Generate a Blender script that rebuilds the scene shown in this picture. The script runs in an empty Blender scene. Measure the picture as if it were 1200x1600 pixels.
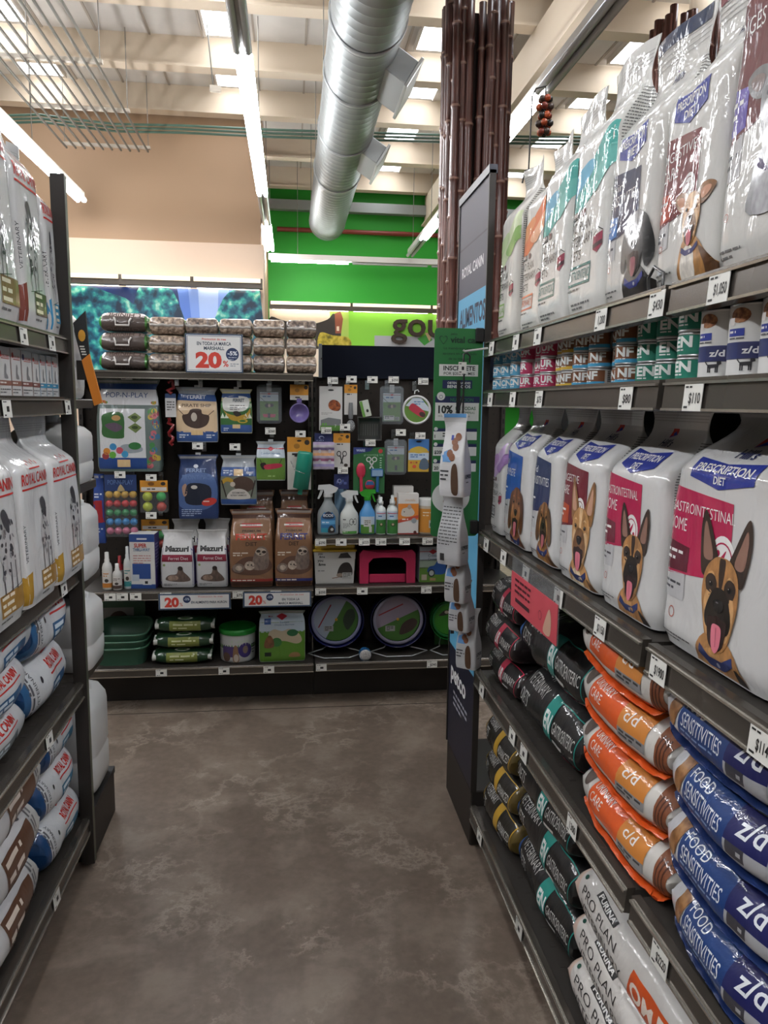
import bpy, math, random
from mathutils import Vector, Matrix, noise, geometry

sc = bpy.context.scene
COL = sc.collection
R = math.radians

# ------------------------------------------------------------------ camera
EYE = Vector((0.0, 0.0, 1.5))
FPX, VPX, VPY, ROLL = 1180.0, 455.0, 628.0, 0.013


def cam_axes():
    d = Vector(((VPX - 600) / FPX, (VPY - 800) / FPX, 1.0)).normalized()
    n = d.cross(Vector((1, ROLL, 0))).normalized()
    if n.y > 0:
        n = -n
    x = d.cross(n).normalized()
    if x.x < 0:
        x = -x
    return x, d, n


AX, AY, AZ = cam_axes()          # world X, Y, Z written in camera (right, down, forward)
cam_data = bpy.data.cameras.new('camera')
cam = bpy.data.objects.new('camera', cam_data)
COL.objects.link(cam)
right = Vector((AX.x, AY.x, AZ.x))
down = Vector((AX.y, AY.y, AZ.y))
fwd = Vector((AX.z, AY.z, AZ.z))
cam.matrix_world = Matrix((
    (right.x, -down.x, -fwd.x, EYE.x),
    (right.y, -down.y, -fwd.y, EYE.y),
    (right.z, -down.z, -fwd.z, EYE.z),
    (0, 0, 0, 1)))
cam_data.sensor_fit = 'VERTICAL'
cam_data.sensor_height = 36.0
cam_data.sensor_width = 27.0
cam_data.lens = FPX / 1600.0 * 36.0
cam_data.clip_start = 0.05
cam_data.clip_end = 60
sc.camera = cam


def ray(px, py):
    r = Vector(((px - 600) / FPX, (py - 800) / FPX, 1.0))
    return Vector((r.dot(AX), r.dot(AY), r.dot(AZ)))


def at_plane(axis, val, px, py):
    r = ray(px, py)
    return EYE + r * ((val - EYE[axis]) / r[axis])


def depth_at(X, z, px):
    """Y of the point on the line (X, z) along the aisle that is seen in picture column px."""
    lo, hi = 0.15, 8.0
    for _ in range(50):
        m = (lo + hi) / 2
        c = AX * X + AY * m + AZ * (z - EYE.z)
        u = 600 + FPX * c.x / c.z if c.z > 0.02 else (9e9 if X > 0 else -9e9)
        if (u > px) == (X > 0):
            lo = m
        else:
            hi = m
    return lo


def at_x(X, px, py): return at_plane(0, X, px, py)
def at_y(Y, px, py): return at_plane(1, Y, px, py)
def at_z(Z, px, py): return at_plane(2, Z, px, py)


# ------------------------------------------------------------------ light and exposure
TUBE_POWER = 50.0
SKYLIGHT_POWER = 9.0
STRIP_POWER = 14.0
world = bpy.data.worlds.new('store_air')
sc.world = world
world.use_nodes = True
world.node_tree.nodes['Background'].inputs[0].default_value = (0.9, 0.95, 1.0, 1)
world.node_tree.nodes['Background'].inputs[1].default_value = 0.006
sc.view_settings.view_transform = 'Standard'
sc.view_settings.look = 'None'
sc.view_settings.gamma = 1.0
sc.view_settings.use_curve_mapping = False
sc.view_settings.exposure = 0.0
sc.cycles.max_bounces = 7
sc.cycles.diffuse_bounces = 3
sc.cycles.glossy_bounces = 3
sc.cycles.transmission_bounces = 5
sc.cycles.transparent_max_bounces = 8
sc.cycles.caustics_reflective = False
sc.cycles.caustics_refractive = False
sc.cycles.sample_clamp_indirect = 6.0

# ------------------------------------------------------------------ materials


def lin(h):
    h = h.lstrip('#')
    c = [int(h[i:i + 2], 16) / 255 for i in (0, 2, 4)]
    return tuple(x / 12.92 if x <= 0.04045 else ((x + 0.055) / 1.055) ** 2.4 for x in c) + (1.0,)


_M = {}


def mat(name, hexc='#808080', rough=0.5, metal=0.0, emit=0.0, coat=0.0, bump=0.0, bscale=20.0, spec=0.5, alpha=1.0, trans=0.0, bstretch=(1, 1, 1)):
    if name in _M:
        return _M[name]
    m = bpy.data.materials.new(name)
    m.use_nodes = True
    nt = m.node_tree
    p = nt.nodes['Principled BSDF']
    p.inputs['Base Color'].default_value = lin(hexc)
    p.inputs['Roughness'].default_value = rough
    p.inputs['Metallic'].default_value = metal
    p.inputs['Specular IOR Level'].default_value = spec
    p.inputs['Alpha'].default_value = alpha
    p.inputs['Transmission Weight'].default_value = trans
    if coat:
        p.inputs['Coat Weight'].default_value = coat
        p.inputs['Coat Roughness'].default_value = 0.06
    if emit:
        p.inputs['Emission Color'].default_value = lin(hexc)
        p.inputs['Emission Strength'].default_value = emit
    if bump:
        tc = nt.nodes.new('ShaderNodeTexCoord')
        mp = nt.nodes.new('ShaderNodeMapping')
        mp.inputs['Scale'].default_value = bstretch
        nz = nt.nodes.new('ShaderNodeTexNoise')
        nz.inputs['Scale'].default_value = bscale
        nz.inputs['Detail'].default_value = 3
        nz.inputs['Distortion'].default_value = 0.8
        b = nt.nodes.new('ShaderNodeBump')
        b.inputs['Strength'].default_value = bump
        b.inputs['Distance'].default_value = 0.01
        nt.links.new(tc.outputs['Object'], mp.inputs['Vector'])
        nt.links.new(mp.outputs['Vector'], nz.inputs['Vector'])
        nt.links.new(nz.outputs['Fac'], b.inputs['Height'])
        nt.links.new(b.outputs['Normal'], p.inputs['Normal'])
        if coat:
            nt.links.new(b.outputs['Normal'], p.inputs['Coat Normal'])
    _M[name] = m
    return m


def film(h):      # crinkled glossy bag film printed in one ink
    return mat('film_' + h.strip('#'), h, rough=0.55, spec=0.28, coat=0.75, bump=0.34, bscale=24, bstretch=(1.0, 1.0, 0.42))


def soft(h):      # duller foil
    return mat('foil_' + h.strip('#'), h, rough=0.45, coat=0.2, bump=0.25, bscale=30)


def card(h):      # printed card and paper
    return mat('card_' + h.strip('#'), h, rough=0.55)


def plas(h):      # moulded plastic
    return mat('plastic_' + h.strip('#'), h, rough=0.35)


def noise_mat(name, cols, scale, rough=0.7, detail=6, bump=0.0, coat=0.0, lo=0.35, hi=0.65, dist=0.0, stretch=(1, 1, 1)):
    if name in _M:
        return _M[name]
    m = bpy.data.materials.new(name)
    m.use_nodes = True
    nt = m.node_tree
    p = nt.nodes['Principled BSDF']
    p.inputs['Roughness'].default_value = rough
    p.inputs['Coat Weight'].default_value = coat
    p.inputs['Coat Roughness'].default_value = 0.1
    tc = nt.nodes.new('ShaderNodeTexCoord')
    mp = nt.nodes.new('ShaderNodeMapping')
    mp.inputs['Scale'].default_value = stretch
    nz = nt.nodes.new('ShaderNodeTexNoise')
    nz.inputs['Scale'].default_value = scale
    nz.inputs['Detail'].default_value = detail
    nz.inputs['Distortion'].default_value = dist
    r = nt.nodes.new('ShaderNodeValToRGB')
    el = r.color_ramp.elements
    el[0].position, el[1].position = lo, hi
    el[0].color, el[1].color = lin(cols[0]), lin(cols[-1])
    for i, c in enumerate(cols[1:-1]):
        e = el.new(lo + (hi - lo) * (i + 1) / (len(cols) - 1))
        e.color = lin(c)
    nt.links.new(tc.outputs['Object'], mp.inputs['Vector'])
    nt.links.new(mp.outputs['Vector'], nz.inputs['Vector'])
    nt.links.new(nz.outputs['Fac'], r.inputs['Fac'])
    nt.links.new(r.outputs['Color'], p.inputs['Base Color'])
    if bump:
        b = nt.nodes.new('ShaderNodeBump')
        b.inputs['Strength'].default_value = bump
        b.inputs['Distance'].default_value = 0.01
        nt.links.new(nz.outputs['Fac'], b.inputs['Height'])
        nt.links.new(b.outputs['Normal'], p.inputs['Normal'])
    _M[name] = m
    return m


def glass_mat(name, h, alpha, rough=0.1):       # thin clear plastic
    if name in _M:
        return _M[name]
    m = mat(name, h, rough=rough, alpha=alpha, coat=0.3)
    return m


# ------------------------------------------------------------------ mesh builder
def finish(o, label=None, cat=None, group=None, kind=None):
    if label: o['label'] = label
    if cat: o['category'] = cat
    if group: o['group'] = group
    if kind: o['kind'] = kind
    return o


def thing(name, label, cat, loc=(0, 0, 0), rz=0.0, group=None, rx=0.0, ry=0.0):
    o = bpy.data.objects.new(name, None)
    o.empty_display_size = 0.05
    COL.objects.link(o)
    o.location = loc
    o.rotation_euler = (rx, ry, rz)
    return finish(o, label, cat, group)


def copy_tree(o, parent=None):
    c = o.copy()
    COL.objects.link(c)
    if parent is not None:
        c.parent = parent
    for ch in list(o.children):
        copy_tree(ch, c)
    return c


class MB:
    def __init__(s):
        s.v, s.f, s.m, s.sm, s.mats = [], [], [], [], []

    def mi(s, m):
        if m not in s.mats:
            s.mats.append(m)
        return s.mats.index(m)

    def add(s, vs, fs, m, smooth=False):
        o = len(s.v)
        s.v.extend(tuple(v) for v in vs)
        k = s.mi(m)
        for f in fs:
            s.f.append(tuple(i + o for i in f))
            s.m.append(k)
            s.sm.append(smooth)

    def box(s, x0, x1, y0, y1, z0, z1, m, r=0.0):
        if x0 > x1: x0, x1 = x1, x0
        if y0 > y1: y0, y1 = y1, y0
        if z0 > z1: z0, z1 = z1, z0
        if r <= 0:
            vs = [(x, y, z) for z in (z0, z1) for y in (y0, y1) for x in (x0, x1)]
            s.add(vs, [(0, 2, 3, 1), (4, 5, 7, 6), (0, 1, 5, 4), (1, 3, 7, 5), (3, 2, 6, 7), (2, 0, 4, 6)], m)
            return
        r = min(r, (x1 - x0) * .49, (y1 - y0) * .49, (z1 - z0) * .49)
        def loop(z, i):
            a, b, c, d = x0 + i, x1 - i, y0 + i, y1 - i
            k = r - i if i < r else 0
            k = r * 0.6 if i else r
            return [(a + k, c, z), (b - k, c, z), (b, c + k, z), (b, d - k, z), (b - k, d, z), (a + k, d, z), (a, d - k, z), (a, c + k, z)]
        L = [loop(z0, r), loop(z0 + r, 0), loop(z1 - r, 0), loop(z1, r)]
        vs = sum(L, [])
        fs = []
        for j in range(3):
            for i in range(8):
                fs.append((j * 8 + i, j * 8 + (i + 1) % 8, j * 8 + 8 + (i + 1) % 8, j * 8 + 8 + i))
        fs.append(tuple(range(7, -1, -1)))
        fs.append(tuple(range(24, 32)))
        s.add(vs, fs, m)

    def tube(s, pts, r, m, n=8, closed=False, cap=True, r2=None):
        pts = [Vector(p) for p in pts]
        N = len(pts)
        vs, fs = [], []
        up = Vector((0, 0, 1))
        prev = None
        for i, p in enumerate(pts):
            if closed:
                t = pts[(i + 1) % N] - pts[i - 1]
            else:
                t = pts[min(i + 1, N - 1)] - pts[max(i - 1, 0)]
            t.normalize()
            a = prev if prev is not None else (up if abs(t.z) < 0.9 else Vector((1, 0, 0)))
            x = (a - t * a.dot(t))
            if x.length < 1e-6:
                x = t.orthogonal()
            x.normalize()
            prev = x
            y = t.cross(x)
            rr = r if r2 is None else r + (r2 - r) * i / max(1, N - 1)
            if isinstance(r, (list, tuple)):
                rr = r[i]
            for k in range(n):
                a = 2 * math.pi * k / n
                vs.append(p + x * (rr * math.cos(a)) + y * (rr * math.sin(a)))
        M = N if closed else N - 1
        for i in range(M):
            for k in range(n):
                a, b = i * n, ((i + 1) % N) * n
                fs.append((a + k, a + (k + 1) % n, b + (k + 1) % n, b + k))
        s.add(vs, fs, m, True)
        if cap and not closed:
            s.add(vs[:n], [tuple(range(n - 1, -1, -1))], m)
            s.add(vs[-n:], [tuple(range(n))], m)

    def lathe(s, prof, m, n=24, c=(0, 0, 0), smooth=True, sx=1.0, sy=1.0, cap=True):
        vs, fs = [], []
        for (r, z) in prof:
            for k in range(n):
                a = 2 * math.pi * k / n
                vs.append((c[0] + sx * r * math.cos(a), c[1] + sy * r * math.sin(a), c[2] + z))
        for i in range(len(prof) - 1):
            for k in range(n):
                fs.append((i * n + k, i * n + (k + 1) % n, i * n + n + (k + 1) % n, i * n + n + k))
        s.add(vs, fs, m, smooth)
        if cap and prof[0][0] > 1e-5:
            s.add(vs[:n], [tuple(range(n - 1, -1, -1))], m)
        if cap and prof[-1][0] > 1e-5:
            s.add(vs[-n:], [tuple(range(n))], m)

    def sphere(s, c, r, m, n=14, sc3=(1, 1, 1)):
        prof = []
        k = n // 2
        vs, fs = [], []
        for i in range(k + 1):
            t = math.pi * i / k - math.pi / 2
            for j in range(n):
                a = 2 * math.pi * j / n
                vs.append((c[0] + sc3[0] * r * math.cos(t) * math.cos(a), c[1] + sc3[1] * r * math.cos(t) * math.sin(a), c[2] + sc3[2] * r * math.sin(t)))
        for i in range(k):
            for j in range(n):
                fs.append((i * n + j, i * n + (j + 1) % n, i * n + n + (j + 1) % n, i * n + n + j))
        s.add(vs, fs, m, True)

    def prism(s, out, y0, y1, m):       # outline in x,z pushed along y
        n = len(out)
        vs = [(x, y0, z) for x, z in out] + [(x, y1, z) for x, z in out]
        tri = geometry.tessellate_polygon([[Vector((x, z, 0)) for x, z in out]])
        fs = []
        for t in tri:
            fs.append(tuple(t))
            fs.append(tuple(i + n for i in reversed(t)))
        s.add(vs, fs, m)
        s.add(vs, [(i, (i + 1) % n, n + (i + 1) % n, n + i) for i in range(n)], m)

    def grid(s, P, m, smooth=True, closed=False, mfun=None):  # P[i][j]
        ni, nj = len(P), len(P[0])
        vs = [p for row in P for p in row]
        fs, ms = [], []
        for i in range(ni - 1):
            for j in range(nj if closed else nj - 1):
                fs.append((i * nj + j, i * nj + (j + 1) % nj, (i + 1) * nj + (j + 1) % nj, (i + 1) * nj + j))
                ms.append(mfun(i, j) if mfun else m)
        o = len(s.v)
        s.v.extend(tuple(v) for v in vs)
        for f, mm in zip(fs, ms):
            s.f.append(tuple(i + o for i in f))
            s.m.append(s.mi(mm))
            s.sm.append(smooth)

    def build(s, name, parent=None, loc=None):
        me = bpy.data.meshes.new(name)
        me.from_pydata(s.v, [], s.f)
        for m in s.mats:
            me.materials.append(m)
        me.polygons.foreach_set('material_index', s.m)
        me.polygons.foreach_set('use_smooth', s.sm)
        me.update()
        o = bpy.data.objects.new(name, me)
        COL.objects.link(o)
        if parent is not None:
            o.parent = parent
        if loc is not None:
            o.location = loc
        return o


def struct(name, mb, parent=None):
    o = mb.build(name, parent)
    o['kind'] = 'structure'
    return o


# ------------------------------------------------------------------ printing on surfaces
_T = {}


def text2d(s, bold=0.0):
    k = (s, bold)
    if k in _T:
        return _T[k]
    cu = bpy.data.curves.new('txt', 'FONT')
    cu.body = s
    cu.size = 1.0
    cu.resolution_u = 3
    cu.offset = bold
    o = bpy.data.objects.new('txt', cu)
    me = o.to_mesh()
    vs = [(v.co.x, v.co.y) for v in me.vertices]
    me.calc_loop_triangles()
    tris = []
    for t in me.loop_triangles:
        a, b, c = (vs[i] for i in t.vertices)
        if (b[0] - a[0]) * (c[1] - a[1]) - (b[1] - a[1]) * (c[0] - a[0]) < 0:
            b, c = c, b
        tris.append((a, b, c))
    o.to_mesh_clear()
    bpy.data.objects.remove(o)
    bpy.data.curves.remove(cu)
    xs = [v[0] for v in vs] or [0, 1]
    _T[k] = (tris, min(xs), max(xs))
    return _T[k]


CAP = 0.69


def spline(pts, k=5):
    n = len(pts)
    out = []
    for i in range(n):
        p0, p1, p2, p3 = pts[i - 1], pts[i], pts[(i + 1) % n], pts[(i + 2) % n]
        for j in range(k):
            t = j / k
            out.append(tuple(0.5 * ((2 * p1[d]) + (-p0[d] + p2[d]) * t + (2 * p0[d] - 5 * p1[d] + 4 * p2[d] - p3[d]) * t * t + (-p0[d] + 3 * p1[d] - 3 * p2[d] + p3[d]) * t ** 3) for d in (0, 1)))
    return out


def clip(poly, ax, val, sign):
    out = []
    n = len(poly)
    for i in range(n):
        a, b = poly[i], poly[(i + 1) % n]
        da, db = (a[ax] - val) * sign, (b[ax] - val) * sign
        if da >= 0:
            out.append(a)
        if (da > 0 > db) or (da < 0 < db):
            t = da / (da - db)
            out.append((a[0] + (b[0] - a[0]) * t, a[1] + (b[1] - a[1]) * t))
    return out


class Panel:
    """A printed face: 2D shapes in metres are cut to a grid and laid on a surface."""
    def __init__(s, mb, fmap, grid=0.012, flat=False, lim=None):
        s.mb, s.fm, s.g, s.flat, s.lim = mb, fmap, grid, flat, lim

    def put(s, tris, m, layer):
        off = 0.0005 + 0.00030 * layer
        idx, vs, fs = {}, [], []
        g = s.g
        def vid(p):
            k = (round(p[0], 5), round(p[1], 5))
            if k not in idx:
                u, v = p
                e = 0.0015
                p0 = Vector(s.fm(u, v))
                nrm = (Vector(s.fm(u + e, v)) - p0).cross(Vector(s.fm(u, v + e)) - p0)
                nrm.normalize()
                idx[k] = len(vs)
                vs.append(p0 + nrm * off)
            return idx[k]
        L = s.lim
        for t in tris:
            cells = [list(t)]
            if L:
                c = cells[0]
                for ax, val, sg in ((0, L[0], 1), (0, L[1], -1), (1, L[2], 1), (1, L[3], -1)):
                    c = clip(c, ax, val, sg)
                    if len(c) < 3: break
                if len(c) < 3: continue
                cells = [c]
            if not s.flat:
                for ax in (0, 1):
                    nxt = []
                    for c in cells:
                        lo = min(p[ax] for p in c)
                        hi = max(p[ax] for p in c)
                        i0, i1 = math.floor(lo / g), math.floor(hi / g)
                        if i0 == i1:
                            nxt.append(c)
                            continue
                        for i in range(i0, i1 + 1):
                            q = clip(clip(c, ax, i * g, 1), ax, (i + 1) * g, -1)
                            if len(q) >= 3:
                                nxt.append(q)
                    cells = nxt
            for c in cells:
                ids = []
                for p in c:
                    i = vid(p)
                    if not ids or ids[-1] != i:
                        ids.append(i)
                if len(ids) > 2 and ids[0] == ids[-1]:
                    ids.pop()
                if len(set(ids)) == len(ids) and len(ids) >= 3:
                    fs.append(tuple(ids))
        s.mb.add(vs, fs, m, not s.flat)

    def poly(s, pts, m, layer=1):
        tr = geometry.tessellate_polygon([[Vector((x, y, 0)) for x, y in pts]])
        tris = []
        for t in tr:
            a, b, c = (pts[i] for i in t)
            ar = (b[0] - a[0]) * (c[1] - a[1]) - (b[1] - a[1]) * (c[0] - a[0])
            if abs(ar) < 1e-12: continue
            tris.append((a, b, c) if ar > 0 else (a, c, b))
        s.put(tris, m, layer)

    def rect(s, x0, y0, x1, y1, m, layer=1):
        s.poly([(x0, y0), (x1, y0), (x1, y1), (x0, y1)], m, layer)

    def blob(s, pts, m, layer=1, k=4):
        s.poly(spline(pts, k), m, layer)

    def ell(s, x, y, a, b, m, layer=1, n=20, rot=0.0):
        c, d = math.cos(rot), math.sin(rot)
        s.poly([(x + a * math.cos(t) * c - b * math.sin(t) * d, y + a * math.cos(t) * d + b * math.sin(t) * c) for t in (2 * math.pi * i / n for i in range(n))], m, layer)

    def ring(s, x, y, r, w, m, layer=1, n=24, asp=1.0):
        for i in range(n):
            a, b = 2 * math.pi * i / n, 2 * math.pi * (i + 1) / n
            q = [(x + asp * rr * math.cos(t), y + rr * math.sin(t)) for rr, t in ((r - w, a), (r, a), (r, b), (r - w, b))]
            s.put([(q[0], q[1], q[2]), (q[0], q[2], q[3])], m, layer)

    def frame(s, x0, y0, x1, y1, w, m, layer=1):
        s.rect(x0, y0, x1, y0 + w, m, layer); s.rect(x0, y1 - w, x1, y1, m, layer)
        s.rect(x0, y0 + w, x0 + w, y1 - w, m, layer); s.rect(x1 - w, y0 + w, x1, y1 - w, m, layer)

    def line(s, x0, y0, x1, y1, w, m, layer=1):
        d = Vector((x1 - x0, y1 - y0))
        n = Vector((-d.y, d.x)).normalized() * (w / 2)
        s.poly([(x0 - n.x, y0 - n.y), (x1 - n.x, y1 - n.y), (x1 + n.x, y1 + n.y), (x0 + n.x, y0 + n.y)], m, layer)

    def text(s, t, x, y, h, m, layer=2, align='C', w=None, bold=0.0, rot=0.0, shear=0.0):
        tris, x0, x1 = text2d(t, bold)
        k = h / CAP
        kx = k if w is None else w / max(1e-6, x1 - x0)
        ox = {'C': (x0 + x1) / 2, 'L': x0, 'R': x1}[align]
        c, d = math.cos(rot), math.sin(rot)
        def f(p):
            a, b = (p[0] - ox) * kx + shear * p[1] * k, p[1] * k
            return (x + a * c - b * d, y + a * d + b * c)
        s.put([tuple(f(p) for p in tr) for tr in tris], m, layer)

    def lines(s, x, y, w, n, dy, h, m, layer=2, seed=0, rot=0.0):     # rows of print too small to read
        rnd = random.Random(seed)
        c, d = math.cos(rot), math.sin(rot)
        for i in range(n):
            px = 0.0
            end = w * (1 if i < n - 1 else 0.6)
            while px < end:
                l = min(rnd.uniform(2.0, 6.0) * h, end - px)
                if l > h * .5:
                    q = [(px, -i * dy), (px + l, -i * dy), (px + l, -i * dy + h), (px, -i * dy + h)]
                    s.poly([(x + a * c - b * d, y + a * d + b * c) for a, b in q], m, layer)
                px += l + h * 0.9


def flat_panel(mb, y=0.0):          # a face looking along -y
    return Panel(mb, lambda u, v: (u, y, v), flat=True)


def plane_panel(mb, o, ux, vx):
    o, ux, vx = Vector(o), Vector(ux), Vector(vx)
    return Panel(mb, lambda u, v: o + ux * u + vx * v, flat=True)


def cyl_panel(mb, r, c=(0, 0), ang=0.0, sx=1.0, sy=1.0, grid=0.008):   # wraps a can or bottle, centre facing -y
    def f(u, v):
        a = u / r - math.pi / 2 + ang
        return (c[0] + sx * r * math.cos(a), c[1] + sy * r * math.sin(a), v)
    return Panel(mb, f, grid=grid)
# ------------------------------------------------------------------ room shell
CEIL, YB, YBEIGE = 4.92, 12.0, 9.2
XL, XR, YN = -6.0, 6.5, -5.0


def floor_mat():
    m = bpy.data.materials.new('polished_concrete')
    m.use_nodes = True
    nt = m.node_tree
    p = nt.nodes['Principled BSDF']
    tc = nt.nodes.new('ShaderNodeTexCoord')
    def nz(scale, det, dist=0.0, rough=0.55):
        n = nt.nodes.new('ShaderNodeTexNoise')
        n.inputs['Scale'].default_value = scale
        n.inputs['Detail'].default_value = det
        n.inputs['Roughness'].default_value = rough
        n.inputs['Distortion'].default_value = dist
        nt.links.new(tc.outputs['Object'], n.inputs['Vector'])
        return n
    def ramp(src, stops):
        r = nt.nodes.new('ShaderNodeValToRGB')
        el = r.color_ramp.elements
        while len(el) < len(stops): el.new(0.5)
        for e, (pos, c) in zip(el, stops):
            e.position = pos
            e.color = lin(c)
        nt.links.new(src.outputs['Fac'], r.inputs['Fac'])
        return r
    def mix(a, b, f):
        x = nt.nodes.new('ShaderNodeMix')
        x.data_type = 'RGBA'
        nt.links.new(f, x.inputs[0])
        nt.links.new(a, x.inputs[6])
        nt.links.new(b, x.inputs[7])
        return x.outputs[2]
    base = ramp(nz(2.2, 5), [(0.3, '#64574c'), (0.7, '#837467')])
    fine = ramp(nz(34, 4), [(0.35, '#6b5f54'), (0.65, '#85776b')])
    f1 = nt.nodes.new('ShaderNodeValue'); f1.outputs[0].default_value = 0.35
    c = mix(base.outputs[0], fine.outputs[0], f1.outputs[0])
    # pale scuffs: thin ridges of a distorted noise, broken up by another
    n1 = nz(2.6, 7, 0.15, 0.7)
    rid = ramp(n1, [(0.46, '#000000'), (0.49, '#909090'), (0.50, '#ffffff'), (0.545, '#000000')])
    brk = ramp(nz(2.4, 3), [(0.44, '#000000'), (0.58, '#ffffff')])
    pat = ramp(nz(4.5, 5, 0.2, 0.62), [(0.48, '#000000'), (0.64, '#ffffff')])
    mm = nt.nodes.new('ShaderNodeMath'); mm.operation = 'MULTIPLY'
    nt.links.new(rid.outputs[0], mm.inputs[0]); nt.links.new(brk.outputs[0], mm.inputs[1])
    m2 = nt.nodes.new('ShaderNodeMath'); m2.operation = 'MULTIPLY_ADD'
    m2.inputs[1].default_value = 0.55
    nt.links.new(pat.outputs[0], m2.inputs[0]); nt.links.new(mm.outputs[0], m2.inputs[2])
    m3 = nt.nodes.new('ShaderNodeMath'); m3.operation = 'MULTIPLY'; m3.use_clamp = True
    m3.inputs[1].default_value = 0.54
    nt.links.new(m2.outputs[0], m3.inputs[0])
    rgb = nt.nodes.new('ShaderNodeRGB'); rgb.outputs[0].default_value = lin('#b0a294')
    c = mix(c, rgb.outputs[0], m3.outputs[0])
    nt.links.new(c, p.inputs['Base Color'])
    rr = nt.nodes.new('ShaderNodeMapRange')
    rr.inputs['To Min'].default_value = 0.28; rr.inputs['To Max'].default_value = 0.55
    nt.links.new(nz(5, 4).outputs['Fac'], rr.inputs['Value'])
    nt.links.new(rr.outputs[0], p.inputs['Roughness'])
    p.inputs['Specular IOR Level'].default_value = 0.35
    return m


b = MB(); b.box(XL, XR, YN, YB, -0.1, 0, floor_mat()); floor = struct('floor', b)
b = MB()
dk = mat('joint_sealant', '#3a332e', 0.8)
b.box(XL, XR, 3.585, 3.590, -0.001, 0.0008, dk)
struct('floor_joint', b, floor)

deck = noise_mat('ceiling_deck', ['#bdb8b1', '#d2cdc6'], 1.2, rough=0.8)
cream = mat('cream_paint', '#d8c8b2', 0.7)
b = MB(); b.box(XL, XR, YN, YB, CEIL, CEIL + 0.1, deck); ceiling = struct('ceiling', b)
b = MB()
x = XL
seam = mat('deck_seam', '#a89e92', 0.8)
for i in range(26):
    xx = XL + 0.3 + i * 0.487
    b.box(xx, xx + 0.02, YN, YB, CEIL - 0.012, CEIL, seam)
struct('ceiling_deck_seams', b, ceiling)
k = 0
for yy in (11.80, 10.46, 9.06, 7.90, 6.67, 5.4, 4.1, 2.8, 1.5, 0.2, -1.1, -2.4, -3.7):
    k += 1
    b = MB()
    b.box(XL, XR, yy, yy + 0.06, CEIL - 0.27, CEIL, cream)
    b.box(XL, XR, yy - 0.05, yy + 0.11, CEIL - 0.285, CEIL - 0.262, cream)
    struct('trim_%d' % k, b)
b = MB(); b.box(2.05, 2.17, YN, YB, 4.22, CEIL - 0.29, cream)
b.box(2.0, 2.22, YN, YB, 4.20, 4.222, cream); struct('trim_%d' % (k + 1), b)

# skylights: translucent panels set into the deck, daylight coming through
day = mat('skylight_daylight', '#f4f8ff', 0.4, emit=SKYLIGHT_POWER)
k = 0
rim = mat('skylight_rim', '#c9c2b8', 0.6)
for X in (-2.56, -0.58, 1.40, 3.35):
    for y0, y1 in ((10.62, 11.66), (9.25, 10.3), (8.06, 8.94), (6.85, 7.78), (5.58, 6.5), (4.3, 5.2), (1.7, 2.6), (-0.9, 0.0)):
        if X < 0 and y0 > 9.0: continue
        k += 1
        b = MB(); b.box(X - 0.19, X + 0.19, y0, y1, CEIL - 0.03, CEIL - 0.016, day)
        for q in (-0.21, 0.19):
            b.box(X + q, X + q + 0.02, y0, y1, CEIL - 0.05, CEIL, rim)
        struct('window_%d' % k, b)

beige = mat('beige_paint', '#ab8e72', 0.75)
pale = mat('pale_beige_paint', '#e2c9b2', 0.75)
green = mat('green_paint', '#1f9420', 0.6)
white = mat('white_paint', '#8a857c', 0.7)
b = MB(); b.box(XL, XR, YB, YB + 0.1, 0, CEIL, green); struct('wall_back', b)
b = MB(); b.box(XL - 0.1, XL, YN, YB, 0, CEIL, white); struct('wall_left', b)
b = MB(); b.box(XR, XR + 0.1, YN, YB, 0, CEIL, white); struct('wall_right', b)
b = MB(); b.box(XL, XR, YN - 0.1, YN, 0, CEIL, white); struct('wall_front', b)
# beige block of the aquarium department standing forward of the green wall
zc = at_y(YBEIGE, 250, 378).z
xr_ = at_y(YBEIGE, 407, 300).x
b = MB()
b.box(XL, xr_, YBEIGE, YBEIGE + 0.25, zc, CEIL, beige)
b.box(XL, xr_ + 0.03, YBEIGE - 0.06, YBEIGE + 0.25, 0, zc, pale)
b.box(xr_ - 0.12, xr_, YBEIGE + 0.25, YB, 0, CEIL, beige)
struct('wall_aquarium', b)
b = MB()
zp = at_y(11.9, 560, 325).z
b.box(xr_, XR, 11.86, 11.99, zp - 0.07, zp + 0.07, mat('grey_tray', '#8b8f8c', 0.45, metal=0.4))
struct('trim_20', b)


# ------------------------------------------------------------------ hanging lights
tube_on = mat('lit_tube', '#fbfcff', 0.3, emit=TUBE_POWER)
tube_off = mat('unlit_tube', '#c8ccd0', 0.2)
refl = mat('fixture_reflector', '#d9dde0', 0.3, metal=0.35)
housing = mat('fixture_housing', '#c9c5bd', 0.4)


def trough(X, Z, segs, label, wires):
    t = thing('light_trough', label, 'ceiling light', (X, segs[0][0], Z))
    y00, y11 = segs[0][0], segs[-1][1]
    b = MB()
    b.box(-0.032, 0.032, 0, y11 - y00, 0.012, 0.075, housing)
    b.build('housing', t)
    for (a, c, on) in segs:
        n = max(1, round((c - a) / 1.25))
        L = (c - a) / n
        for i in range(n):
            for s in (-0.028, 0.028):
                b = MB()
                y = a - y00 + i * L
                b.tube([(s * 1.15, y + 0.03, -0.012), (s * 1.15, y + L - 0.03, -0.012)], 0.024, tube_on if on else tube_off, 10)
                b.build('tube', t)
    for y in wires:
        b = MB()
        b.tube([(0, y - y00, 0.07), (0, y - y00, CEIL - Z - 0.012)], 0.004, mat('wire_steel', '#8d8a84', 0.4, metal=0.8), 6)
        b.build('suspension_wire', t)
    return t


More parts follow.
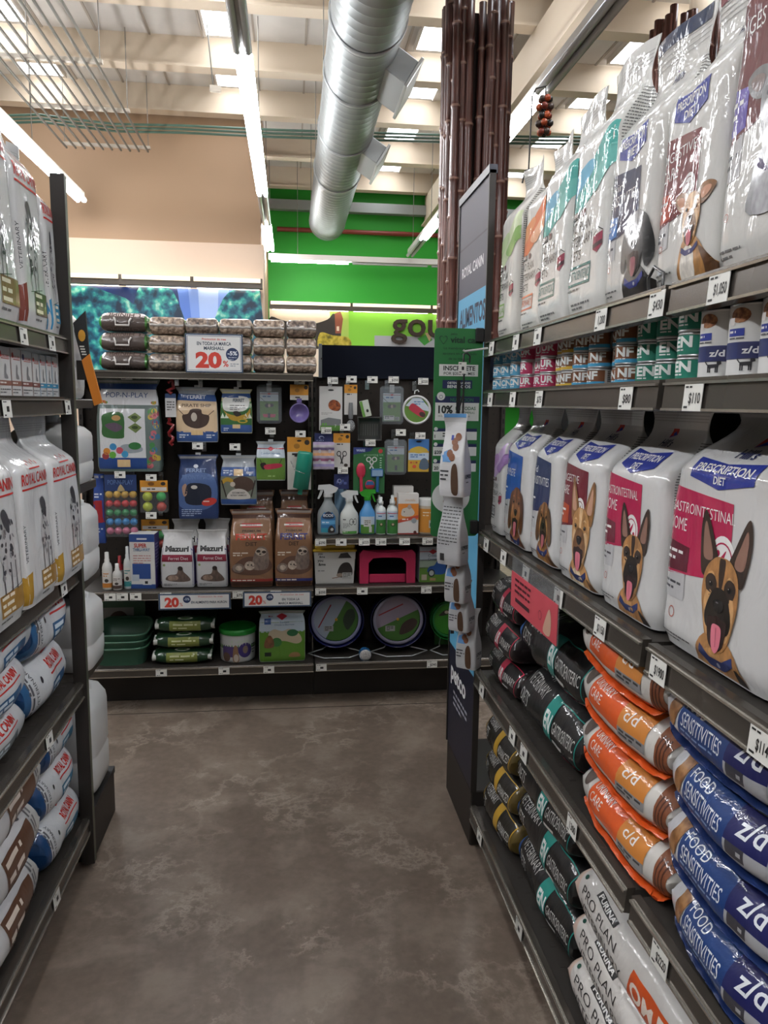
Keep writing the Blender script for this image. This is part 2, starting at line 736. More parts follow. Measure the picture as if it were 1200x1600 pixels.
trough(-0.28, 3.60, [(-3.0, -0.3, 1), (-0.3, 5.0, 0), (5.0, 8.15, 1), (8.15, 9.5, 0), (9.5, 11.05, 1)],
       'long run of fluorescent tubes hung over the aisle left of the silver duct', (1.0, 5.3, 7.4, 9.5, 10.9))
trough(1.69, 3.60, [(-2.5, 2.6, 1), (2.6, 5.3, 0), (5.3, 6.3, 1), (6.3, 8.8, 0), (8.8, 9.9, 1), (9.9, 11.08, 0)],
       'slanting run of fluorescent tubes beside the bamboo column, mostly switched off', (1.0, 4.3, 6.9, 9.4, 10.8))
trough(-2.20, 3.60, [(-2.5, 8.75, 1)], 'lit run of tubes behind the top bags of the left shelf', (1.0, 4.0, 7.2))
# crosswise run in front of the green wall
zt = at_y(11.2, 560, 410).z
xw0 = xr_ + 0.1
t = thing('light_trough', 'white light bar hung across in front of the green wall', 'ceiling light', (0, 11.2, zt))
b = MB(); b.box(xr_ + 0.03, 3.2, -0.05, 0.05, 0.0, 0.075, mat('bar_white', '#e8e6e0', 0.5)); b.build('housing', t)
for i in range(3):
    b = MB(); b.tube([(xr_ + 0.07 + i * 1.15, 0, -0.018), (xr_ + 1.16 + i * 1.15, 0, -0.018)], 0.016, tube_on if i == 0 else tube_off, 10); b.build('tube', t)
for xx in (0.1, 2.8):
    b = MB(); b.tube([(xx, 0, 0.07), (xx, 0, CEIL - zt - 0.01)], 0.004, mat('wire_steel'), 6); b.build('suspension_wire', t)

# ------------------------------------------------------------------ spiral duct
galv = mat('galvanised_steel', '#9a9f9f', 0.48, metal=0.7)
galv2 = mat('galvanised_matt', '#9b9f9f', 0.5, metal=0.6)
dX, dZ, dR = 0.51, 4.0, 0.25
y0, y1 = 2.0, 10.95
t = thing('air_duct', 'large silver spiral air duct running along the ceiling', 'duct', (dX, y0, dZ))
b = MB()
P = []
y = 0.0
while y <= y1 - y0:
    for dy, dr in ((0, 0), (0.092, 0), (0.096, 0.0016), (0.102, 0.0016), (0.107, 0)):
        P.append([((dR + dr) * math.cos(2 * math.pi * k / 40), y + dy + 0.0022 * k, (dR + dr) * math.sin(2 * math.pi * k / 40)) for k in range(40)])
    y += 0.11
b.grid(P, galv, True, closed=True)
b.build('spiral_pipe', t)
for yy in [at_z(dZ - dR, *q_).y for q_ in ((560, 85), (545, 165), (525, 243), (518, 300))]:
    b = MB(); b.lathe([(dR + 0.004, -0.025), (dR + 0.012, -0.02), (dR + 0.012, 0.02), (dR + 0.004, 0.025)], galv2, 40, cap=False)
    o = b.build('joint_band', t, (0, yy - y0, 0)); o.rotation_euler = (R(90), 0, 0)
b = MB(); b.lathe([(0.001, 0), (dR * 0.8, 0), (dR + 0.005, 0.01), (dR + 0.005, 0.06)], galv2, 40)
o = b.build('end_cap', t, (0, y1 - y0 + 0.06, 0)); o.rotation_euler = (R(90), 0, 0)
for yy in [at_x(0.80, *q_).y for q_ in ((625, 88), (584, 192), (531, 352))]:
    b = MB()
    b.box(0.14, 0.40, -0.28, 0.28, -0.09, 0.09, galv2, 0.006)
    b.box(0.40, 0.425, -0.31, 0.31, -0.115, 0.115, mat('vent_rim', '#b9bcbb', 0.4, metal=0.6), 0.004)
    o = b.build('air_outlet', t, (0, yy - y0, 0)); o.rotation_euler = (0, R(32), 0)
for yy in (6.3, 8.2, 10.0):
    for s in (-1, 1):
        b = MB(); b.tube([(s * dR, yy - y0, 0), (s * dR, yy - y0, CEIL - dZ - 0.01)], 0.004, mat('wire_steel'), 6); b.build('suspension_wire', t)

# ------------------------------------------------------------------ pipes
pg = mat('pipe_green', '#4d6a5c', 0.45)
b = MB()
for j in range(3):
    pts = []
    for px, py in ((-60, 186), (0, 184), (60, 182), (120, 190), (180, 197), (280, 199), (430, 206), (560, 210), (690, 214), (850, 217), (1250, 219)):
        p = at_y(8.6, px, py + j * 4 - 3)
        pts.append((p.x, 8.6 + j * 0.03, p.z))
    b.tube(pts, 0.013, pg, 8)
finish(b.build('conduit_bundle'), 'bundle of thin green conduits crossing under the ceiling', 'pipe')
zr = at_y(11.88, 560, 361).z
b = MB(); b.tube([(-0.2, 11.962, zr), (6.2, 11.962, zr)], 0.034, mat('pipe_red', '#7c2f25', 0.45), 10)
b.tube([(1.55, 11.960, zr), (1.75, 11.960, zr)], 0.037, mat('pipe_red'), 10)
finish(b.build('sprinkler_pipe'), 'dark red sprinkler pipe across the green wall', 'pipe')

# hanging grid of thin tubes, upper left
Zg = 4.15
t = thing('hanging_grid', 'hanging grid of thin parallel rods under the ceiling at upper left', 'ceiling grid', (0, 0, Zg))
rod = mat('rod_grey', '#6f6d66', 0.45, metal=0.3)
for i in range(10):
    x = -2.36 + i * (0.84 / 9)
    b = MB(); b.tube([(x, 3.2, 0), (x, 8.86, 0)], 0.011, rod, 8); b.build('rod', t)
for y in (5.74, 6.74, 7.78, 8.83):
    b = MB(); b.box(-2.39, -1.49, y - 0.02, y + 0.02, 0.015, 0.045, mat('bar_pale', '#c5bdb0', 0.5)); b.build('crossbar', t)
    for x in (-2.37, -1.51):
        b = MB(); b.tube([(x, y, 0.045), (x, y, CEIL - Zg - 0.015)], 0.004, mat('wire_steel'), 6); b.build('suspension_wire', t)

# hook on a wire near the left light
t = thing('hanging_hook', 'small bracket on a long thin wire beside the left skylight', 'hook', (-0.9, 7.5, 0))
p = at_y(7.5, 333, 134)
b = MB(); b.tube([(p.x + 0.9, 0, p.z), (p.x + 0.9 - 0.05, 0, CEIL - 0.01)], 0.006, rod, 6); b.build('wire', t)
b = MB(); b.box(p.x + 0.87, p.x + 0.97, -0.02, 0.02, p.z - 0.05, p.z, mat('bar_pale')); b.build('bracket', t)

# ------------------------------------------------------------------ graphics over the far departments
# aquarium mural with its light strip
Ym = YBEIGE - 0.10
pl, pr = at_y(Ym, 90, 445), at_y(Ym, 407, 447)
zb = 1.6
b = MB()
mur = bpy.data.materials.new('reef_print')
mur.use_nodes = True
nt = mur.node_tree
pp = nt.nodes['Principled BSDF']
tc = nt.nodes.new('ShaderNodeTexCoord')
n1 = nt.nodes.new('ShaderNodeTexNoise'); n1.inputs['Scale'].default_value = 6; n1.inputs['Detail'].default_value = 8
n2 = nt.nodes.new('ShaderNodeTexNoise'); n2.inputs['Scale'].default_value = 1.1; n2.inputs['Detail'].default_value = 2
r1 = nt.nodes.new('ShaderNodeValToRGB'); r2 = nt.nodes.new('ShaderNodeValToRGB'); r3 = nt.nodes.new('ShaderNodeValToRGB')
for rr_, st in ((r1, [(0.35, '#04142c'), (0.5, '#0b3f66'), (0.64, '#1f7f90'), (0.8, '#8fd0c4')]), (r3, [(0.0, '#071c4c'), (1.0, '#123274')])):
    el = rr_.color_ramp.elements
    while len(el) < len(st): el.new(0.5)
    for e, (q, c) in zip(el, st): e.position = q; e.color = lin(c)
r2.color_ramp.elements[0].position = 0.50; r2.color_ramp.elements[1].position = 0.62
for n in (n1, n2): nt.links.new(tc.outputs['Object'], n.inputs['Vector'])
nt.links.new(n1.outputs['Fac'], r1.inputs['Fac']); nt.links.new(n2.outputs['Fac'], r2.inputs['Fac']); nt.links.new(n1.outputs['Fac'], r3.inputs['Fac'])
mx = nt.nodes.new('ShaderNodeMix'); mx.data_type = 'RGBA'
nt.links.new(r2.outputs[0], mx.inputs[0]); nt.links.new(r3.outputs[0], mx.inputs[6]); nt.links.new(r1.outputs[0], mx.inputs[7])
nt.links.new(mx.outputs[2], pp.inputs['Base Color'])
pp.inputs['Roughness'].default_value = 0.35
zt = pl.z
b.box(XL + 0.2, pr.x, Ym, Ym + 0.03, zb, zt, mur)
P = flat_panel(b, Ym)
# pale shafts of light in the open water, as printed
cx = at_y(Ym, 325, 470).x
bl = ['#5b7fd0', '#7f9fe4', '#a9c2f2']
for i, wd in enumerate((0.62, 0.40, 0.2)):
    P.poly([(cx - wd * 0.55, zt), (cx + wd * 0.6, zt), (cx + wd * 0.35, zb), (cx - wd * 0.3, zb)], card(bl[i]), 1 + i)
reef = noise_mat('reef_rock_print', ['#08243c', '#0f5a70', '#3aa79a', '#b7e2cf'], 9, rough=0.4, detail=8, lo=0.38, hi=0.72)
rk = at_y(Ym, 385, 470)
P.blob([(rk.x - 0.55, zb), (rk.x - 0.32, rk.z - 0.1), (rk.x - 0.1, rk.z + 0.14), (rk.x + 0.08, rk.z + 0.1), (pr.x, rk.z + 0.05), (pr.x, zb)], reef, 4)
rk = at_y(Ym, 140, 470)
P.blob([(rk.x - 2.5, zb), (rk.x - 2.4, rk.z + .05), (rk.x - 0.3, rk.z + 0.16), (rk.x + 0.2, rk.z + 0.1), (rk.x + 0.55, rk.z - 0.12), (rk.x + 0.8, zb)], reef, 4)
rk = at_y(Ym, 250, 470)
P.blob([(rk.x - 0.4, zb), (rk.x - 0.25, rk.z + 0.1), (rk.x, rk.z + 0.17), (rk.x + 0.2, rk.z), (rk.x + 0.42, zb)], reef, 5)
finish(b.build('mural'), 'blue coral reef mural on the wall behind the wood chip bales', 'mural')


def strip_light(xa, xb, Y, z, label, n):
    t = thing('strip_light', label, 'wall light', (xa, Y, z))
    b = MB(); b.box(0, xb - xa, -0.03, 0.06, -0.06, 0.05, mat('strip_bronze', '#4a4136', 0.4)); b.build('housing', t)
    L = (xb - xa) / n
    for i in range(n):
        b = MB(); b.box(i * L + 0.02, (i + 1) * L - 0.02, -0.055, -0.03, 0.0, 0.045, mat('warm_strip', '#fff0d0', 0.4, emit=0.75)); b.build('diffuser', t)
        b = MB(); b.tube([(i * L + 0.04, 0.085, -0.05), ((i + 1) * L - 0.04, 0.085, -0.05)], 0.012, mat('strip_lamp', '#fff2dc', 0.4, emit=STRIP_POWER), 8); b.build('lamp', t)
    return t


q = at_y(YBEIGE - 0.25, 100, 436); q2 = at_y(YBEIGE - 0.25, 410, 441)
strip_light(q.x - 2.5, q2.x, YBEIGE - 0.25, (q.z + q2.z) / 2, 'long warm strip light along the top of the reef mural', 6)

# green gourmet wall graphic with its strip
Yg = 11.7
zt, zb = at_y(Yg, 560, 484).z, 1.55
xa, xb = at_y(Yg, 421, 500).x, 4.5
b = MB()
b.box(xa, xb, Yg, Yg + 0.03, zb, zt, card('#86cf3c'))
P = flat_panel(b, Yg)
def gy(px, py):
    p = at_y(Yg, px, py)
    return (p.x, p.z)
x1 = gy(545, 500)[0]
P.rect(xa, zb, x1, zt, card('#e7d9c4'), 1)
P.poly([gy(515, 486), (x1, zt), (x1, zb), gy(520, 540)], card('#a8c95a'), 2)
P.blob([gy(421, 497), gy(440, 500), gy(470, 507), gy(490, 506), gy(512, 499), gy(521, 490), gy(530, 499), gy(533, 520), gy(528, 536), gy(500, 545), gy(440, 545), gy(421, 540)], card('#2a2520'), 3)
P.blob([gy(500, 520), gy(520, 524), gy(545, 528), gy(545, 545), gy(500, 545)], noise_mat('meadow_print', ['#5c5a18', '#a89a2c', '#c8b64a'], 12), 4)
P.poly([gy(523, 490), gy(532, 486), gy(536, 498), gy(533, 521), gy(524, 521)], card('#8a4a32'), 4)
P.rect(*gy(526, 517), *gy(530, 510), card('#d9c8b0'), 5)
c0 = gy(585, 541); c1 = gy(700, 527)
P.rect(c0[0], zb, c1[0], c1[1], card('#a9adb2'), 2)
P.poly([gy(652, 529), gy(668, 522), gy(676, 531), gy(663, 540)], card('#3f9a3a'), 3)
P.poly([gy(664, 520), gy(676, 521), gy(671, 534)], card('#c9b184'), 4)
finish(b.build('wall_graphic'), 'lime green wall graphic with a dark meadow photo and brown lettering', 'wall graphic')
b = MB()
P = flat_panel(b, 0)
a = gy(611, 524); c = gy(690, 524); hh = gy(611, 499)[1] - a[1]
P.text('gou', 0, 0, hh * 1.5, mat('brown_letters', '#33251c', 0.7), 0, 'L', c[0] - a[0], bold=0.012)
vs = list(b.v); fs = list(b.f)
b.add([(x, y + 0.05, z) for x, y, z in vs], [tuple(reversed(f)) for f in fs], mat('brown_letters'))
from collections import Counter
def rimmed(b, nv, d):
    base = b.f[:len(fs)]
    cnt = Counter()
    for f in base:
        for i in range(len(f)):
            cnt[(f[i], f[(i + 1) % len(f)])] += 1
    for (i, j) in cnt:
        if (j, i) not in cnt:
            b.f.append((j, i, i + nv, j + nv)); b.m.append(0); b.sm.append(False)
rimmed(b, len(vs), 0.05)
o = b.build('wall_lettering', None, (a[0], Yg - 0.06, a[1]))
finish(o, 'large raised brown letters on the lime green wall', 'sign')
q = at_y(Yg - 0.2, 421, 477); q2 = at_y(Yg - 0.2, 690, 482)
strip_light(q.x, 4.5, Yg - 0.2, (q.z + q2.z) / 2, 'thin strip light along the top of the lime green graphic', 4)

# ------------------------------------------------------------------ bamboo columns
cane_m = noise_mat('bamboo_stain', ['#3a1f1b', '#5a332c', '#744a40'], 5, rough=0.32, coat=0.35, stretch=(9, 9, 0.6))
node_m = mat('bamboo_node', '#8d6e60', 0.5)


def bamboo(name, label, X, Y, hw, H, n, seed, top_px):
    rnd = random.Random(seed)
    t = thing(name, label, 'column', (X, Y, 0))
    b = MB(); b.box(-hw * .72, hw * .72, -hw * .72, hw * .72, 0, H - 0.1, mat('column_core', '#2b1c18', 0.8)); b.build('core', t)
    side = n // 4
    pos = []
    for s in range(4):
        for i in range(side):
            q = -hw + 2 * hw * (i + 0.5) / side
            pos.append([(q, -hw), (hw, q), (-q, hw), (-hw, -q)][s])
    for (x, y) in pos:
        b = MB()
        r = hw / side * rnd.uniform(1.12, 1.30)
        z, h = 0.0, H + rnd.uniform(-0.06, 0.03)
        prof = [(r, 0)]
        zz = rnd.uniform(0.1, 0.4)
        nodes = []
        while zz < h - 0.05:
            nodes.append(zz)
            zz += rnd.uniform(0.30, 0.48)
        for q in nodes:
            prof += [(r * 0.97, q - 0.03), (r * 1.12, q - 0.008), (r * 1.22, q), (r * 1.02, q + 0.008), (r * 0.98, q + 0.03)]
        prof += [(r, h), (r * 0.8, h), (r * 0.78, h - 0.03), (0.0001, h - 0.03)]
        tx, ty = rnd.uniform(-.006, .006), rnd.uniform(-.006, .006)
        b.lathe(prof, cane_m, 12)
        for q in nodes:
            b.lathe([(r * 1.13, q - 0.008), (r * 1.235, q), (r * 1.08, q + 0.007)], node_m, 12)
        o = b.build('bamboo_cane', t, (x, y, 0))
        o.rotation_euler = (tx, ty, 0)
    return t


Yc = 4.95
xl, xr2 = at_y(Yc, 689, 200).x, at_y(Yc, 787, 200).x
hwc = (xr2 - xl) / 2 * 0.83
H1 = at_y(Yc, 735, 8).z
bamboo('bamboo_column', 'tall column of dark bamboo canes behind the green sign', (xl + xr2) / 2 + 0.01, Yc, hwc, H1, 32, 5, 10)
p = at_y(5.6, 1092, 12)
bamboo('bamboo_column', 'bamboo column whose top shows behind the maroon top shelf bag', p.x, 5.6 + 0.2, 0.175, p.z, 28, 8, 10)
# pale round duct end over that column
b = MB(); q = at_y(6.2, 1108, 0)
b.lathe([(0.14, -0.3), (0.14, 1.2)], mat('cream_paint'), 24); o = b.build('vent_pipe', None, (q.x + 0.02, 6.25, CEIL - 1.21))
finish(o, 'pale upright pipe rising above the far bamboo column', 'pipe')
# ------------------------------------------------------------------ shelving
steel = mat('shelf_bronze', '#423c36', 0.42, metal=0.35)
steel_d = mat('shelf_dark', '#2b2724', 0.5, metal=0.2)
railm = mat('price_rail', '#55504a', 0.25, metal=0.55)
backm = mat('back_panel', '#131211', 0.85, spec=0.2)
deckm = mat('shelf_deck', '#2f2b27', 0.6, metal=0.2)
tagw = card('#dcdcd6')
ink = card('#191919')
chrome = mat('hook_chrome', '#b8bcc0', 0.22, metal=0.95)


def tag_mesh(w, h, text, m=None):
    b = MB()
    b.box(-w / 2, w / 2, 0, 0.0012, 0, h, m or tagw)
    P = flat_panel(b, 0)
    P.lines(-w * .42, h * .82, w * .6, 1, h * .1, h * .07, ink, 0, 3)
    if text:
        P.text(text, w * .12, h * .28, h * .36, ink, 0, 'C', min(w * .62, h * .36 * .75 * len(text)), bold=0.02)
    else:
        P.lines(-w * .1, h * .32, w * .5, 1, h * .2, h * .3, ink, 0, 5)
    P.lines(-w * .42, h * .1, w * .5, 1, h * .1, h * .08, ink, 0, 7)
    return b


def gondola_section(name, label, side, X, depth, y0, y1, shelves, tags, top, kick, group):
    """One shelving unit along the aisle. side=-1: aisle lies towards -X (right hand unit)."""
    t = thing(name, label, 'shelving', (X, (y0 + y1) / 2, 0), group=group)
    hl = (y1 - y0) / 2
    s = -side                       # direction from the aisle into the unit
    b = MB(); b.box(s * (depth - 0.02), s * depth, -hl + .001, hl - .001, 0.05, top, backm); b.build('back_panel', t)
    b = MB(); b.box(s * 0.05, s * depth, -hl + .001, hl - .001, 0, kick - 0.02, steel_d); b.build('plinth', t)
    for q in (-1, 1):
        b = MB(); b.box(s * (depth - 0.06), s * depth, q * (hl - 0.016) - 0.014, q * (hl - 0.016) + 0.014, 0, top, steel_d); b.build('upright', t)
    for k, z in enumerate(shelves):
        b = MB()
        b.box(s * 0.012, s * (depth - 0.02), -hl + 0.004, hl - 0.004, z - 0.018, z - 0.001, deckm)
        for q in range(int((y1 - y0) / 0.07)):
            yy = -hl + 0.05 + q * 0.07
            b.box(s * 0.04, s * 0.055, yy, yy + 0.02, z - 0.0012, z - 0.0004, steel_d)
        b.box(s * 0.03, s * (depth - 0.02), -hl + 0.01, -hl + 0.03, z - 0.03, z - 0.018, steel)
        b.box(s * 0.03, s * (depth - 0.02), hl - 0.03, hl - 0.01, z - 0.03, z - 0.018, steel)
        sh = b.build('shelf', t)
        b = MB()
        # folded front: lip, face and clear price strip
        b.prism([(s * 0.014, z + 0.004), (s * -0.002, z + 0.004), (s * -0.006, z - 0.044), (s * 0.012, z - 0.048)], -hl + 0.004, hl - 0.004, railm)
        b.box(s * -0.008, s * -0.003, -hl + 0.006, hl - 0.006, z - 0.006, z - 0.002, mat('rail_edge', '#b9b4aa', 0.2, metal=0.8))
        b.box(s * -0.0095, s * -0.006, -hl + 0.006, hl - 0.006, z - 0.046, z - 0.042, mat('rail_edge'))
        b.build('price_rail', sh)
        for (px, py, txt) in tags.get(k, ()):
            p = at_x(X - s * 0.01, px, py)
            o = tag_mesh(0.052, 0.042, txt).build('price_tag', sh, (s * -0.0105, p.y - (y0 + y1) / 2, z - 0.046))
            o.rotation_euler = (R(-4), 0, R(90) if side > 0 else R(-90))
    return t


RZ = (1.69, 1.54, 1.10, 0.635, 0.155)          # right shelf heights, top first
LZ = (1.675, 1.502, 0.995, 0.627, 0.175)       # left shelf heights
XRF, XLF = 0.60, -0.65
YJ = 1.185                                       # joint between the two right hand units
far_tags = {0: [(767, 546, ''), (805, 533, ''), (839, 522, ''), (938, 487, '1,200'), (1025, 464, '$430')],
            1: [(765, 623, ''), (800, 619, ''), (841, 616, '$75'), (977, 608, '$80')],
            2: [(759, 843, ''), (786, 859, ''), (821, 882, ''), (872, 915, ''), (937, 962, '$1150')],
            3: [(752, 1068, ''), (801, 1100, ''), (818, 1154, ''), (893, 1276, '1300')],
            4: [(749, 1282, ''), (811, 1418, '')]}
near_tags = {0: [(1122, 432, '$1,050')], 1: [(1082, 604, '$110')], 2: [(1028, 1022, '$1900'), (1190, 1140, '$1140')],
             3: [(1030, 1482, '$2220')], 4: []}
gondola_section('shelving_unit', 'far unit of the brown shelving on the right of the aisle', -1, XRF, 0.47, YJ, 2.332, RZ, far_tags, 1.72, 0.12, 'right aisle shelving')
gondola_section('shelving_unit', 'near unit of the brown shelving on the right, with the big pink bag', -1, XRF, 0.47, 0.05, YJ - 0.012, RZ, near_tags, 1.72, 0.12, 'right aisle shelving')
ltags = {0: [(38, 518, ''), (82, 530, '')], 1: [(12, 632, ''), (107, 631, '')], 2: [(100, 900, '')], 3: [(78, 1146, '')], 4: [(90, 1408, '')]}
lg = gondola_section('shelving_unit', 'brown shelving unit on the left of the aisle holding white food bags', 1, XLF, 0.50, 1.0, 2.36, LZ, ltags, 2.2, 0.13, 'left aisle shelving')
b = MB()
b.box(-0.022, 0.013, 0.665, 0.692, 0.02, 2.13, mat('post_olive', '#5b5f50', 0.45, metal=0.3))
b.box(-0.024, 0.015, 0.66, 0.665, 0.02, 2.13, steel_d)
b.build('front_post', lg)


# ------------------------------------------------------------------ back rack facing the aisle
YF, YP = 3.60, 3.97
XS = 0.107


def pegboard(b, x0, x1, z0, z1):
    b.box(x0, x1, YP, YP + 0.02, z0, z1, mat('pegboard_brown', '#2b2622', 0.75, spec=0.25))
    hole = mat('peg_hole', '#0f0d0c', 0.9)
    nx, nz = int((x1 - x0) / 0.0508), int((z1 - z0) / 0.0508)
    for i in range(nx):
        for j in range(nz):
            x, z = x0 + 0.03 + i * 0.0508, z0 + 0.03 + j * 0.0508
            b.add([(x + .005 * math.cos(a), YP - 0.0008, z + .005 * math.sin(a)) for a in (k * math.pi / 3 for k in range(6))], [(0, 1, 2, 3, 4, 5)], hole)


def rack(label, x0, x1, shelves, tags, ptop, extra=None):
    t = thing('display_rack', label, 'shelving', (0, 0, 0), group='back display racks')
    b = MB(); pegboard(b, x0 + 0.02, x1 - 0.02, 0.2, ptop); b.build('pegboard', t)
    for x in (x0, x1 - 0.02):
        b = MB(); b.box(x, x + 0.02, YP - 0.03, YP + 0.03, 0, ptop, steel_d)
        for i in range(int(ptop / 0.05)):
            b.box(x + 0.006, x + 0.014, YP - 0.0315, YP - 0.03, 0.05 + i * 0.05, 0.075 + i * 0.05, mat('slot_dark', '#0c0b0b', 0.9))
        b.build('upright', t)
    b = MB(); b.box(x0, x1, YF + 0.16, YP + 0.03, 0, 0.13, steel_d); b.build('plinth', t)
    for k, (z, yf, th) in enumerate(shelves):
        b = MB(); b.box(x0 + 0.003, x1 - 0.003, yf + 0.004, YP - 0.01, z - 0.02, z - 0.001, deckm); sh = b.build('shelf', t)
        b = MB(); b.box(x0 + 0.003, x1 - 0.003, yf - 0.012, yf + 0.004, z - th, z + 0.003, railm, 0.003)
        b.box(x0 + 0.004, x1 - 0.004, yf - 0.0145, yf - 0.011, z - 0.006, z - 0.001, mat('rail_edge'))
        b.box(x0 + 0.004, x1 - 0.004, yf - 0.0145, yf - 0.011, z - th + 0.001, z - th + 0.006, mat('rail_edge')); b.build('price_rail', sh)
        for (px, py, txt) in tags.get(k, ()):
            p = at_y(yf - 0.012, px, py)
            tag_mesh(0.052, 0.034, txt).build('price_tag', sh, (p.x, yf - 0.0165, z - 0.036))
    return t


rack_l = rack('back rack section with hanging ferret toys and bales on its top shelf', -1.05, XS, [(1.632, 3.66, 0.035), (0.60, YF, 0.04), (0.222, YF, 0.04)],
              {1: [(172, 926, ''), (191, 926, ''), (212, 926, ''), (259, 925, ''), (372, 923, '$75'), (431, 921, '')],
               2: [(252, 1042, ''), (350, 1038, ''), (420, 1036, '')]}, 1.63)
rack_r = rack('back rack section with small animal grooming items below the navy panel', XS + 0.002, 1.13, [(0.852, YF, 0.032), (0.608, YF, 0.034), (0.225, YF, 0.04)],
              {0: [(501, 844, '$290'), (533, 844, ''), (569, 843, '$225'), (595, 843, '$185'), (632, 843, '$225'), (668, 843, '$260')],
               1: [(501, 920, '$250'), (566, 919, ''), (666, 918, '$175')],
               2: [(502, 1034, ''), (675, 1030, '$345')]}, 1.63)
# navy header panel and its grey post over the right section
pa, pb = at_y(3.95, 503, 587), at_y(3.95, 690, 543)
b = MB(); b.box(pa.x, 1.12, 3.945, 3.965, pa.z - 0.01, pb.z, mat('navy_board', '#0a0f1b', 0.85, spec=0.15)); b.build('header_panel', rack_r)
pc = at_y(3.94, 498, 540)
b = MB(); b.box(pc.x, pa.x, 3.938, 3.968, pa.z - 0.01, pb.z + 0.005, mat('grey_post', '#6e7274', 0.45, metal=0.3)); b.tube([(pc.x + 0.015, 3.934, pb.z - 0.07), (pc.x + 0.015, 3.940, pb.z - 0.07)], 0.005, steel_d, 8); b.build('header_post', rack_r)


def peg_hook(rk, px, py, txt='', yfront=3.70):
    """Wire hook out of the pegboard with a price plate on its front end; px, py is the middle of the plate."""
    p = at_y(yfront, px, py)
    b = MB()
    b.box(p.x - 0.012, p.x + 0.012, YP - 0.006, YP, p.z - 0.045, p.z + 0.005, chrome, 0.002)
    b.tube([(p.x, YP - 0.004, p.z - 0.012), (p.x, yfront + 0.03, p.z - 0.012), (p.x, yfront + 0.008, p.z - 0.006)], 0.0024, chrome, 6)
    b.tube([(p.x, YP - 0.004, p.z + .008), (p.x, yfront + 0.004, p.z + 0.010)], 0.002, chrome, 6)
    o = b.build('peg_hook', rk)
    tg = tag_mesh(0.05, 0.032, txt)
    tg.build('price_tag', o, (p.x, yfront - 0.0015, p.z - 0.016))
    return p


def c1(x, y): return (140 + x / 4, 560 + y / 4)
def c2(x, y): return (400 + x / 4, 560 + y / 4)
for x, y, s in ((232, 112, ''), (490, 105, ''), (650, 115, ''), (910, 115, ''), (1115, 115, '$265'), (1130, 453, '$260'), (675, 547, ''), (908, 553, ''), (190, 727, ''), (385, 745, ''), (385, 981, '')):
    peg_hook(rack_l, *c1(x, y), s)
peg_hook(rack_l, *c2(272, 140)); peg_hook(rack_l, *c2(278, 472))
for x, y, s in ((480, 138, '$150'), (597, 130, ''), (728, 133, ''), (860, 133, '$250'), (1045, 143, '$220'), (440, 450, '$225'), (557, 430, ''), (715, 527, '$255'), (905, 463, ''), (1027, 483, '$130'), (543, 700, '$225')):
    peg_hook(rack_r, *c2(x, y), s)

# ------------------------------------------------------------------ left end of the aisle: short end unit
t = thing('end_unit', 'short end shelving of the left aisle stacked with white jugs', 'shelving', (XLF, 2.55, 0))
b = MB(); b.box(-0.5, 0.0, -0.17, 0.15, 0, 0.165, steel_d, 0.004); b.box(-0.5, 0.002, -0.165, 0.155, 0.15, 0.172, mat('black_trim', '#141313', 0.5)); b.build('plinth', t)
for z in (0.61, 0.915, 1.23, 1.50):
    b = MB(); b.box(-0.5, -0.02, -0.16, 0.15, z - 0.03, z, steel, 0.003); b.build('shelf', t)
b = MB(); b.box(-0.5, -0.47, -0.16, 0.15, 0.17, 2.0, backm); b.build('back_panel', t)

# ------------------------------------------------------------------ right end: printed side board
t = thing('end_board', 'tall navy and light blue printed board at the end of the right shelving', 'sign board', (XRF, 2.345, 0))
D_ = 0.40
b = MB()
b.box(0.0, 0.012, 0, D_, 0.20, 2.20, mat('board_navy', '#15182c', 0.45))
P = plane_panel(b, (0, D_, 0), (0, -1, 0), (0, 0, 1))      # printed side looks into the aisle (-X)
zz = lambda px, py: at_x(XRF, px, py).z
P.rect(0, 1.865, D_, 2.19, card('#4b4855'), 1)
P.rect(0, 0.60, D_, 1.865, card('#5aa6cc'), 1)
P.rect(0, 2.03, D_, 2.036, card('#2c2a34'), 2)
P.text('ROYAL CANIN', 0.05, 1.935, 0.032, card('#e4e2e4'), 2, 'L', 0.30, 0.02)
P.text('ALIMENTOS', 0.03, 1.765, 0.06, card('#101a3c'), 2, 'L', 0.36, 0.03)
P.text('DE', 0.17, 0.79, 0.05, card('#101a3c'), 2, 'L', None, 0.03)
P.text('ARTIFICIALES', 0.02, 0.67, 0.06, card('#101a3c'), 2, 'L', 0.35, 0.03)
P.text('petco', 0.04, 0.475, 0.065, card('#e8e8ea'), 2, 'L', 0.24, 0.03)
P.lines(0.09, 0.43, 0.22, 3, 0.022, 0.010, card('#a9abb8'), 2, 4)
b.build('printed_board', t)
b = MB(); b.box(-0.004, 0.016, -0.008, 0.0, 0.2, 2.2, steel_d); b.box(-0.004, 0.016, D_, D_ + 0.01, 0.2, 2.215, steel_d)
b.box(-0.006, 0.02, -0.008, D_ + 0.01, 2.19, 2.215, mat('board_edge', '#2a2f3c', 0.4)); b.build('frame', t)
b = MB(); b.box(0.0, 0.42, 0, D_, 0, 0.20, steel_d, 0.004); b.build('plinth', t)
b = MB(); b.box(0.40, 0.43, 0, D_, 0.2, 1.9, backm); b.build('far_side', t)
# ------------------------------------------------------------------ bags
def sgn(x): return -1.0 if x < 0 else 1.0


def ss(a, b, x):
    t = min(1, max(0, (x - a) / (b - a)))
    return t * t * (3 - 2 * t)


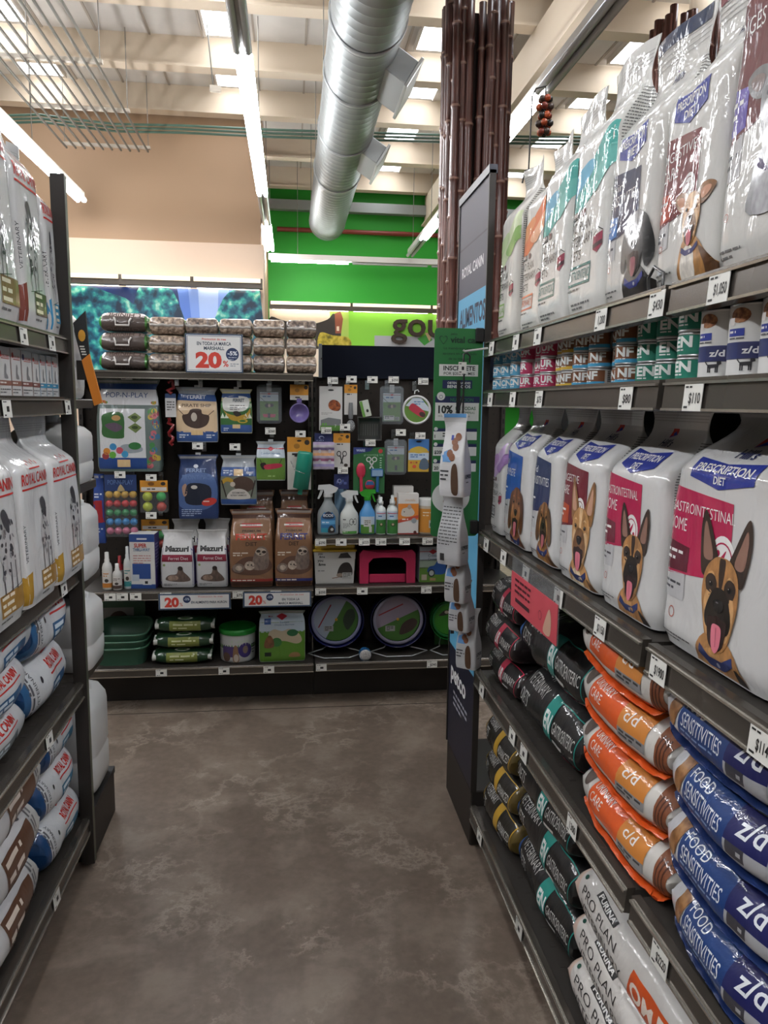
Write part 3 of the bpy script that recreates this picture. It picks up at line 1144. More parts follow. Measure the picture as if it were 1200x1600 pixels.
class Standing:
    """Upright gusseted food bag: boxy at the foot, drawn together to a flat sealed header."""
    def __init__(s, W, H, D, seed, hd=0.12, shoulder=0.50, amp=0.006, tilt=0.0, pinch=0.12, slump=0.0):
        s.W, s.H, s.D, s.seed, s.hd, s.sh, s.amp, s.tilt, s.pinch, s.slump = W, H, D, seed, hd, shoulder, amp, tilt, pinch, slump
        s.o = Vector((seed * 7.31, seed * 3.17, seed * 1.7))

    def par(s, t):
        k = ss(s.sh, 1 - s.hd, t)
        f = (0.90 + 0.10 * ss(0, 0.07, t)) * (1 - k) + 0.03 * k
        a = s.W / 2 * (0.965 + 0.035 * ss(0, 0.06, t)) * (1 - s.pinch * math.sin(math.pi * ss(s.sh * .7, 1.0, t)) * 0.8)
        n = 8.0 * (1 - k) + 2.2 * k
        return a, s.D / 2 * f, n

    def fin(s, x, y, t, a, b):
        k = ss(s.sh * .8, 0.95, t)
        w = 1 - min(1.0, (y / max(b, 1e-4)) ** 2)
        x -= sgn(x) * 0.16 * a * k * w * w * min(1, abs(x / a)) ** 4 * (1 - ss(0.88, 1, t))
        p = Vector((x, y, t * s.H))
        q = Vector((x * 6, y * 6, p.z * 5)) + s.o
        wv = noise.noise_vector(q) * s.amp * (0.5 + 0.9 * k)
        w2 = noise.noise_vector(Vector((x * 16, y * 10, p.z * 13)) + s.o) * s.amp * 0.35
        p += Vector((wv.x * 0.5, wv.y + w2.y, 0)) * min(1, t * 8)
        p.y += s.tilt * s.H * ss(s.sh, 1, t) ** 1.3
        p.y += 0.010 * math.sin(5 * x / s.W + s.seed) * ss(0.8, 1, t)
        p.z -= s.slump * (x / s.W + 0.5) * ss(0.6, 1, t)
        return p

    def front(s, u, v):
        t = min(1, max(0, v / s.H))
        a, b, n = s.par(t)
        x = max(-a * 0.999, min(a * 0.999, u * a / (s.W / 2)))
        y = -b * (1 - abs(x / a) ** n) ** (1 / n)
        return s.fin(x, y, t, a, b)

    def side(s, sg):
        def f(u, v):
            t = min(1, max(0, v / s.H))
            a, b, n = s.par(t)
            y = max(-b * 0.999, min(b * 0.999, sg * u * b / (s.D / 2)))
            x = sg * a * (1 - abs(y / b) ** n) ** (1 / n)
            return s.fin(x, y, t, a, b)
        return f

    def rings(s, t0, t1, m, N=56):
        out = []
        for i in range(m + 1):
            t = t0 + (t1 - t0) * i / m
            a, b, n = s.par(t)
            D = []
            K = 240
            for k in range(K):
                th = 2 * math.pi * k / K
                c, d = math.cos(th), math.sin(th)
                D.append((a * sgn(c) * abs(c) ** (2 / n), b * sgn(d) * abs(d) ** (2 / n)))
            L = [0.0]
            for k in range(K):
                p, q = D[k], D[(k + 1) % K]
                L.append(L[-1] + math.hypot(q[0] - p[0], q[1] - p[1]))
            row, j = [], 0
            for k in range(N):
                tgt = L[-1] * k / N
                while L[j + 1] < tgt: j += 1
                r = (tgt - L[j]) / max(1e-9, L[j + 1] - L[j])
                p, q = D[j], D[(j + 1) % K]
                row.append(s.fin(p[0] + (q[0] - p[0]) * r, p[1] + (q[1] - p[1]) * r, t, a, b))
            out.append(row)
        return out


def standing_bag(name, label, cat, loc, rz, S, base, art=None, header=None, group=None, rx=0.0, sideart=None, mk=film):
    t = thing(name, label, cat, (loc[0], loc[1], loc[2] + .0035), rz, group, rx)
    b = MB()
    P = S.rings(0, 1 - S.hd, 34)
    bm = mk(base)
    b.grid(P, bm, True, closed=True)
    b.add(P[0], [tuple(range(len(P[0]) - 1, -1, -1))], bm)
    if art:
        art(Panel(b, S.front, 0.013, lim=(-S.W * .488, S.W * .488, 0.004, S.H * (1 - S.hd))), S.W, S.H)
    for sg in (1, -1):
        if sideart:
            sideart(Panel(b, S.side(sg), 0.013, lim=(-S.D * .46, S.D * .46, 0.004, S.H * (1 - S.hd))), S.D, S.H, sg)
    b.build('pouch', t)
    b = MB()
    P = S.rings(1 - S.hd, 1.0, 6)
    hm = bm
    b.grid(P, hm, True, closed=True)
    b.add(P[-1], [tuple(range(len(P[-1])))], hm)
    hp = Panel(b, S.front, 0.013, lim=(-S.W * .48, S.W * .48, S.H * (1 - S.hd), S.H))
    if header:
        hp.rect(-S.W * .42, S.H * (1 - S.hd * .34), S.W * .42, S.H * .998, mk(header), 2)
        hq = Panel(b, lambda u, v: S.fin(-u * S.par(v / S.H)[0] / (S.W / 2), S.par(v / S.H)[1] * (1 - min(.999, abs(u / (S.W / 2))) ** 2.2) ** (1 / 2.2), v / S.H, *S.par(v / S.H)[:2]), 0.013)
        hq.rect(-S.W * .42, S.H * (1 - S.hd * .34), S.W * .42, S.H * .998, mk(header), 2)
    for q in range(4):
        v = S.H * (1 - S.hd * (0.40 + 0.11 * q))
        hp.rect(-S.W * .46, v, S.W * .46, v + 0.0016, mk('#a9a9a6'), 1)
    b.build('top_seal', t)
    return t


class Lying:
    """Full bag lying flat, its rounded foot turned to the aisle."""
    def __init__(s, W, L, T, seed, nose=0.62, amp=0.005, droop=0.0, ends=12.0, sag=0.0, low=0.36):
        s.W, s.L, s.T, s.seed, s.amp, s.droop, s.ends, s.sag = W, L, T, seed, amp, droop, ends, sag
        s.lo = low                                # share of the thickness under the foremost line
        s.o = Vector((seed * 5.3, seed * 2.9, seed * 4.1))
        def arc(hz, r, e):
            N = 60
            pts = [(hz * math.sin(math.pi / 2 * i / N) ** (2 / e), r * (1 - math.cos(math.pi / 2 * i / N) ** (2 / e))) for i in range(N + 1)]
            tab = [0.0]
            for i in range(N):
                tab.append(tab[-1] + math.hypot(pts[i + 1][0] - pts[i][0], pts[i + 1][1] - pts[i][1]))
            return pts, tab
        s.rt, s.rb = nose * T, 0.55 * T
        s.r = s.rt
        s.up, s.dn = arc(T * (1 - low), s.rt, 2.1), arc(T * low, s.rb, 2.4)
        s.qt, s.qb = s.up[1][-1], s.dn[1][-1]
        s.q = s.qt

    def prof(s, v):
        """v: 0 at the foremost line, q at the top of the nose, -q at its foot, beyond that along the flat faces."""
        (pts, tab), r = (s.up, s.rt) if v >= 0 else (s.dn, s.rb)
        a = abs(v)
        if a >= s.q:
            return sgn(v) * pts[-1][0] + (s.lo - .5) * s.T, -s.L / 2 + r + (a - s.q)
        a *= tab[-1] / s.q
        lo, hi = 0, len(tab) - 1
        while hi - lo > 1:
            m = (lo + hi) // 2
            if tab[m] <= a: lo = m
            else: hi = m
        k = (a - tab[lo]) / max(1e-9, tab[hi] - tab[lo])
        z = pts[lo][0] + (pts[hi][0] - pts[lo][0]) * k
        y = pts[lo][1] + (pts[hi][1] - pts[lo][1]) * k
        return sgn(v) * z + (s.lo - .5) * s.T, -s.L / 2 + y

    def fin(s, x, y, z):
        u = x / (s.W / 2)
        e = max(0.0, 1 - abs(u) ** s.ends) ** 0.36
        back = 1 - ss(s.L * 0.30, s.L * 0.5, y)
        z2 = z * .965 * (0.06 + 0.94 * e) * (0.25 + 0.75 * back)
        y += 0.12 * s.T * abs(u) ** 3 + s.sag * (1 - u * u)
        q = Vector((x * 7, y * 7, z * 9)) + s.o
        w = noise.noise_vector(q) * s.amp
        w2 = noise.noise_vector(Vector((x * 19, y * 19, z * 15)) + s.o) * s.amp * 0.45
        # bottom stays flat where it lies on what is below
        k = (0.25 + 0.75 * ss(-0.5, 0.3, z / s.T)) * (1 - .9 * ss(-s.L / 2 + s.r * .5, -s.L / 2 + s.r * 1.05, y)) * .8
        return Vector((x + w.x * 0.3, y + w.y + w2.y, s.T / 2 + z2 + (w.z + w2.z) * k * e - s.droop * u * u * s.T))

    def front(s, u, v):
        z, y = s.prof(v)
        return s.fin(max(-s.W * .4995, min(s.W * .4995, u)), y, z)

    def rows(s, nu=34):
        vs = [-s.q - (s.L - 2 * s.r)]
        tot = s.L - 1.5 * s.rt
        seq = [-s.q - tot * k / 8 for k in range(8, 0, -1)] + [-s.q + 2 * s.q * k / 22 for k in range(23)] + [s.q + tot * k / 12 for k in range(1, 13)]
        out = []
        for i in range(nu + 1):
            c = -math.cos(math.pi * i / nu)
            x = s.W / 2 * (0.55 * c + 0.45 * (2 * i / nu - 1))
            row = []
            for v in seq:
                z, y = s.prof(v)
                row.append(s.fin(x, y, z))
            # back closure
            z, y = s.T / 2, s.L / 2 - s.r * .4
            row.append(s.fin(x, s.L / 2 - s.r * .5, s.T * .4)); row.append(s.fin(x, s.L / 2, 0)); row.append(s.fin(x, s.L / 2 - s.r * .5, -s.T * .4))
            out.append(row)
        return out


def lying_bag(name, label, cat, loc, rz, S, base, art=None, group=None, ends=None, rx=0.0, mk=film, ry=0.0, seam=None):
    t = thing(name, label, cat, (loc[0], loc[1], loc[2] + .003), rz, group, rx, ry)
    b = MB()
    rows = s_rows = S.rows()
    n = len(rows)
    bm = mk(base)
    em = mk(ends) if ends else bm
    b.grid(rows, bm, True, closed=True, mfun=(lambda i, j: em if (i < 3 or i > n - 5) else bm))
    for row, rev in ((rows[0], False), (rows[-1], True)):
        f = tuple(range(len(row)))
        b.add(row, [f if not rev else tuple(reversed(f))], em)
    if art:
        art(Panel(b, S.front, 0.012, lim=(-S.W * .49, S.W * .49, -S.q - 0.05, S.q + S.L * .55)), S.W, S.q, S)
    b.build('pouch', t)
    if seam:            # flattened fin seal standing out along the foot
        b = MB()
        P = []
        for i in range(25):
            u = -S.W * .47 + S.W * .94 * i / 24
            a = S.front(u, -S.q * 0.55)
            w = 0.004 * math.sin(i * 1.7 + S.seed)
            zf = lambda p: Vector((p.x, p.y, max(p.z, .003)))
            P.append([zf(a + Vector((0, 0.006, 0.002))), zf(a + Vector((0, -0.016, -0.007 + w))), zf(a + Vector((0, -0.0165, -0.0085 + w))), zf(a + Vector((0, 0.006, -0.0008)))])
        b.grid(P, mk(seam), True, closed=True)
        b.build('fin_seal', t)
    return t


# ------------------------------------------------------------------ dogs printed on the bags
K_ = lambda h: film(h)


def fur(h):
    """Printed fur: the ink with fine darker and lighter hairs in it."""
    r, g, b_ = (int(h[i:i + 2], 16) for i in (1, 3, 5))
    f = lambda k: '#%02x%02x%02x' % tuple(min(255, int(c * k)) for c in (r, g, b_))
    return noise_mat('fur_' + h[1:], [f(.78), h, f(1.16)], 60, rough=0.38, detail=7, coat=0.45, lo=.30, hi=.70, dist=.4, stretch=(1.3, 1.3, .7))


def dog(P, cx, cy, s, kind, L=4):
    """Printed portrait of a dog; cx, cy is the nose, s the height from chin to brow."""
    pal = {
        'shepherd': dict(coat='#a87848', light='#c79a68', dark='#1e1815', ear='#33261f', inner='#8d6a5c', mask='#17120f', chest='#b98a55', tongue='#d8788a', collar='#1f2f66'),
        'tan': dict(coat='#b98a55', light='#dcb98c', dark='#6b4a2b', ear='#8a6238', inner='#c79a80', mask='#7a5636', chest='#e0c9a6', tongue='#d8788a', collar='#1f2f66'),
        'small': dict(coat='#a8773f', light='#d8b487', dark='#5a3c22', ear='#7d5630', inner='#c9977c', mask='#6d4a2a', chest='#dcd6cc', tongue='#c9707c', collar='#23306a'),
        'black': dict(coat='#09090b', light='#161518', dark='#060607', ear='#070708', inner='#1a1a1e', mask='#161210', chest='#08080b', tongue='#8a4a56', collar='#1c2a78'),
        'spaniel': dict(coat='#7d4a28', light='#a8703f', dark='#45260f', ear='#5a3218', inner='#5a3218', mask='#8f5c34', chest='#9a6434', tongue='#c9707c', collar='#20306a'),
        'setter': dict(coat='#8d5f35', light='#b98850', dark='#4a2f18', ear='#60401f', inner='#60401f', mask='#3a2818', chest='#a87840', tongue='#b5656c', collar='#20306a'),
        'grey': dict(coat='#6d6d70', light='#98989a', dark='#3a3a3e', ear='#4d4a4a', inner='#7a6a66', mask='#545458', chest='#8a8a8e', tongue='#a9606c', collar='#3a2a58'),
    }[kind]
    c = {k: (fur(v) if k in ('coat', 'chest', 'light', 'ear', 'dark', 'mask') else film(v)) for k, v in pal.items()}
    blk, wht = film('#0c0b0b'), film('#d8d4ce')
    f = lambda pts: [(cx + x * s, cy + y * s) for x, y in pts]
    # chest and back
    P.blob(f([(-.62, -2.0), (-.72, -1.35), (-.55, -.75), (0, -.5), (.5, -.7), (.85, -1.05), (1.25, -1.5), (1.45, -2.0)]), c['coat'], L)
    P.blob(f([(-.5, -2.0), (-.55, -1.4), (-.38, -.95), (0, -.85), (.28, -1.05), (.4, -1.5), (.3, -2.0)]), c['chest'], L + 1)
    P.blob(f([(.62, -1.02), (.95, -1.15), (1.30, -1.55), (1.45, -2.0), (1.05, -2.0), (.95, -1.55)]), c['dark'], L + 1)
    if kind == 'shepherd':
        for q in range(5):
            P.blob(f([(-.4 + q * .16, -1.25 - .1 * (q % 2)), (-.33 + q * .16, -1.22), (-.36 + q * .16, -1.75), (-.41 + q * .16, -1.7)]), c['coat'], L + 2, 3)
    # collar
    P.poly(f([(-.52, -.86), (-.2, -1.02), (.25, -1.0), (.56, -.82), (.6, -.98), (.27, -1.18), (-.22, -1.2), (-.56, -1.04)]), c['collar'], L + 2)
    P.ell(cx + .1 * s, cy - 1.1 * s, .06 * s, .05 * s, film('#9aa0b4'), L + 3, 10)
    # ears
    if kind in ('shepherd', 'tan'):
        for g in (-1, 1):
            P.blob(f([(g * .16, .72), (g * .34, 1.15), (g * .60, 1.62), (g * .74, 1.68), (g * .82, 1.3), (g * .78, .8), (g * .62, .45)]), c['ear'], L + 1)
            P.blob(f([(g * .36, .82), (g * .50, 1.2), (g * .66, 1.5), (g * .72, 1.2), (g * .66, .8)]), c['inner'], L + 2)
    elif kind in ('small', 'grey'):
        for g in (-1, 1):
            P.blob(f([(g * .30, .78), (g * .55, 1.0), (g * .95, 1.05), (g * 1.22, .92), (g * 1.1, .62), (g * .85, .42), (g * .55, .38)]), c['ear'], L + 1)
            P.blob(f([(g * .55, .78), (g * .85, .9), (g * 1.08, .84), (g * .95, .62), (g * .66, .52)]), c['inner'], L + 2)
    # head
    P.blob(f([(-.52, .62), (-.60, .2), (-.52, -.25), (-.34, -.72), (0, -.90), (.34, -.72), (.52, -.25), (.60, .2), (.52, .62), (.25, .86), (0, .90), (-.25, .86)]), c['coat'], L + 3)
    if kind in ('black', 'spaniel', 'setter'):
        for g in (-1, 1):
            P.blob(f([(g * .40, .72), (g * .66, .60), (g * .84, .1), (g * .86, -.5), (g * .68, -.72), (g * .52, -.4), (g * .48, .1)]), c['ear'], L + 4)
    P.blob(f([(-.50, .0), (-.40, .25), (-.20, .1), (-.22, -.5), (-.34, -.62), (-.48, -.3)]), c['light'], L + 4)
    P.blob(f([(.50, .0), (.40, .25), (.20, .1), (.22, -.5), (.34, -.62), (.48, -.3)]), c['light'], L + 4)
    P.blob(f([(-.10, .82), (-.05, .35), (.05, .35), (.10, .82), (0, .88)]), c['light'] if kind in ('tan', 'small', 'grey') else c['ear'], L + 4)
    if kind == 'shepherd':
        P.blob(f([(-.50, .42), (-.30, .56), (-.12, .40), (-.18, .12), (-.40, .16)]), c['ear'], L + 4)
        P.blob(f([(.50, .42), (.30, .56), (.12, .40), (.18, .12), (.40, .16)]), c['ear'], L + 4)
    P.blob(f([(-.36, .02), (-.44, -.28), (-.30, -.50), (.30, -.50), (.44, -.28), (.36, .02), (.16, .30), (-.16, .30)]), c['mask'], L + 5)
    for g in (-1, 1):
        P.ell(cx + g * .31 * s, cy + .36 * s, .10 * s, .065 * s, c['dark'], L + 5, 14, g * .2)
        P.ell(cx + g * .30 * s, cy + .355 * s,   .056 * s, .05 * s, blk, L + 6, 12)
        P.ell(cx + g * .30 * s - .02 * s, cy + .38 * s, .013 * s, .013 * s, wht, L + 7, 8)
        P.blob(f([(g * .18, .52), (g * .30, .60), (g * .44, .52), (g * .30, .55)]), c['light'], L + 6, 3)
    P.blob(f([(-.17, .06), (0, .11), (.17, .06), (.13, -.08), (0, -.15), (-.13, -.08)]), blk, L + 7)
    P.ell(cx - .04 * s, cy + .05 * s, .05 * s, .016 * s, film('#6a666a'), L + 8, 8)
    if kind not in ('grey',):
        P.blob(f([(-.33, -.30), (-.16, -.24), (0, -.20), (.16, -.24), (.33, -.30), (.25, -.72), (0, -.86), (-.25, -.72)]), film('#241010'), L + 6)
        P.blob(f([(-.16, -.42), (0, -.36), (.17, -.42), (.16, -.74), (.03, -.90), (-.12, -.78)]), c['tongue'], L + 7)
        P.line(cx, cy - .42 * s, cx + .03 * s, cy - .78 * s, .018 * s, film('#a85468'), L + 8)
    else:
        P.blob(f([(-.35, -.1), (-.15, -.2), (.15, -.2), (.35, -.1), (.42, -.7), (.2, -1.1), (-.2, -1.1), (-.42, -.7)]), c['light'], L + 6)
        P.blob(f([(-.1, -.2), (.1, -.2), (.05, -.42), (-.05, -.42)]), c['dark'], L + 7, 3)


def cat(P, cx, cy, s, L=4):
    c, d, w = film('#8d5a34'), film('#4a2c18'), film('#d8cfc4')
    f = lambda pts: [(cx + x * s, cy + y * s) for x, y in pts]
    P.blob(f([(-.5, -1.8), (-.45, -.9), (0, -.5), (.45, -.9), (.5, -1.8)]), c, L)
    P.blob(f([(-.5, 0), (-.42, .45), (-.45, .85), (-.15, .55), (.15, .55), (.45, .85), (.42, .45), (.5, 0), (.25, -.45), (-.25, -.45)]), c, L + 1)
    for g in (-1, 1):
        P.ell(cx + g * .2 * s, cy + .12 * s, .09 * s, .07 * s, d, L + 2, 10)
    P.ell(cx, cy - .1 * s, .07 * s, .05 * s, d, L + 2, 10)
    P.ell(cx, cy - .25 * s, .2 * s, .12 * s, w, L + 2, 12)


# ------------------------------------------------------------------ bag artwork
BLUE, NAVY, WHT, BLK = '#1c2f8c', '#161d3e', '#e8e8e6', '#151515'


def art_rx(colour, lines, kind, left='#8a2a30', emblem=True, ds=0.155, dx=0.17, dy=0.235, split=0.20, badge=0.70, tint='#b9b9bb', k=1.0):
    """White bag with blue badge, one slanting colour block, round emblem and a dog."""
    def f(P, W, H):
        bl = film(BLUE); co = film(colour); w = film(WHT)
        # small emblem of two coloured squares with the name under it
        P.poly([(-.02 * W, .835 * H), (.07 * W, .85 * H), (.07 * W, .90 * H), (-.02 * W, .885 * H)], film('#c33a30'), 1)
        P.poly([(-.02 * W, .835 * H), (.07 * W, .85 * H), (.035 * W, .868 * H)], film('#2546a8'), 2)
        P.text("Hill's", .03 * W, .795 * H, .032 * H, film('#1c2450'), 2, 'C', .16 * W, .02)
        P.poly([(-.30 * W, badge * H), (-.02 * W, (badge - .035) * H), (.26 * W, badge * H), (.26 * W, (badge + .075) * H), (-.02 * W, (badge + .060) * H), (-.30 * W, (badge + .075) * H)], bl, 2)
        P.text('PRESCRIPTION', -.02 * W, (badge + .026) * H, .028 * H, w, 3, 'C', .48 * W, .02)
        P.text('DIET', -.02 * W, (badge - .015) * H, .028 * H, w, 3, 'C', None, .02)
        top = badge - .045
        P.poly([(-.49 * W, top * H), (split * W, (top - .03) * H), (split * W, (top - .315 * k) * H), (-.49 * W, (top - .375 * k) * H)], co, 1)
        n = len(lines)
        for i, l in enumerate(lines):
            P.text(l, -.46 * W, (top - (.105 + .075 * i) * k) * H, .042 * H * k if i == 0 else .052 * H * k, w, 2, 'L', min(.60 * W, .042 * H * .72 * len(l)), -0.005)
        if emblem:
            ex, ey = .06 * W, (top - .245 * k) * H
            P.ell(ex, ey, .105 * W, .115 * W, w, 2, 24)
            P.ring(ex, ey, .085 * W, .008 * W, co, 3)
            P.blob([(ex - .04 * W, ey - .05 * W), (ex, ey - .02 * W), (ex + .03 * W, ey + .05 * W), (ex + .005 * W, ey + .03 * W), (ex - .03 * W, ey - .01 * W)], co, 3)
            P.ell(ex - .035 * W, ey + .03 * W, .016 * W, .016 * W, co, 3, 8)
            P.ell(ex + .04 * W, ey - .03 * W, .016 * W, .016 * W, co, 3, 8)
        P.poly([(-.49 * W, (top - .225 * k) * H), (-.22 * W, (top - .24 * k) * H), (-.22 * W, (top - .34 * k) * H), (-.49 * W, (top - .355 * k) * H)], film(left), 2)
        P.lines(-.46 * W, (top - .275 * k) * H, .18 * W, 2, .03 * H * k, .012 * H * k, w, 3, 3)
        P.poly([(-.49 * W, (top - .365 * k) * H), (-.24 * W, (top - .35 * k) * H), (-.24 * W, (top - .46 * k) * H), (-.49 * W, (top - .47 * k) * H)], film(tint), 1)
        P.lines(-.46 * W, (top - .405 * k) * H, .18 * W, 2, .025 * H * k, .010 * H, film('#4a4a50'), 2, 5)
        P.ring(-.35 * W, .14 * H, .03 * W, .005 * W, film('#b5503c'), 2, 14)
        P.lines(-.44 * W, .05 * H, .3 * W, 2, .016 * H, .006 * H, film('#6a6a6a'), 2, 6)
        dog(P, dx * W, dy * H, ds * W * 1.5, kind, 4)
    return f


def side_lines(col='#5a5a5a', bar=None):
    def f(P, D, H, sg):
        m = film(col)
        P.lines(-D * .36, .82 * H, D * .72, 52, .0118 * H, .0038 * H, m, 1, int(sg) + 3)
        if bar:
            P.rect(-D * .3, .10 * H, D * .3, .17 * H, film(bar), 1)
            for i in range(12):
                P.rect(-D * .26 + i * D * .045, .03 * H, -D * .26 + i * D * .045 + D * .02, .09 * H, m, 1)
    return f


def art_pp(colours, box, boxtext, bw=.46):
    """White bag with a brush stroke of colour, thin serif-like lettering and a framed diet name."""
    def f(P, W, H):
        k = film(BLK)
        c0, c1, c2 = (film(c) for c in colours)
        P.blob([(-.49 * W, 0.495 * H), (-.2 * W, 0.565 * H), (.2 * W, 0.635 * H), (.49 * W, 0.695 * H), (.49 * W, 0.555 * H), (.2 * W, 0.480 * H), (-.2 * W, 0.425 * H), (-.49 * W, 0.385 * H)], c1, 1, 6)
        P.blob([(-.49 * W, 0.555 * H), (-.2 * W, 0.595 * H), (.0 * W, 0.605 * H), (.1 * W, 0.570 * H), (-.2 * W, 0.510 * H), (-.49 * W, 0.475 * H)], c0, 2, 6)
        P.blob([(-.1 * W, 0.495 * H), (.2 * W, 0.550 * H), (.49 * W, 0.615 * H), (.49 * W, 0.545 * H), (.2 * W, 0.465 * H)], c2, 3, 6)
        P.blob([(-.49 * W, .64 * H), (-.42 * W, .62 * H), (-.40 * W, .53 * H), (-.43 * W, .45 * H), (-.49 * W, .42 * H)], film('#5a4a40'), 3)
        P.rect(-.44 * W, .395 * H, -.22 * W, .423 * H, k, 4)
        P.text('PURINA', -.33 * W, .403 * H, .016 * H, film('#e0d8d4'), 4, 'C', .19 * W, .03)
        P.rect(-.15 * W, .397 * H, -.06 * W, .424 * H, film('#5a1c20'), 3)
        for i, l in enumerate(('PRO PLAN', 'VETERINARY', 'DIETS')):
            P.text(l, -.45 * W, (.340 - .056 * i) * H, .040 * H, k, 2, 'L', (.54, .64, .34)[i] * W, -0.004)
        bx = film(box)
        P.frame(-.45 * W, .125 * H, (-.45 + bw * 1.35) * W, .205 * H, .010 * H, bx, 2)
        P.text(boxtext, -.42 * W, .148 * H, .036 * H, bx, 2, 'L', bw * 1.22 * W, 0.0)
        mg = film('#8c2040')
        P.poly([(.22 * W, 0.290 * H), (.42 * W, 0.300 * H), (.42 * W, 0.250 * H), (.32 * W, 0.225 * H), (.22 * W, 0.240 * H)], mg, 2)
        P.poly([(.22 * W, 0.258 * H), (.42 * W, 0.268 * H), (.42 * W, 0.252 * H), (.22 * W, 0.242 * H)], film('#3a1020'), 3)
        P.line(.22 * W, 0.295 * H, .32 * W, 0.320 * H, .004 * H, k, 2); P.line(.32 * W, 0.320 * H, .42 * W, 0.303 * H, .004 * H, k, 2)
        P.lines(-.44 * W, .105 * H, .55 * W, 1, .02 * H, .008 * H, film('#4a4a4a'), 2, 3)
        P.lines(-.30 * W, .045 * H, .5 * W, 2, .016 * H, .008 * H, film('#7a7a7a'), 2, 9)
    return f


def art_rc(accent, panel, dogx=.16):
    """Silver-white bag with the red name, an ink-sketched dog and a coloured panel and edge stripe."""
    def f(P, W, H):
        red, k, a = film('#c2261f'), film('#26262a'), film(accent)
        for q in range(5):
            P.ell(-.16 * W + q * .08 * W, .735 * H + (.018 * H if q % 2 else .008 * H), .012 * W, .010 * H, red, 2, 8)
        P.rect(-.18 * W, .715 * H, .18 * W, .722 * H, red, 2)
        P.text('ROYAL CANIN', 0, .640 * H, .055 * H, red, 2, 'C', .84 * W, .02)
        P.rect(-.42 * W, .612 * H, .42 * W, .622 * H, red, 2)
        # sketched dog: a figure of many short ink blotches
        rnd = random.Random(int(W * 1000) + 3)
        gx, gy = dogx * W, .36 * H
        g1, g2 = film('#8c8c90'), film('#3a3a40')
        P.blob([(gx - .10 * W, gy + .18 * H), (gx + .02 * W, gy + .20 * H), (gx + .08 * W, gy + .15 * H), (gx + .05 * W, gy + .10 * H), (gx + .13 * W, gy + .02 * H), (gx + .17 * W, gy - .12 * H), (gx + .06 * W, gy - .14 * H), (gx - .04 * W, gy - .10 * H), (gx - .16 * W, gy - .03 * H), (gx - .12 * W, gy + .05 * H), (gx - .05 * W, gy + .10 * H)], film('#b5b5b6'), 2)
        P.blob([(gx - .09 * W, gy + .175 * H), (gx, gy + .195 * H), (gx + .07 * W, gy + .15 * H), (gx + .06 * W, gy + .08 * H), (gx - .02 * W, gy + .10 * H)], g2, 3)
        for i in range(26):
            x, y = gx + rnd.uniform(-.13, .13) * W, gy + rnd.uniform(-.12, .13) * H
            P.ell(x, y, rnd.uniform(.012, .035) * W, rnd.uniform(.006, .018) * H, g2 if i % 3 else g1, 4, 7, rnd.uniform(0, 3))
        for x in (-.12, .02, .12):
            P.line(gx + x * W, gy - .06 * H, gx + x * W, gy - .20 * H, .016 * W, g2, 3)
        P.line(gx - .2 * W, gy - .205 * H, gx + .25 * W, gy - .18 * H, .003 * H, k, 3)
        P.rect(-.08 * W, .06 * H, .42 * W, .165 * H, film(panel), 2)
        for i in range(3):
            P.lines(-.05 * W, (.14 - .035 * i) * H, .42 * W, 1, .02 * H, .016 * H, film('#e2d8c4'), 3, i)
        P.poly([(-.49 * W, .17 * H), (-.34 * W, .19 * H), (-.38 * W, .02 * H), (-.49 * W, .02 * H)], a, 2)
        P.rect(-.49 * W, .02 * H, -.44 * W, .42 * H, film('#c9c9c8'), 1)
        P.text('VETERINARY', -.41 * W, .24 * H, .018 * H, film('#3c3c40'), 2, 'L',   .20 * H, 0, rot=R(90))
        P.lines(-.08 * W, .035 * H, .4 * W, 1, .02 * H, .009 * H, film('#6a6a6a'), 2, 2)
    return f


def side_rc(accent):
    def f(P, D, H, sg):
        P.rect(-D * .46, .01 * H, -D * .10, .62 * H, film('#c4c4c2'), 1)
        P.rect(-D * .10, .01 * H, D * .22, .55 * H, film(accent), 1)
        P.text('VETERINARY', D * .08, .12 * H, D * .08, film('#e8e0cc'), 2, 'L', .22 * H, 0, rot=R(90))
        P.text('VETERINARY', -D * .25, .16 * H, D * .08, film('#3c3c40'), 2, 'L', .22 * H, 0, rot=R(90))
    return f


def art_rc_lying(panel, tone=None):
    def f(P, W, q, S):
        red = film('#c2261f')
        x0 = -.06 * W
        for i in range(4):
            P.ell(x0 + .10 * W + i * .05 * W, q * .76 + (.006 if i in (1, 2) else 0), .013 * W, .006, red, 2, 8)
        P.rect(x0 + .08 * W, q * .68, x0 + .27 * W, q * .71, red, 2)
        P.text('ROYAL CANIN', x0 + .18 * W, q * .34, q * .21, red, 2, 'C', .36 * W, .03)
        P.rect(x0 - .02 * W, q * .22, x0 + .40 * W, q * .26, red, 2)
        P.rect(x0 - .02 * W, -q * .45, x0 + .38 * W, q * .06, film(panel), 2)
        for i in range(3):
            P.lines(x0 + .01 * W, -q * (.08 + .14 * i), .33 * W, 1, .01, q * .09, film('#c9d8e2'), 3, i)
        P.ell(x0 - .17 * W, q * .25, .016 * W, q * .07, film('#2a2a30'), 2, 10)
        P.text('VETERINARY', -.32 * W, q * .7, .032 * W, film('#3c3c40'), 2, 'R', q * .9, 0, rot=R(90))
        P.lines(-.40 * W, q * .9, q * 1.3, 2, .03 * W, .02 * W, film('#5a5a60'), 2, 5, rot=R(-90))
        P.rect(-.495 * W, -q * 1.0, -.42 * W, q * .8, film(tone or panel), 2)
    return f


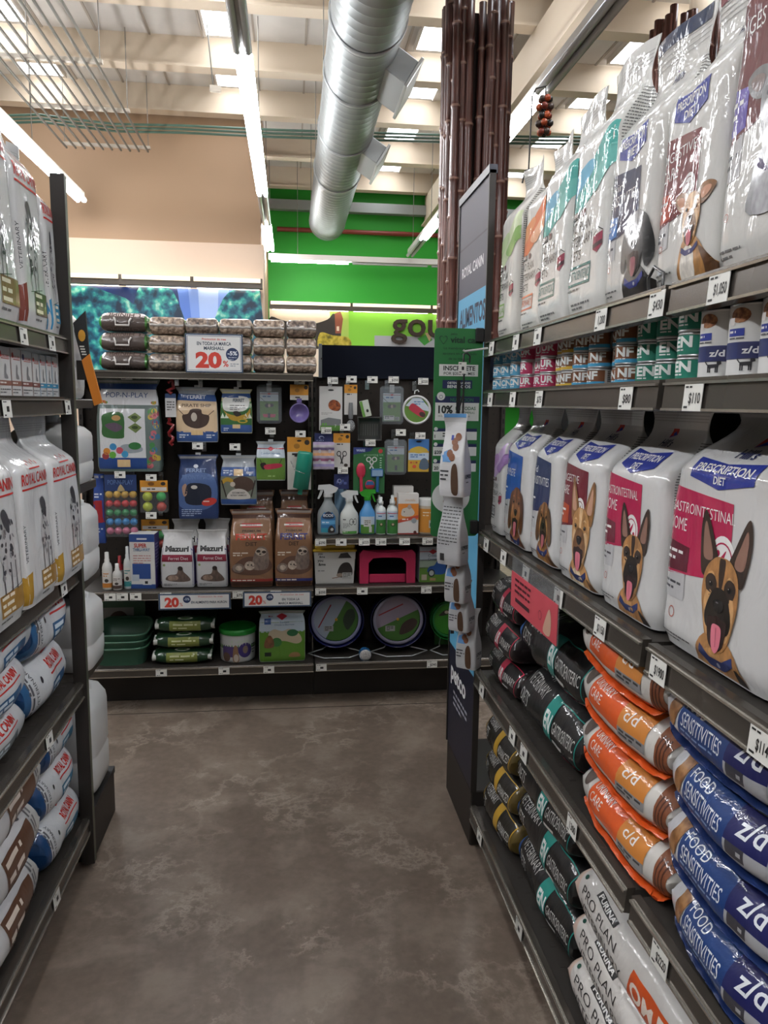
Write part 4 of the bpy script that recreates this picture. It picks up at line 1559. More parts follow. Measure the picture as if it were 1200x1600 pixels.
def art_rc_tan():
    def f(P, W, q, S):
        P.rect(-.02 * W, -q * .55, .36 * W, q * .45, film('#5a3c2c'), 2)
        P.rect(-.02 * W, -q * .55, .36 * W, -q * .25, film('#b5703c'), 3)
        for i in range(2):
            P.lines(.0 * W, q * (.22 - .3 * i), .32 * W, 1, .01, q * .12, film('#d8ccc0'), 4, i)
        P.blob([(.22 * W, q * .95), (.26 * W, q * 1.1), (.30 * W, q * .9), (.31 * W, q * .6), (.27 * W, q * .65)], film('#4a4a50'), 2)
        P.text('ROYAL CANIN', -.26 * W, -q * .5, q * .24, film('#c2261f'), 2, 'C', .34 * W, .03)
        P.rect(.40 * W, -q * .8, .47 * W, q * .9, film('#b9b9b8'), 2)
        P.lines(.41 * W, q * .7, q * 1.1, 2, .03 * W, .014 * W, film('#6a6a6e'), 3, 5, rot=R(-90))
    return f


def art_black(code, name, colour, strip=None, edge=None, dot='#c2506a'):
    """Black bag: small white lettering beside a coloured code box."""
    def f(P, W, q, S):
        w = film('#c9c9c6')
        c = film(colour)
        P.ell(-.40 * W, q * 1.0, .018 * W, .006, film(dot), 2, 10)
        P.lines(-.33 * W, q * 1.05, .14 * W, 1, .01, q * .12, film('#b5505c'), 2, 4)
        for i, (l, wd) in enumerate((('PRO PLAN', .27), ('VETERINARY', .36), ('DIETS', .16))):
            P.text(l, -.42 * W, q * (.72 - .36 * i), q * .24, w, 2, 'L', wd * W, -0.005)
        x0, x1 = .02 * W, .46 * W
        P.frame(x0, -q * .35, x1, q * .62, .003, c, 2)
        P.rect(x0, -q * .35, x0 + .12 * W, q * .62, c, 3)
        P.text(code, x0 + .06 * W, q * .0, q * .32, film('#e6eceb'), 4, 'C', .10 * W, .03)
        P.text(name, x0 + .14 * W, q * .05, q * .22, w, 3, 'L', .28 * W, 0)
        P.lines(x0 + .14 * W, -q * .16, .24 * W, 1, .01, q * .08, w, 3, 6)
        if strip:
            P.rect(x0, -q * .68, x1, -q * .36, film(strip), 3)
            P.lines(x0 + .02 * W, -q * .56, .36 * W, 1, .01, q * .12, film('#7a1f30'), 4, 2)
        if edge:
            P.rect(-.495 * W, -q * 1.1, -.455 * W, q * 1.3, film(edge), 2)
    return f


def art_orange(P, W, q, S):
    o, o2 = film('#d2541c'), film('#c98038')
    P.rect(-.49 * W, -q * 1.15, .38 * W, -q * .36, o, 2)
    P.poly([(-.30 * W, -q * .14), (.10 * W, -q * .14), (.10 * W, q * .72), (-.26 * W, q * .72)], o, 2)
    P.poly([(.10 * W, -q * .02), (.34 * W, -q * .02), (.34 * W, q * .56), (.10 * W, q * .72)], o2, 2)
    P.rect(.10 * W, -q * .22, .34 * W, q * .0, film('#8d8d8f'), 3)
    P.lines(.12 * W, -q * .08, .2 * W, 2, q * .08, q * .05, film('#3a3a3c'), 4, 3)
    w = film('#ece6e0')
    P.text('URINARY', -.255 * W, q * .24, q * .15, w, 3, 'L', .22 * W, 0)
    P.text('CARE', -.255 * W, q * .03, q * .15, w, 3, 'L', .14 * W, 0)
    P.text('c/d', .14 * W, q * .13, q * .17, w, 3, 'L', .11 * W, .01)
    P.blob([(-.44 * W, q * .9), (-.36 * W, q * 1.05), (-.31 * W, q * .8), (-.33 * W, q * .2), (-.40 * W, q * .1), (-.44 * W, q * .4)], film('#5a4e48'), 2)
    P.ell(-.40 * W, q * .72, .02 * W, q * .09, film('#1a1412'), 3, 10)
    P.rect(-.49 * W, q * .25, -.455 * W, q * .7, film(BLUE), 3)
    P.blob([(.39 * W, q * .7), (.44 * W, q * .85), (.49 * W, q * .7), (.49 * W, -q * .9), (.40 * W, -q * .9), (.41 * W, 0)], film('#7d4a30'), 3)
    for i in range(3):
        P.line((.425 + i * .02) * W, q * .3, (.425 + i * .02) * W, -q * .6, .003, film('#4a281a'), 4)
    P.rect(.385 * W, -q * 1.2, .49 * W, -q * .82, film('#b9b5b0'), 4)
    P.text('10100', .44 * W, -q * 1.1, q * .22, film('#151515'), 5, 'C', .095 * W, .03)


def art_zd(P, W, q, S):
    nv, pu, w = film('#1a3a72'), film('#1c1f55'), film('#dfe4ea')
    P.rect(-.495 * W, -q * 1.3, .495 * W, -q * .58, film('#142a5c'), 2)
    P.poly([(-.27 * W, -q * .26), (.16 * W, -q * .26), (.16 * W, q * .54), (-.27 * W, q * .54)], nv, 2)
    P.poly([(.16 * W, q * .02), (.42 * W, q * .02), (.42 * W, q * .54), (.16 * W, q * .54)], pu, 2)
    P.text('FOOD', -.24 * W, q * .27, q * .19, w, 3, 'L', .20 * W, 0)
    P.text('SENSITIVITIES', -.24 * W, q * .0, q * .21, w, 3, 'L', .36 * W, 0)
    P.lines(-.24 * W, -q * .10, .3 * W, 2, q * .12, q * .04, film('#7d98c4'), 3, 3)
    P.text('z/d', .30 * W, q * .16, q * .28, w, 3, 'C', .15 * W, .015)
    P.rect(.16 * W, -q * .24, .42 * W, q * .02, film('#a9abb0'), 3)
    for i in range(3):
        P.lines(.18 * W, q * (-.05 - .08 * i), .2 * W, 1, .01, q * .08, film('#3a3a42'), 4, i)
    br = noise_mat('paw_print', ['#5a3a22', '#8d6038', '#a87c50'], 40, rough=0.4, coat=0.5)
    P.blob([(-.40 * W, q * .70), (-.33 * W, q * .95), (-.28 * W, q * .95), (-.275 * W, q * .3), (-.31 * W, -q * .1), (-.36 * W, -q * .2), (-.39 * W, q * .1), (-.36 * W, q * .35)], br, 3)
    P.rect(-.48 * W, q * .45, -.43 * W, q * .75, film(BLUE), 3)
    P.rect(-.48 * W, q * .8, -.44 * W, q * 1.0, film('#c33a30'), 3)
    P.lines(-.1 * W, -q * .42, .3 * W, 1, .01, q * .1, film('#8a8d92'), 2, 7)


def art_om(P, W, q, S):
    k, o = film('#2c2c2e'), film('#c8501e')
    P.ell(-.42 * W, q * .62, .012 * W, .006, film('#0f4a3c'), 2, 10)
    for i, (l, wd) in enumerate((('PRO PLAN', .36), ('VETERINARY', .42))):
        P.text(l, -.40 * W, q * (.20 - .40 * i), q * .26, k, 2, 'L', wd * W, -0.005)
    P.rect(-.30 * W, q * .60, -.10 * W, q * .80, k, 2)
    P.text('PURINA', -.20 * W, q * .64, q * .13, film('#e6e6e4'), 3, 'C', .17 * W, .03)
    P.poly([(.06 * W, -q * .35), (.46 * W, -q * .35), (.46 * W, q * .45), (.09 * W, q * .45)], o, 2)
    P.text('OM', .17 * W, -q * .12, q * .36, film('#ecdcd0'), 3, 'C', .16 * W, .03)
    P.rect(.28 * W, -q * .25, .44 * W, q * .35, film('#d8d0c8'), 3)
    P.text('OVER', .36 * W, q * .0, q * .16, o, 4, 'C', .13 * W, 0)
    # lettering on the upper face
    t0 = q + .05
    P.lines(-.40 * W, t0, .7 * W, 1, .01, .014, k, 2, 4)
    P.frame(-.30 * W, t0 + .06, .46 * W, t0 + .15, .006, o, 2)
    P.rect(-.30 * W, t0 + .06, -.08 * W, t0 + .15, o, 3)
    P.text('OM', -.19 * W, t0 + .085, .04, film('#e6dcd4'), 4, 'C', .16 * W, .03)
    P.text('OVERWEIGHT', .18 * W, t0 + .11, .022, o, 3, 'C', .46 * W, 0)
    P.text('MANAGEMENT', .18 * W, t0 + .075, .022, o, 3, 'C', .46 * W, 0)
    P.lines(-.3 * W, t0 + .035, .6 * W, 1, .01, .007, k, 2, 9)
# ------------------------------------------------------------------ goods on the right hand shelves
RR, LR = R(-90), R(90)


def yx(px, z, X=0.622): return depth_at(X, z, px)


def rbag(px0, px1, z, H, D, seed, label, base, art, header=None, side=None, back=0.026, rx=-0.03, cat='food bag', group=None, rz=0.0, **kw):
    px0, px1 = px0 - (px0 - 745) * .045 - 3, px1 - (px1 - 745) * .045 - 3      # the rounded corners sit a little behind the front
    ya, yb = min(yx(px0, z + .02), 2.328), yx(px1, z + .02)
    W = abs(ya - yb) * 0.985
    S = Standing(W, H, D, seed, **kw)
    return standing_bag('food_bag', label, cat, (XRF + back + D / 2, (ya + yb) / 2, z), RR + rz, S, base, art, header, group, rx, side)


z = RZ[0]
SIL = '#c9c8c4'
rbag(757, 802, z, .50, .13, 1.3, 'pale green marked white food bag at the far end of the top right shelf', '#d6d4ce', art_pp(('#b9cf9c', '#cfdcb5', '#8fb56a'), '#8fb56a', 'HA', .3), None, side_lines(), group='top right shelf bags', shoulder=.66, pinch=.05)
rbag(804, 838, z, .50, .14, 2.1, 'white food bag with an orange brush stroke on the top right shelf', '#d6d4ce', art_pp(('#e08a50', '#d87038', '#e6a880'), '#d06a38', 'URINARY', .44), None, side_lines(), back=.04, group='top right shelf bags', shoulder=.66, pinch=.05)
rbag(840, 885, z, .52, .15, 3.4, 'teal striped white food bag farther of the two teal ones on the top shelf', '#d4d4d0', art_pp(('#5aa8c8', '#4fa8a0', '#6ab8b0'), '#1f6a66', 'GASTROENTERIC'), None, side_lines(), group='top right shelf bags', shoulder=.66, pinch=.05)
rbag(887, 945, z, .535, .15, 4.2, 'teal striped white food bag beside the navy bag with a black dog', '#d4d4d0', art_pp(('#5aa8c8', '#4fa8a0', '#6ab8b0'), '#1f6a66', 'GASTROENTERIC'), None, side_lines(), group='top right shelf bags', shoulder=.66, pinch=.05)
rbag(946, 1024, z, .50, .16, 5.7, 'white and navy food bag with a black dog portrait on the top shelf', SIL, art_rx('#20284a', ('Skin', 'SENSITIVITIES'), 'black', left='#4a7ab8', emblem=False, ds=.21, dx=.20, dy=.20, badge=.55, k=.72), '#1a2a4a', side_lines(), group='top right shelf bags', shoulder=.60, pinch=.04, hd=.16)
rbag(1027, 1124, z, .49, .16, 6.6, 'white and maroon food bag with a small big-eared tan dog on the top shelf', SIL, art_rx('#6a2028', ('DIGESTIVE', 'CARE'), 'small', left='#a8402c', ds=.16, dx=.16, dy=.20, badge=.55, k=.8), '#6a1a2c', side_lines(), group='top right shelf bags', shoulder=.60, pinch=.04, hd=.16)
rbag(1127, 1268, z, .54, .17, 7.9, 'maroon food bag with a grey schnauzer at the right edge of the top shelf', SIL, art_rx('#5f1f27', ('DIGESTIVE', ''), 'grey', left='#5a4aa0', ds=.22, dx=.16, dy=.36, badge=.74), '#6a1a2c', side_lines(), group='top right shelf bags', shoulder=.66, pinch=.04, hd=.08, amp=.009)

# third shelf
z = RZ[2]
rbag(744, 783, z, .405, .15, 11.2, 'white food bag with a lilac smear at the far end under the blue cans', '#c9c9c8', art_pp(('#b08ac0', '#c2a8d0', '#9a78b0'), '#3a3a40', 'JOINT', .3), None, side_lines(), group='middle right shelf bags', pinch=.05, shoulder=.64)
rbag(785, 825, z, .405, .15, 12.5, 'white food bag with bright blue block and a brown spaniel', '#c9c9c8', art_rx('#1f50a0', ('NEW', 'COMPLETE'), 'spaniel', left='#1f50a0', emblem=False, ds=.215, dx=.10, dy=.235), None, side_lines(), group='middle right shelf bags', pinch=.05, shoulder=.64)
rbag(827, 870, z, .405, .17, 13.1, 'white food bag with navy block and a long-faced brown setter', '#c9c9c8', art_rx('#1c2a55', ('c/d', 'SENSITIVITIES'), 'setter', left='#1c2a55', emblem=False, ds=.21, dx=.10, dy=.235), '#1c2f55', side_lines('#2c2c2c', '#1f3f70'), group='middle right shelf bags', pinch=.05, shoulder=.64)
rbag(872, 937, z, .405, .17, 14.9, 'white food bag with maroon block and a smiling tan shepherd dog', '#c9c9c8', art_rx('#6f1c28', ('DIGESTIVE', 'CARE'), 'tan', left='#b0451f', ds=.215, dx=.12, dy=.255), None, side_lines(), group='middle right shelf bags', pinch=.08, shoulder=.64)
rbag(939, 1029, z, .405, .17, 15.5, 'smaller of the two pink food bags with a shepherd dog', '#c9c9c8', art_rx('#b01c4c', ('GASTROINTESTINAL', 'BIOME'), 'shepherd', left='#6a1630', ds=.19, dx=.12, dy=.235), '#8c1c38', side_lines(), group='middle right shelf bags', pinch=.05, shoulder=.64)
rbag(1034, 1225, z, .402, .20, 16.8, 'largest pink food bag with a big shepherd dog at the right edge', '#c9c9c8', art_rx('#b01c4c', ('GASTROINTESTINAL', 'BIOME'), 'shepherd', left='#5a1428', ds=.165, dx=.08, dy=.255, split=.12, badge=.71), None, side_lines(), group='middle right shelf bags', hd=.05, shoulder=.72)


def rlie(px0, px1, z, T, L, seed, label, base, art, n, dz=0.0, ends=None, seam=None, back=0.0, amp=.006, group=None, rx=0.0, ry=0.0, **kw):
    ya, yb = min(yx(px0, z + T / 2), 2.322), yx(px1, z + T / 2)
    W = abs(ya - yb)
    S = Lying(W, L, T, seed, amp=amp, **kw)
    return lying_bag('food_sack', label, 'food bag', (XRF + 0.012 + back + L / 2, (ya + yb) / 2, z), RR, S, base, art, group, ends, rx, ry=ry, seam=seam)


W3 = ('topmost', 'middle', 'lowest')
W4 = ('topmost', 'second', 'third', 'lowest')
# fourth shelf, far unit
z = RZ[3]
for i in range(3):
    rlie(741, 797, z + (2 - i) * .108, .107, .30, 20 + i, W3[i] + ' of the black bags with a red label box at the far end', '#121113', art_black('UR', 'URINARY', '#b52a48'), 3, ends='#1c1416', back=.016 - .012 * (i % 2), group='black and red bag stack')
for i, (T, zz, st) in enumerate(((.15, .165, '#c8566a'), (.15, .0, '#b84a60'))):
    rlie(802 if i else 801, 888 if i else 898, z + zz, T, .34, 24 + i, ('upper', 'lower')[i] + ' of the black bags with a teal label box and pink strip', '#131314', art_black('EN', 'GASTROENTERIC', '#1f8a80', st, '#2f6ab0' if not i else None), 2, back=.02, amp=.012, group='black and teal bags with pink strips')
for i in range(4):
    rlie(901, 1028 + (i % 2) * 3, z + (3 - i) * .1065, .108, .33, 30 + i * 1.7, W4[i] + ' of the four orange and white food bags', '#cfccc6', art_orange, 4, seam='#d2541c', back=.012, amp=.007, nose=.95, low=.45, group='orange bag stack', sag=-.012)
for i in range(4):
    rlie(1032 + (i % 2) * 5, 1216, z + (3 - i) * .1065, .106, .33, 40 + i * 2.3, W4[i] + ' of the four navy and white food bags', '#c6c9ce', art_zd, 4, back=.012, amp=.007, nose=.75, low=.40, group='navy bag stack', ends='#c6c9ce', seam='#142a5c', sag=-.015)
# lowest shelf
z = RZ[4]
for i in range(3):
    rlie(741, 790, z + (2 - i) * .118, .118, .32, 50 + i, W3[i] + ' of the black bags with yellow labels on the bottom shelf', '#17140e', art_black('', 'ADVANCED', '#b9922c', None, '#b9922c', '#b5505c'), 3, ends='#5a4a1c', back=.012, group='black and yellow bag stack')
for i in range(3):
    rlie(793 - 2 * (i > 0), 872, z + (2 - i) * .125, .125, .34, 55 + i * 1.4, W3[i] + ' of the bottom shelf black bags with teal label boxes', '#111112', art_black('EN', 'GASTROENTERIC', '#1f8a80', None, '#2a5a9a' if i else None, '#c9a03c' if i else '#c2506a'), 3, back=.03, amp=.010, group='bottom black and teal bags')
for i in range(3):
    rlie(893 - i * 5, 1080, z + (2 - i) * .112, .112, .385, 60 + i * 1.9, W3[i] + ' of the white food bags with an orange box, bottom right', '#d2cfcb', art_om, 3, back=.004, amp=.006, nose=.4, low=.45, group='white and orange bag stack', ends='#d8c0b2')

# ------------------------------------------------------------------ cans on the second shelf
tin = mat('tin_plate', '#b9bcbe', 0.28, metal=0.9)


def can(name, label, r, h, paper, art, loc, rz, group):
    t = thing(name, label, 'can', loc, rz, group)
    b = MB()
    b.lathe([(r * .94, 0), (r, 0.0012), (r, 0.003), (r * .985, 0.004), (r * .985, h - .004), (r, h - .003), (r, h - .001), (r * .97, h), (r * .93, h - .0006), (r * .92, h - .003), (0.0001, h - .003)], tin, 28)
    b.build('tin', t)
    b = MB()
    b.lathe([(r * .993, .0045), (r * .993, h - .0045)], card(paper), 28)
    art(cyl_panel(b, r * .993), r, h)
    b.build('paper_label', t)
    return t


def art_can(code, top, band, stripe=None, codecol='#e8ecea'):
    def f(P, r, h):
        w = math.pi * r
        P.rect(-w * .42, h * .12, w * .36, h * .90, card(band), 0)
        P.text(code, 0, h * .42, h * .42, card(codecol), 1, 'C', r * 1.25, .04)
        P.lines(-r * .6, h * .27, r * 1.2, 1, .01, h * .06, card(codecol), 1, 2)
        if stripe:
            P.rect(-w * .42, h * .12, w * .36, h * .30, card(stripe), 1)
        P.rect(w * .38, h * .12, w * .8, h * .90, card('#c9c9c6'), 0)
        P.lines(w * .42, h * .80, w * .34, 7, h * .10, h * .045, ink, 1, 3)
        P.ell(-w * .36, h * .72, r * .12, r * .12, card('#20242c'), 1, 10)
    return f


kinds = {
    'CN': ('#3f7f9c', art_can('CN', '', '#4f9cc0', None), 'small light blue food can'),
    'UR': ('#c9c6c4', art_can('UR', '', '#b02a58', None), 'small crimson food can'),
    'NFc': ('#c9c2b4', art_can('NF', '', '#7a5030', '#d8b23c'), 'small brown food can with a yellow stripe'),
    'NFd': ('#c9c2b4', art_can('NF', '', '#7a4a2a', '#3fa0cc'), 'small brown food can with a blue stripe'),
    'EN': ('#c2c6c2', art_can('EN', '', '#127a64', None), 'small teal food can'),
}
proto = {}
lv = ('bottom', 'middle', 'top')
ylast = 9.0
stacks = [('CN', 770, .0), ('CN', 783, .01), ('CN', 797, .005),
          ('UR', 813, .0), ('UR', 829, .02), ('UR', 845, .0),
          ('NFc', 863, .02), ('NFc', 878, .01),
          ('NFd', 897, .01), ('NFd', 921, .012), ('NFd', 944, .04), ('NFd', 966, .008),
          ('EN', 1000, .02), ('EN', 1030, .022), ('EN', 1066, .0)]
cnt = {}
rc_, hc_ = .0295, .0385
rnd = random.Random(3)
for si, (kd, px, back) in enumerate(stacks):
    cnt[kd] = cnt.get(kd, 0) + 1
    tot = sum(1 for s in stacks if s[0] == kd)
    ordn = ('farthest', 'second farthest', 'third farthest', 'fourth farthest')[cnt[kd] - 1] if cnt[kd] < tot else 'nearest'
    ycan = min(yx(px + 8, RZ[1] + .05, XRF + .035 + back), ylast - .0618)
    ylast = ycan
    for l in range(3):
        lab = '%s, %s of the %s stack' % (kinds[kd][2], lv[l], ordn)
        loc = (XRF + .02 + back + rc_ + rnd.uniform(0, .003), ycan, RZ[1] + l * (hc_ + .0004))
        rz = RR + .52 + rnd.uniform(-.35, .28)
        if kd not in proto:
            proto[kd] = can('food_can', lab, rc_, hc_, kinds[kd][0], kinds[kd][1], loc, rz, {'CN': 'blue', 'UR': 'crimson', 'NFc': 'yellow striped brown', 'NFd': 'blue striped brown', 'EN': 'teal'}[kd] + ' cans on the second shelf')
        else:
            c = copy_tree(proto[kd]); c['label'] = lab; c.location = loc; c.rotation_euler = (0, 0, rz)


def art_tall(P, r, h):
    w = math.pi * r
    P.rect(-w * .45, h * .26, w * .1, h * .48, card('#1c2a60'), 0)
    P.rect(-w * .05, h * .26, w * .28, h * .48, card('#232a5a'), 1)
    P.text('z/d', .10 * w, h * .33, h * .085, card('#e8e8ea'), 2, 'C', r * .6, .03)
    P.rect(-w * .22, h * .56, w * .02, h * .66, card(BLUE), 0)
    P.lines(-w * .2, h * .60, w * .18, 1, .01, h * .03, card('#e0e0e6'), 1, 1)
    P.ell(-w * .05, h * .83, r * .42, h * .10, noise_mat('kibble_print', ['#5a3420', '#8a5634', '#a8764c'], 160, rough=0.5), 0, 16)
    P.rect(-w * .2, h * .70, -w * .12, h * .80, card('#d8d4d0'), 1)
    P.lines(-w * .2, h * .52, w * .4, 1, .01, h * .022, card('#5a5a60'), 1, 6)
    # little dog silhouette
    x, y, s = .06 * w, h * .17, r * .22
    k = card('#1c1c22')
    P.poly([(x - s, y), (x + s, y + .1 * s), (x + s, y + .7 * s), (x - s, y + .6 * s)], k, 1)
    P.poly([(x + .7 * s, y + .5 * s), (x + 1.5 * s, y + .7 * s), (x + 1.4 * s, y + 1.2 * s), (x + .7 * s, y + 1.2 * s)], k, 1)
    for q in (-.85, -.5, .55, .85):
        P.rect(x + q * s - .12 * s, y - .8 * s, x + q * s + .12 * s, y + .2 * s, k, 1)
    P.line(x - s, y + .5 * s, x - 1.5 * s, y + 1.1 * s, .2 * s, k, 1)
    P.rect(w * .42, h * .1, w * .8, h * .9, card('#c4c4c4'), 0)
    P.lines(w * .46, h * .85, w * .3, 14, h * .055, h * .02, ink, 1, 3)


labs = ('tall white can with a navy square, next to the teal cans', 'tall white can with a navy square, middle of the three', 'tall white can with a navy square at the right edge')
tc_ = None
for i, px in enumerate((1110, 1158, 1212)):
    ylast = min(yx(px + 4, RZ[1] + .05, XRF + .06), ylast - .0765)
    loc = (XRF + .055, ylast, RZ[1] + .0003)
    if tc_ is None:
        tc_ = can('tall_food_can', labs[0], .0375, .105, '#d2d2d0', art_tall, loc, RR + .4, 'tall white cans')
    else:
        c = copy_tree(tc_); c['label'] = labs[i]; c.location = loc; c.rotation_euler = (0, 0, RR + (.5, .35)[i - 1])

# black bag divider seen on the top rail beside the small tan dog bag
p = at_x(XRF, 1010, 428)
t = thing('rail_clip', 'dark clear plastic clip box standing at the joint of the top right shelf', 'clip', (XRF + .016, p.y, RZ[0]), RR)
b = MB(); b.tube([(-.02, 0, .004), (-.025, 0, .03), (.0, -.002, .045), (.03, 0, .03), (.028, 0, .004)], .003, mat('clip_smoke', '#3a3a3c', 0.2, coat=.5), 8); b.build('clip_loop', t)
b = MB(); b.box(-.025, .03, .0, .012, 0, .006, mat('clip_smoke')); b.build('clip_foot', t)

# red promotion card under the third rail
p0, p1 = at_x(XRF - .012, 800, 905), at_x(XRF - .012, 872, 955)
t = thing('promotion_card', 'red promotion card hanging from the middle right shelf rail', 'sign', (XRF - .0135, (p0.y + p1.y) / 2, RZ[2] - .135), RR)
w = abs(p0.y - p1.y); h = .095
b = MB(); b.box(-w / 2, w / 2, 0, .0015, 0, h, card('#c24a55'))
P = flat_panel(b, 0); kk = card('#4a1520')
for i in range(3): P.lines(-w * .40, h * (.80 - .16 * i), w * .62, 1, .01, h * .07, kk, 1, i)
P.rect(-w * .38, h * .22, -w * .05, h * .33, card('#3a1520'), 1)
P.ring(w * .18, h * .42, h * .12, h * .015, kk, 1); P.ring(-w * .3, h * .55, h * .1, h * .012, kk, 2)
P.blob([(w * .25, h * .1), (w * .30, h * .5), (w * .36, h * .75), (w * .40, h * .5), (w * .38, h * .1)], card('#c9a08a'), 1)
b.build('printed_card', t)
b = MB(); b.box(-w / 2 - .004, w / 2 + .004, .0016, .003, h * .02, h + .04, mat('clear_sleeve', '#9a9ea0', 0.1, alpha=0.25, coat=.5)); b.build('clear_sleeve', t)

# ------------------------------------------------------------------ flag sign, clip strip and treat pouches
Yv = 2.345
tl, tr_ = at_y(Yv, 680, 512), at_y(Yv, 756, 512)
bl_ = at_y(Yv, 670, 838)
t = thing('flag_sign', 'green membership flag sign sticking out from the right shelving', 'sign', (XRF - .0065, Yv, bl_.z))
w, h = tr_.x - tl.x, tl.z - bl_.z
b = MB()
ol = []
r_ = .012
for (cx, cz, a0) in ((-r_, r_, -90), (-r_, h - r_, 0), (-w + r_, h - r_, 90), (-w + r_, r_, 180)):
    for k in range(5):
        a = R(a0 + k * 22.5)
        ol.append((cx + r_ * math.cos(a), cz + r_ * math.sin(a)))
b.prism(ol, 0, .004, card('#1f6a34'))
P = plane_panel(b, (-w, 0, 0), (1, 0, 0), (0, 0, 1))
fy = lambda y: (838 - y) / 326 * h
dkg, nv_, wt = card('#0e3420'), card('#141f4a'), card('#d0d4d0')
def fx(x): return (x - 676) / 78 * w
hc, hz, hs = fx(690), fy(530), .013
hp_ = [(0, .45), (.25, .85), (.62, .95), (.95, .62), (.92, .15), (.5, -.45), (0, -1.0), (-.5, -.45), (-.92, .15), (-.95, .62), (-.62, .95), (-.25, .85)]
P.blob([(hc + a_ * hs, hz + c_ * hs) for a_, c_ in hp_], dkg, 1)
P.blob([(hc + a_ * hs * .82, hz + c_ * hs * .82) for a_, c_ in hp_], card('#1f6a34'), 2)
P.text('petco', fx(702), fy(522), .006, dkg, 1, 'L', None, .02)
P.text('vital care', fx(701), fy(534), .0185, dkg, 1, 'L', fx(753) - fx(701), .03)
for i, l in enumerate(('La membresia que te', 'apoyara en el cuidado', 'de tu mascota')):
    P.text(l, w * .52, fy(544 + i * 8), .0068, dkg, 1, 'C', (.66, .70, .46)[i] * w, .01)
P.rect(fx(684), fy(585), fx(747), fy(567), wt, 1)
P.text('INSCRIBETE', w * .52, fy(576), .013, card('#18201c'), 2, 'C', .66 * w, .03)
P.text('POR $200 AL MES', w * .52, fy(583), .0085, card('#18201c'), 2, 'C', .64 * w, .01)
P.rect(fx(690), fy(604), fx(738), fy(591), nv_, 1)
P.text('OBTEN GRANDES', w * .52, fy(597), .0065, wt, 2, 'C', .48 * w, .02)
P.text('BENEFICIOS', w * .52, fy(603), .0085, wt, 2, 'C', .48 * w, .03)
P.rect(fx(679), fy(626), fx(751), fy(616), nv_, 1)
P.ell(fx(688), fy(616), .013, .013, wt, 2, 18); P.ring(fx(688), fy(617), .006, .0012, nv_, 3, 10)
P.text('NUTRICION', fx(722), fy(624), .0105, card('#2a6a48'), 2, 'C', .48 * w, .02)
P.rect(fx(679), fy(654), fx(750), fy(626), wt, 1)
P.text('10%', fx(684), fy(642), .022, card('#18201c'), 2, 'L', .30 * w, .04)
P.text('EN TODAS', fx(712), fy(637), .010, card('#1f5a34'), 2, 'L', .42 * w, .02)
P.text('LAS COMPRAS', fx(712), fy(643), .007, card('#1f5a34'), 2, 'L', .40 * w, .0)
P.text('de alimento', fx(712), fy(648), .006, card('#3a4a40'), 2, 'L', .3 * w, .0)
P.text('DE DESCUENTO', fx(684), fy(648), .005, card('#3a4a40'), 2, 'L', .3 * w, .0)
for (y0, y1, s_) in ((676, 684, '1'), (700, 709, '$200'), (726, 734, '20')):
    P.rect(fx(678), fy(y0 - 6 + 1), fx(748), fy(y0 - 10), nv_, 1)
    P.ell(fx(681), fy(y0 - 9), .006, .006, wt, 2, 12)
    P.rect(fx(677), fy(y1), fx(748), fy(y0 - 5), wt, 1)
    P.text(s_, fx(679), fy(y1 - 3), .010, card('#18201c'), 2, 'L', None, .03)
    P.lines(fx(692), fy(y0 - 1), w * .3, 2, .008, .004, card('#2a3a30'), 2, y0)
P.ell(fx(708), fy(775), w * .40, .052, wt, 1, 28)
cat(P, fx(702), fy(782), .026, 2)
b.build('printed_face', t)
for zz in (h - .02, .03):
    b = MB(); b.box(-.026, .001, -.010, .016, zz - .022, zz + .022, mat('clamp_black', '#111113', 0.45), .003); b.build('clamp', t)

Ys = 2.24
ah = at_y(Ys, 726, 549)
t = thing('clip_strip', 'black clip strip hanging on a wire arm with treat pouches', 'display strip', (ah.x, Ys, 0))
b = MB(); b.tube([(XRF - .014 - ah.x, .02, ah.z + .012), (0, 0, ah.z), (-.004, 0, ah.z + .004)], .0032, mat('arm_white', '#c9cccc', .35), 8); b.build('wire_arm', t)
b = MB(); cz = ah.z - .022
b.tube([(.016, 0, cz - .012), (.017, 0, cz + .008), (.008, 0, cz + .018), (-.002, 0, cz + .014), (-.003, 0, cz - .01), (0, 0, cz - .04), (0, 0, cz - .2)], .0028, mat('clamp_black'), 8); b.build('hook', t)
b = MB(); b.tube([(0, 0, cz - .1), (0, .068, cz - .16)], .0022, mat('clamp_black'), 6); b.box(-.006, .006, .068, .0695, at_y(Ys, 726, 1000).z, cz - .06, mat('clamp_black')); b.build('strip', t)
zt = at_y(Ys, 722, 575).z
tag_mesh(.024, .034, '').build('price_tag', t, (-.006, -.004, zt - .017))


def art_treat(front):
    def f(P, W, H):
        if front:
            P.poly([(-.49 * W, .42 * H), (.0, .42 * H), (-.05 * W, .58 * H), (-.49 * W, .52 * H)], soft('#5a8cc0'), 1)
            br = soft('#7a4a2c')
            for x, y in ((.05, .66), (.18, .72), (.12, .60), (-.08, .52), (.02, .48)):
                P.ell(x * W, y * H, .13 * W, .05 * H, br, 2, 12, .5)
            P.rect(-.12 * W, .68 * H, -.02 * W, .74 * H, soft(BLUE), 2)
            P.blob([(.05 * W, .05 * H), (.02 * W, .3 * H), (.12 * W, .4 * H), (.26 * W, .36 * H), (.3 * W, .05 * H)], soft('#4a3424'), 3)
            P.lines(-.42 * W, .3 * H, .4 * W, 3, .05 * H, .02 * H, soft('#3c3c40'), 2, 2)
        else:
            P.lines(-.4 * W, .78 * H, .8 * W, 12, .045 * H, .014 * H, soft('#4a4a4a'), 1, 4)
            P.rect(-.3 * W, .06 * H, -.12 * W, .16 * H, soft('#2a2a2a'), 2)
    return f


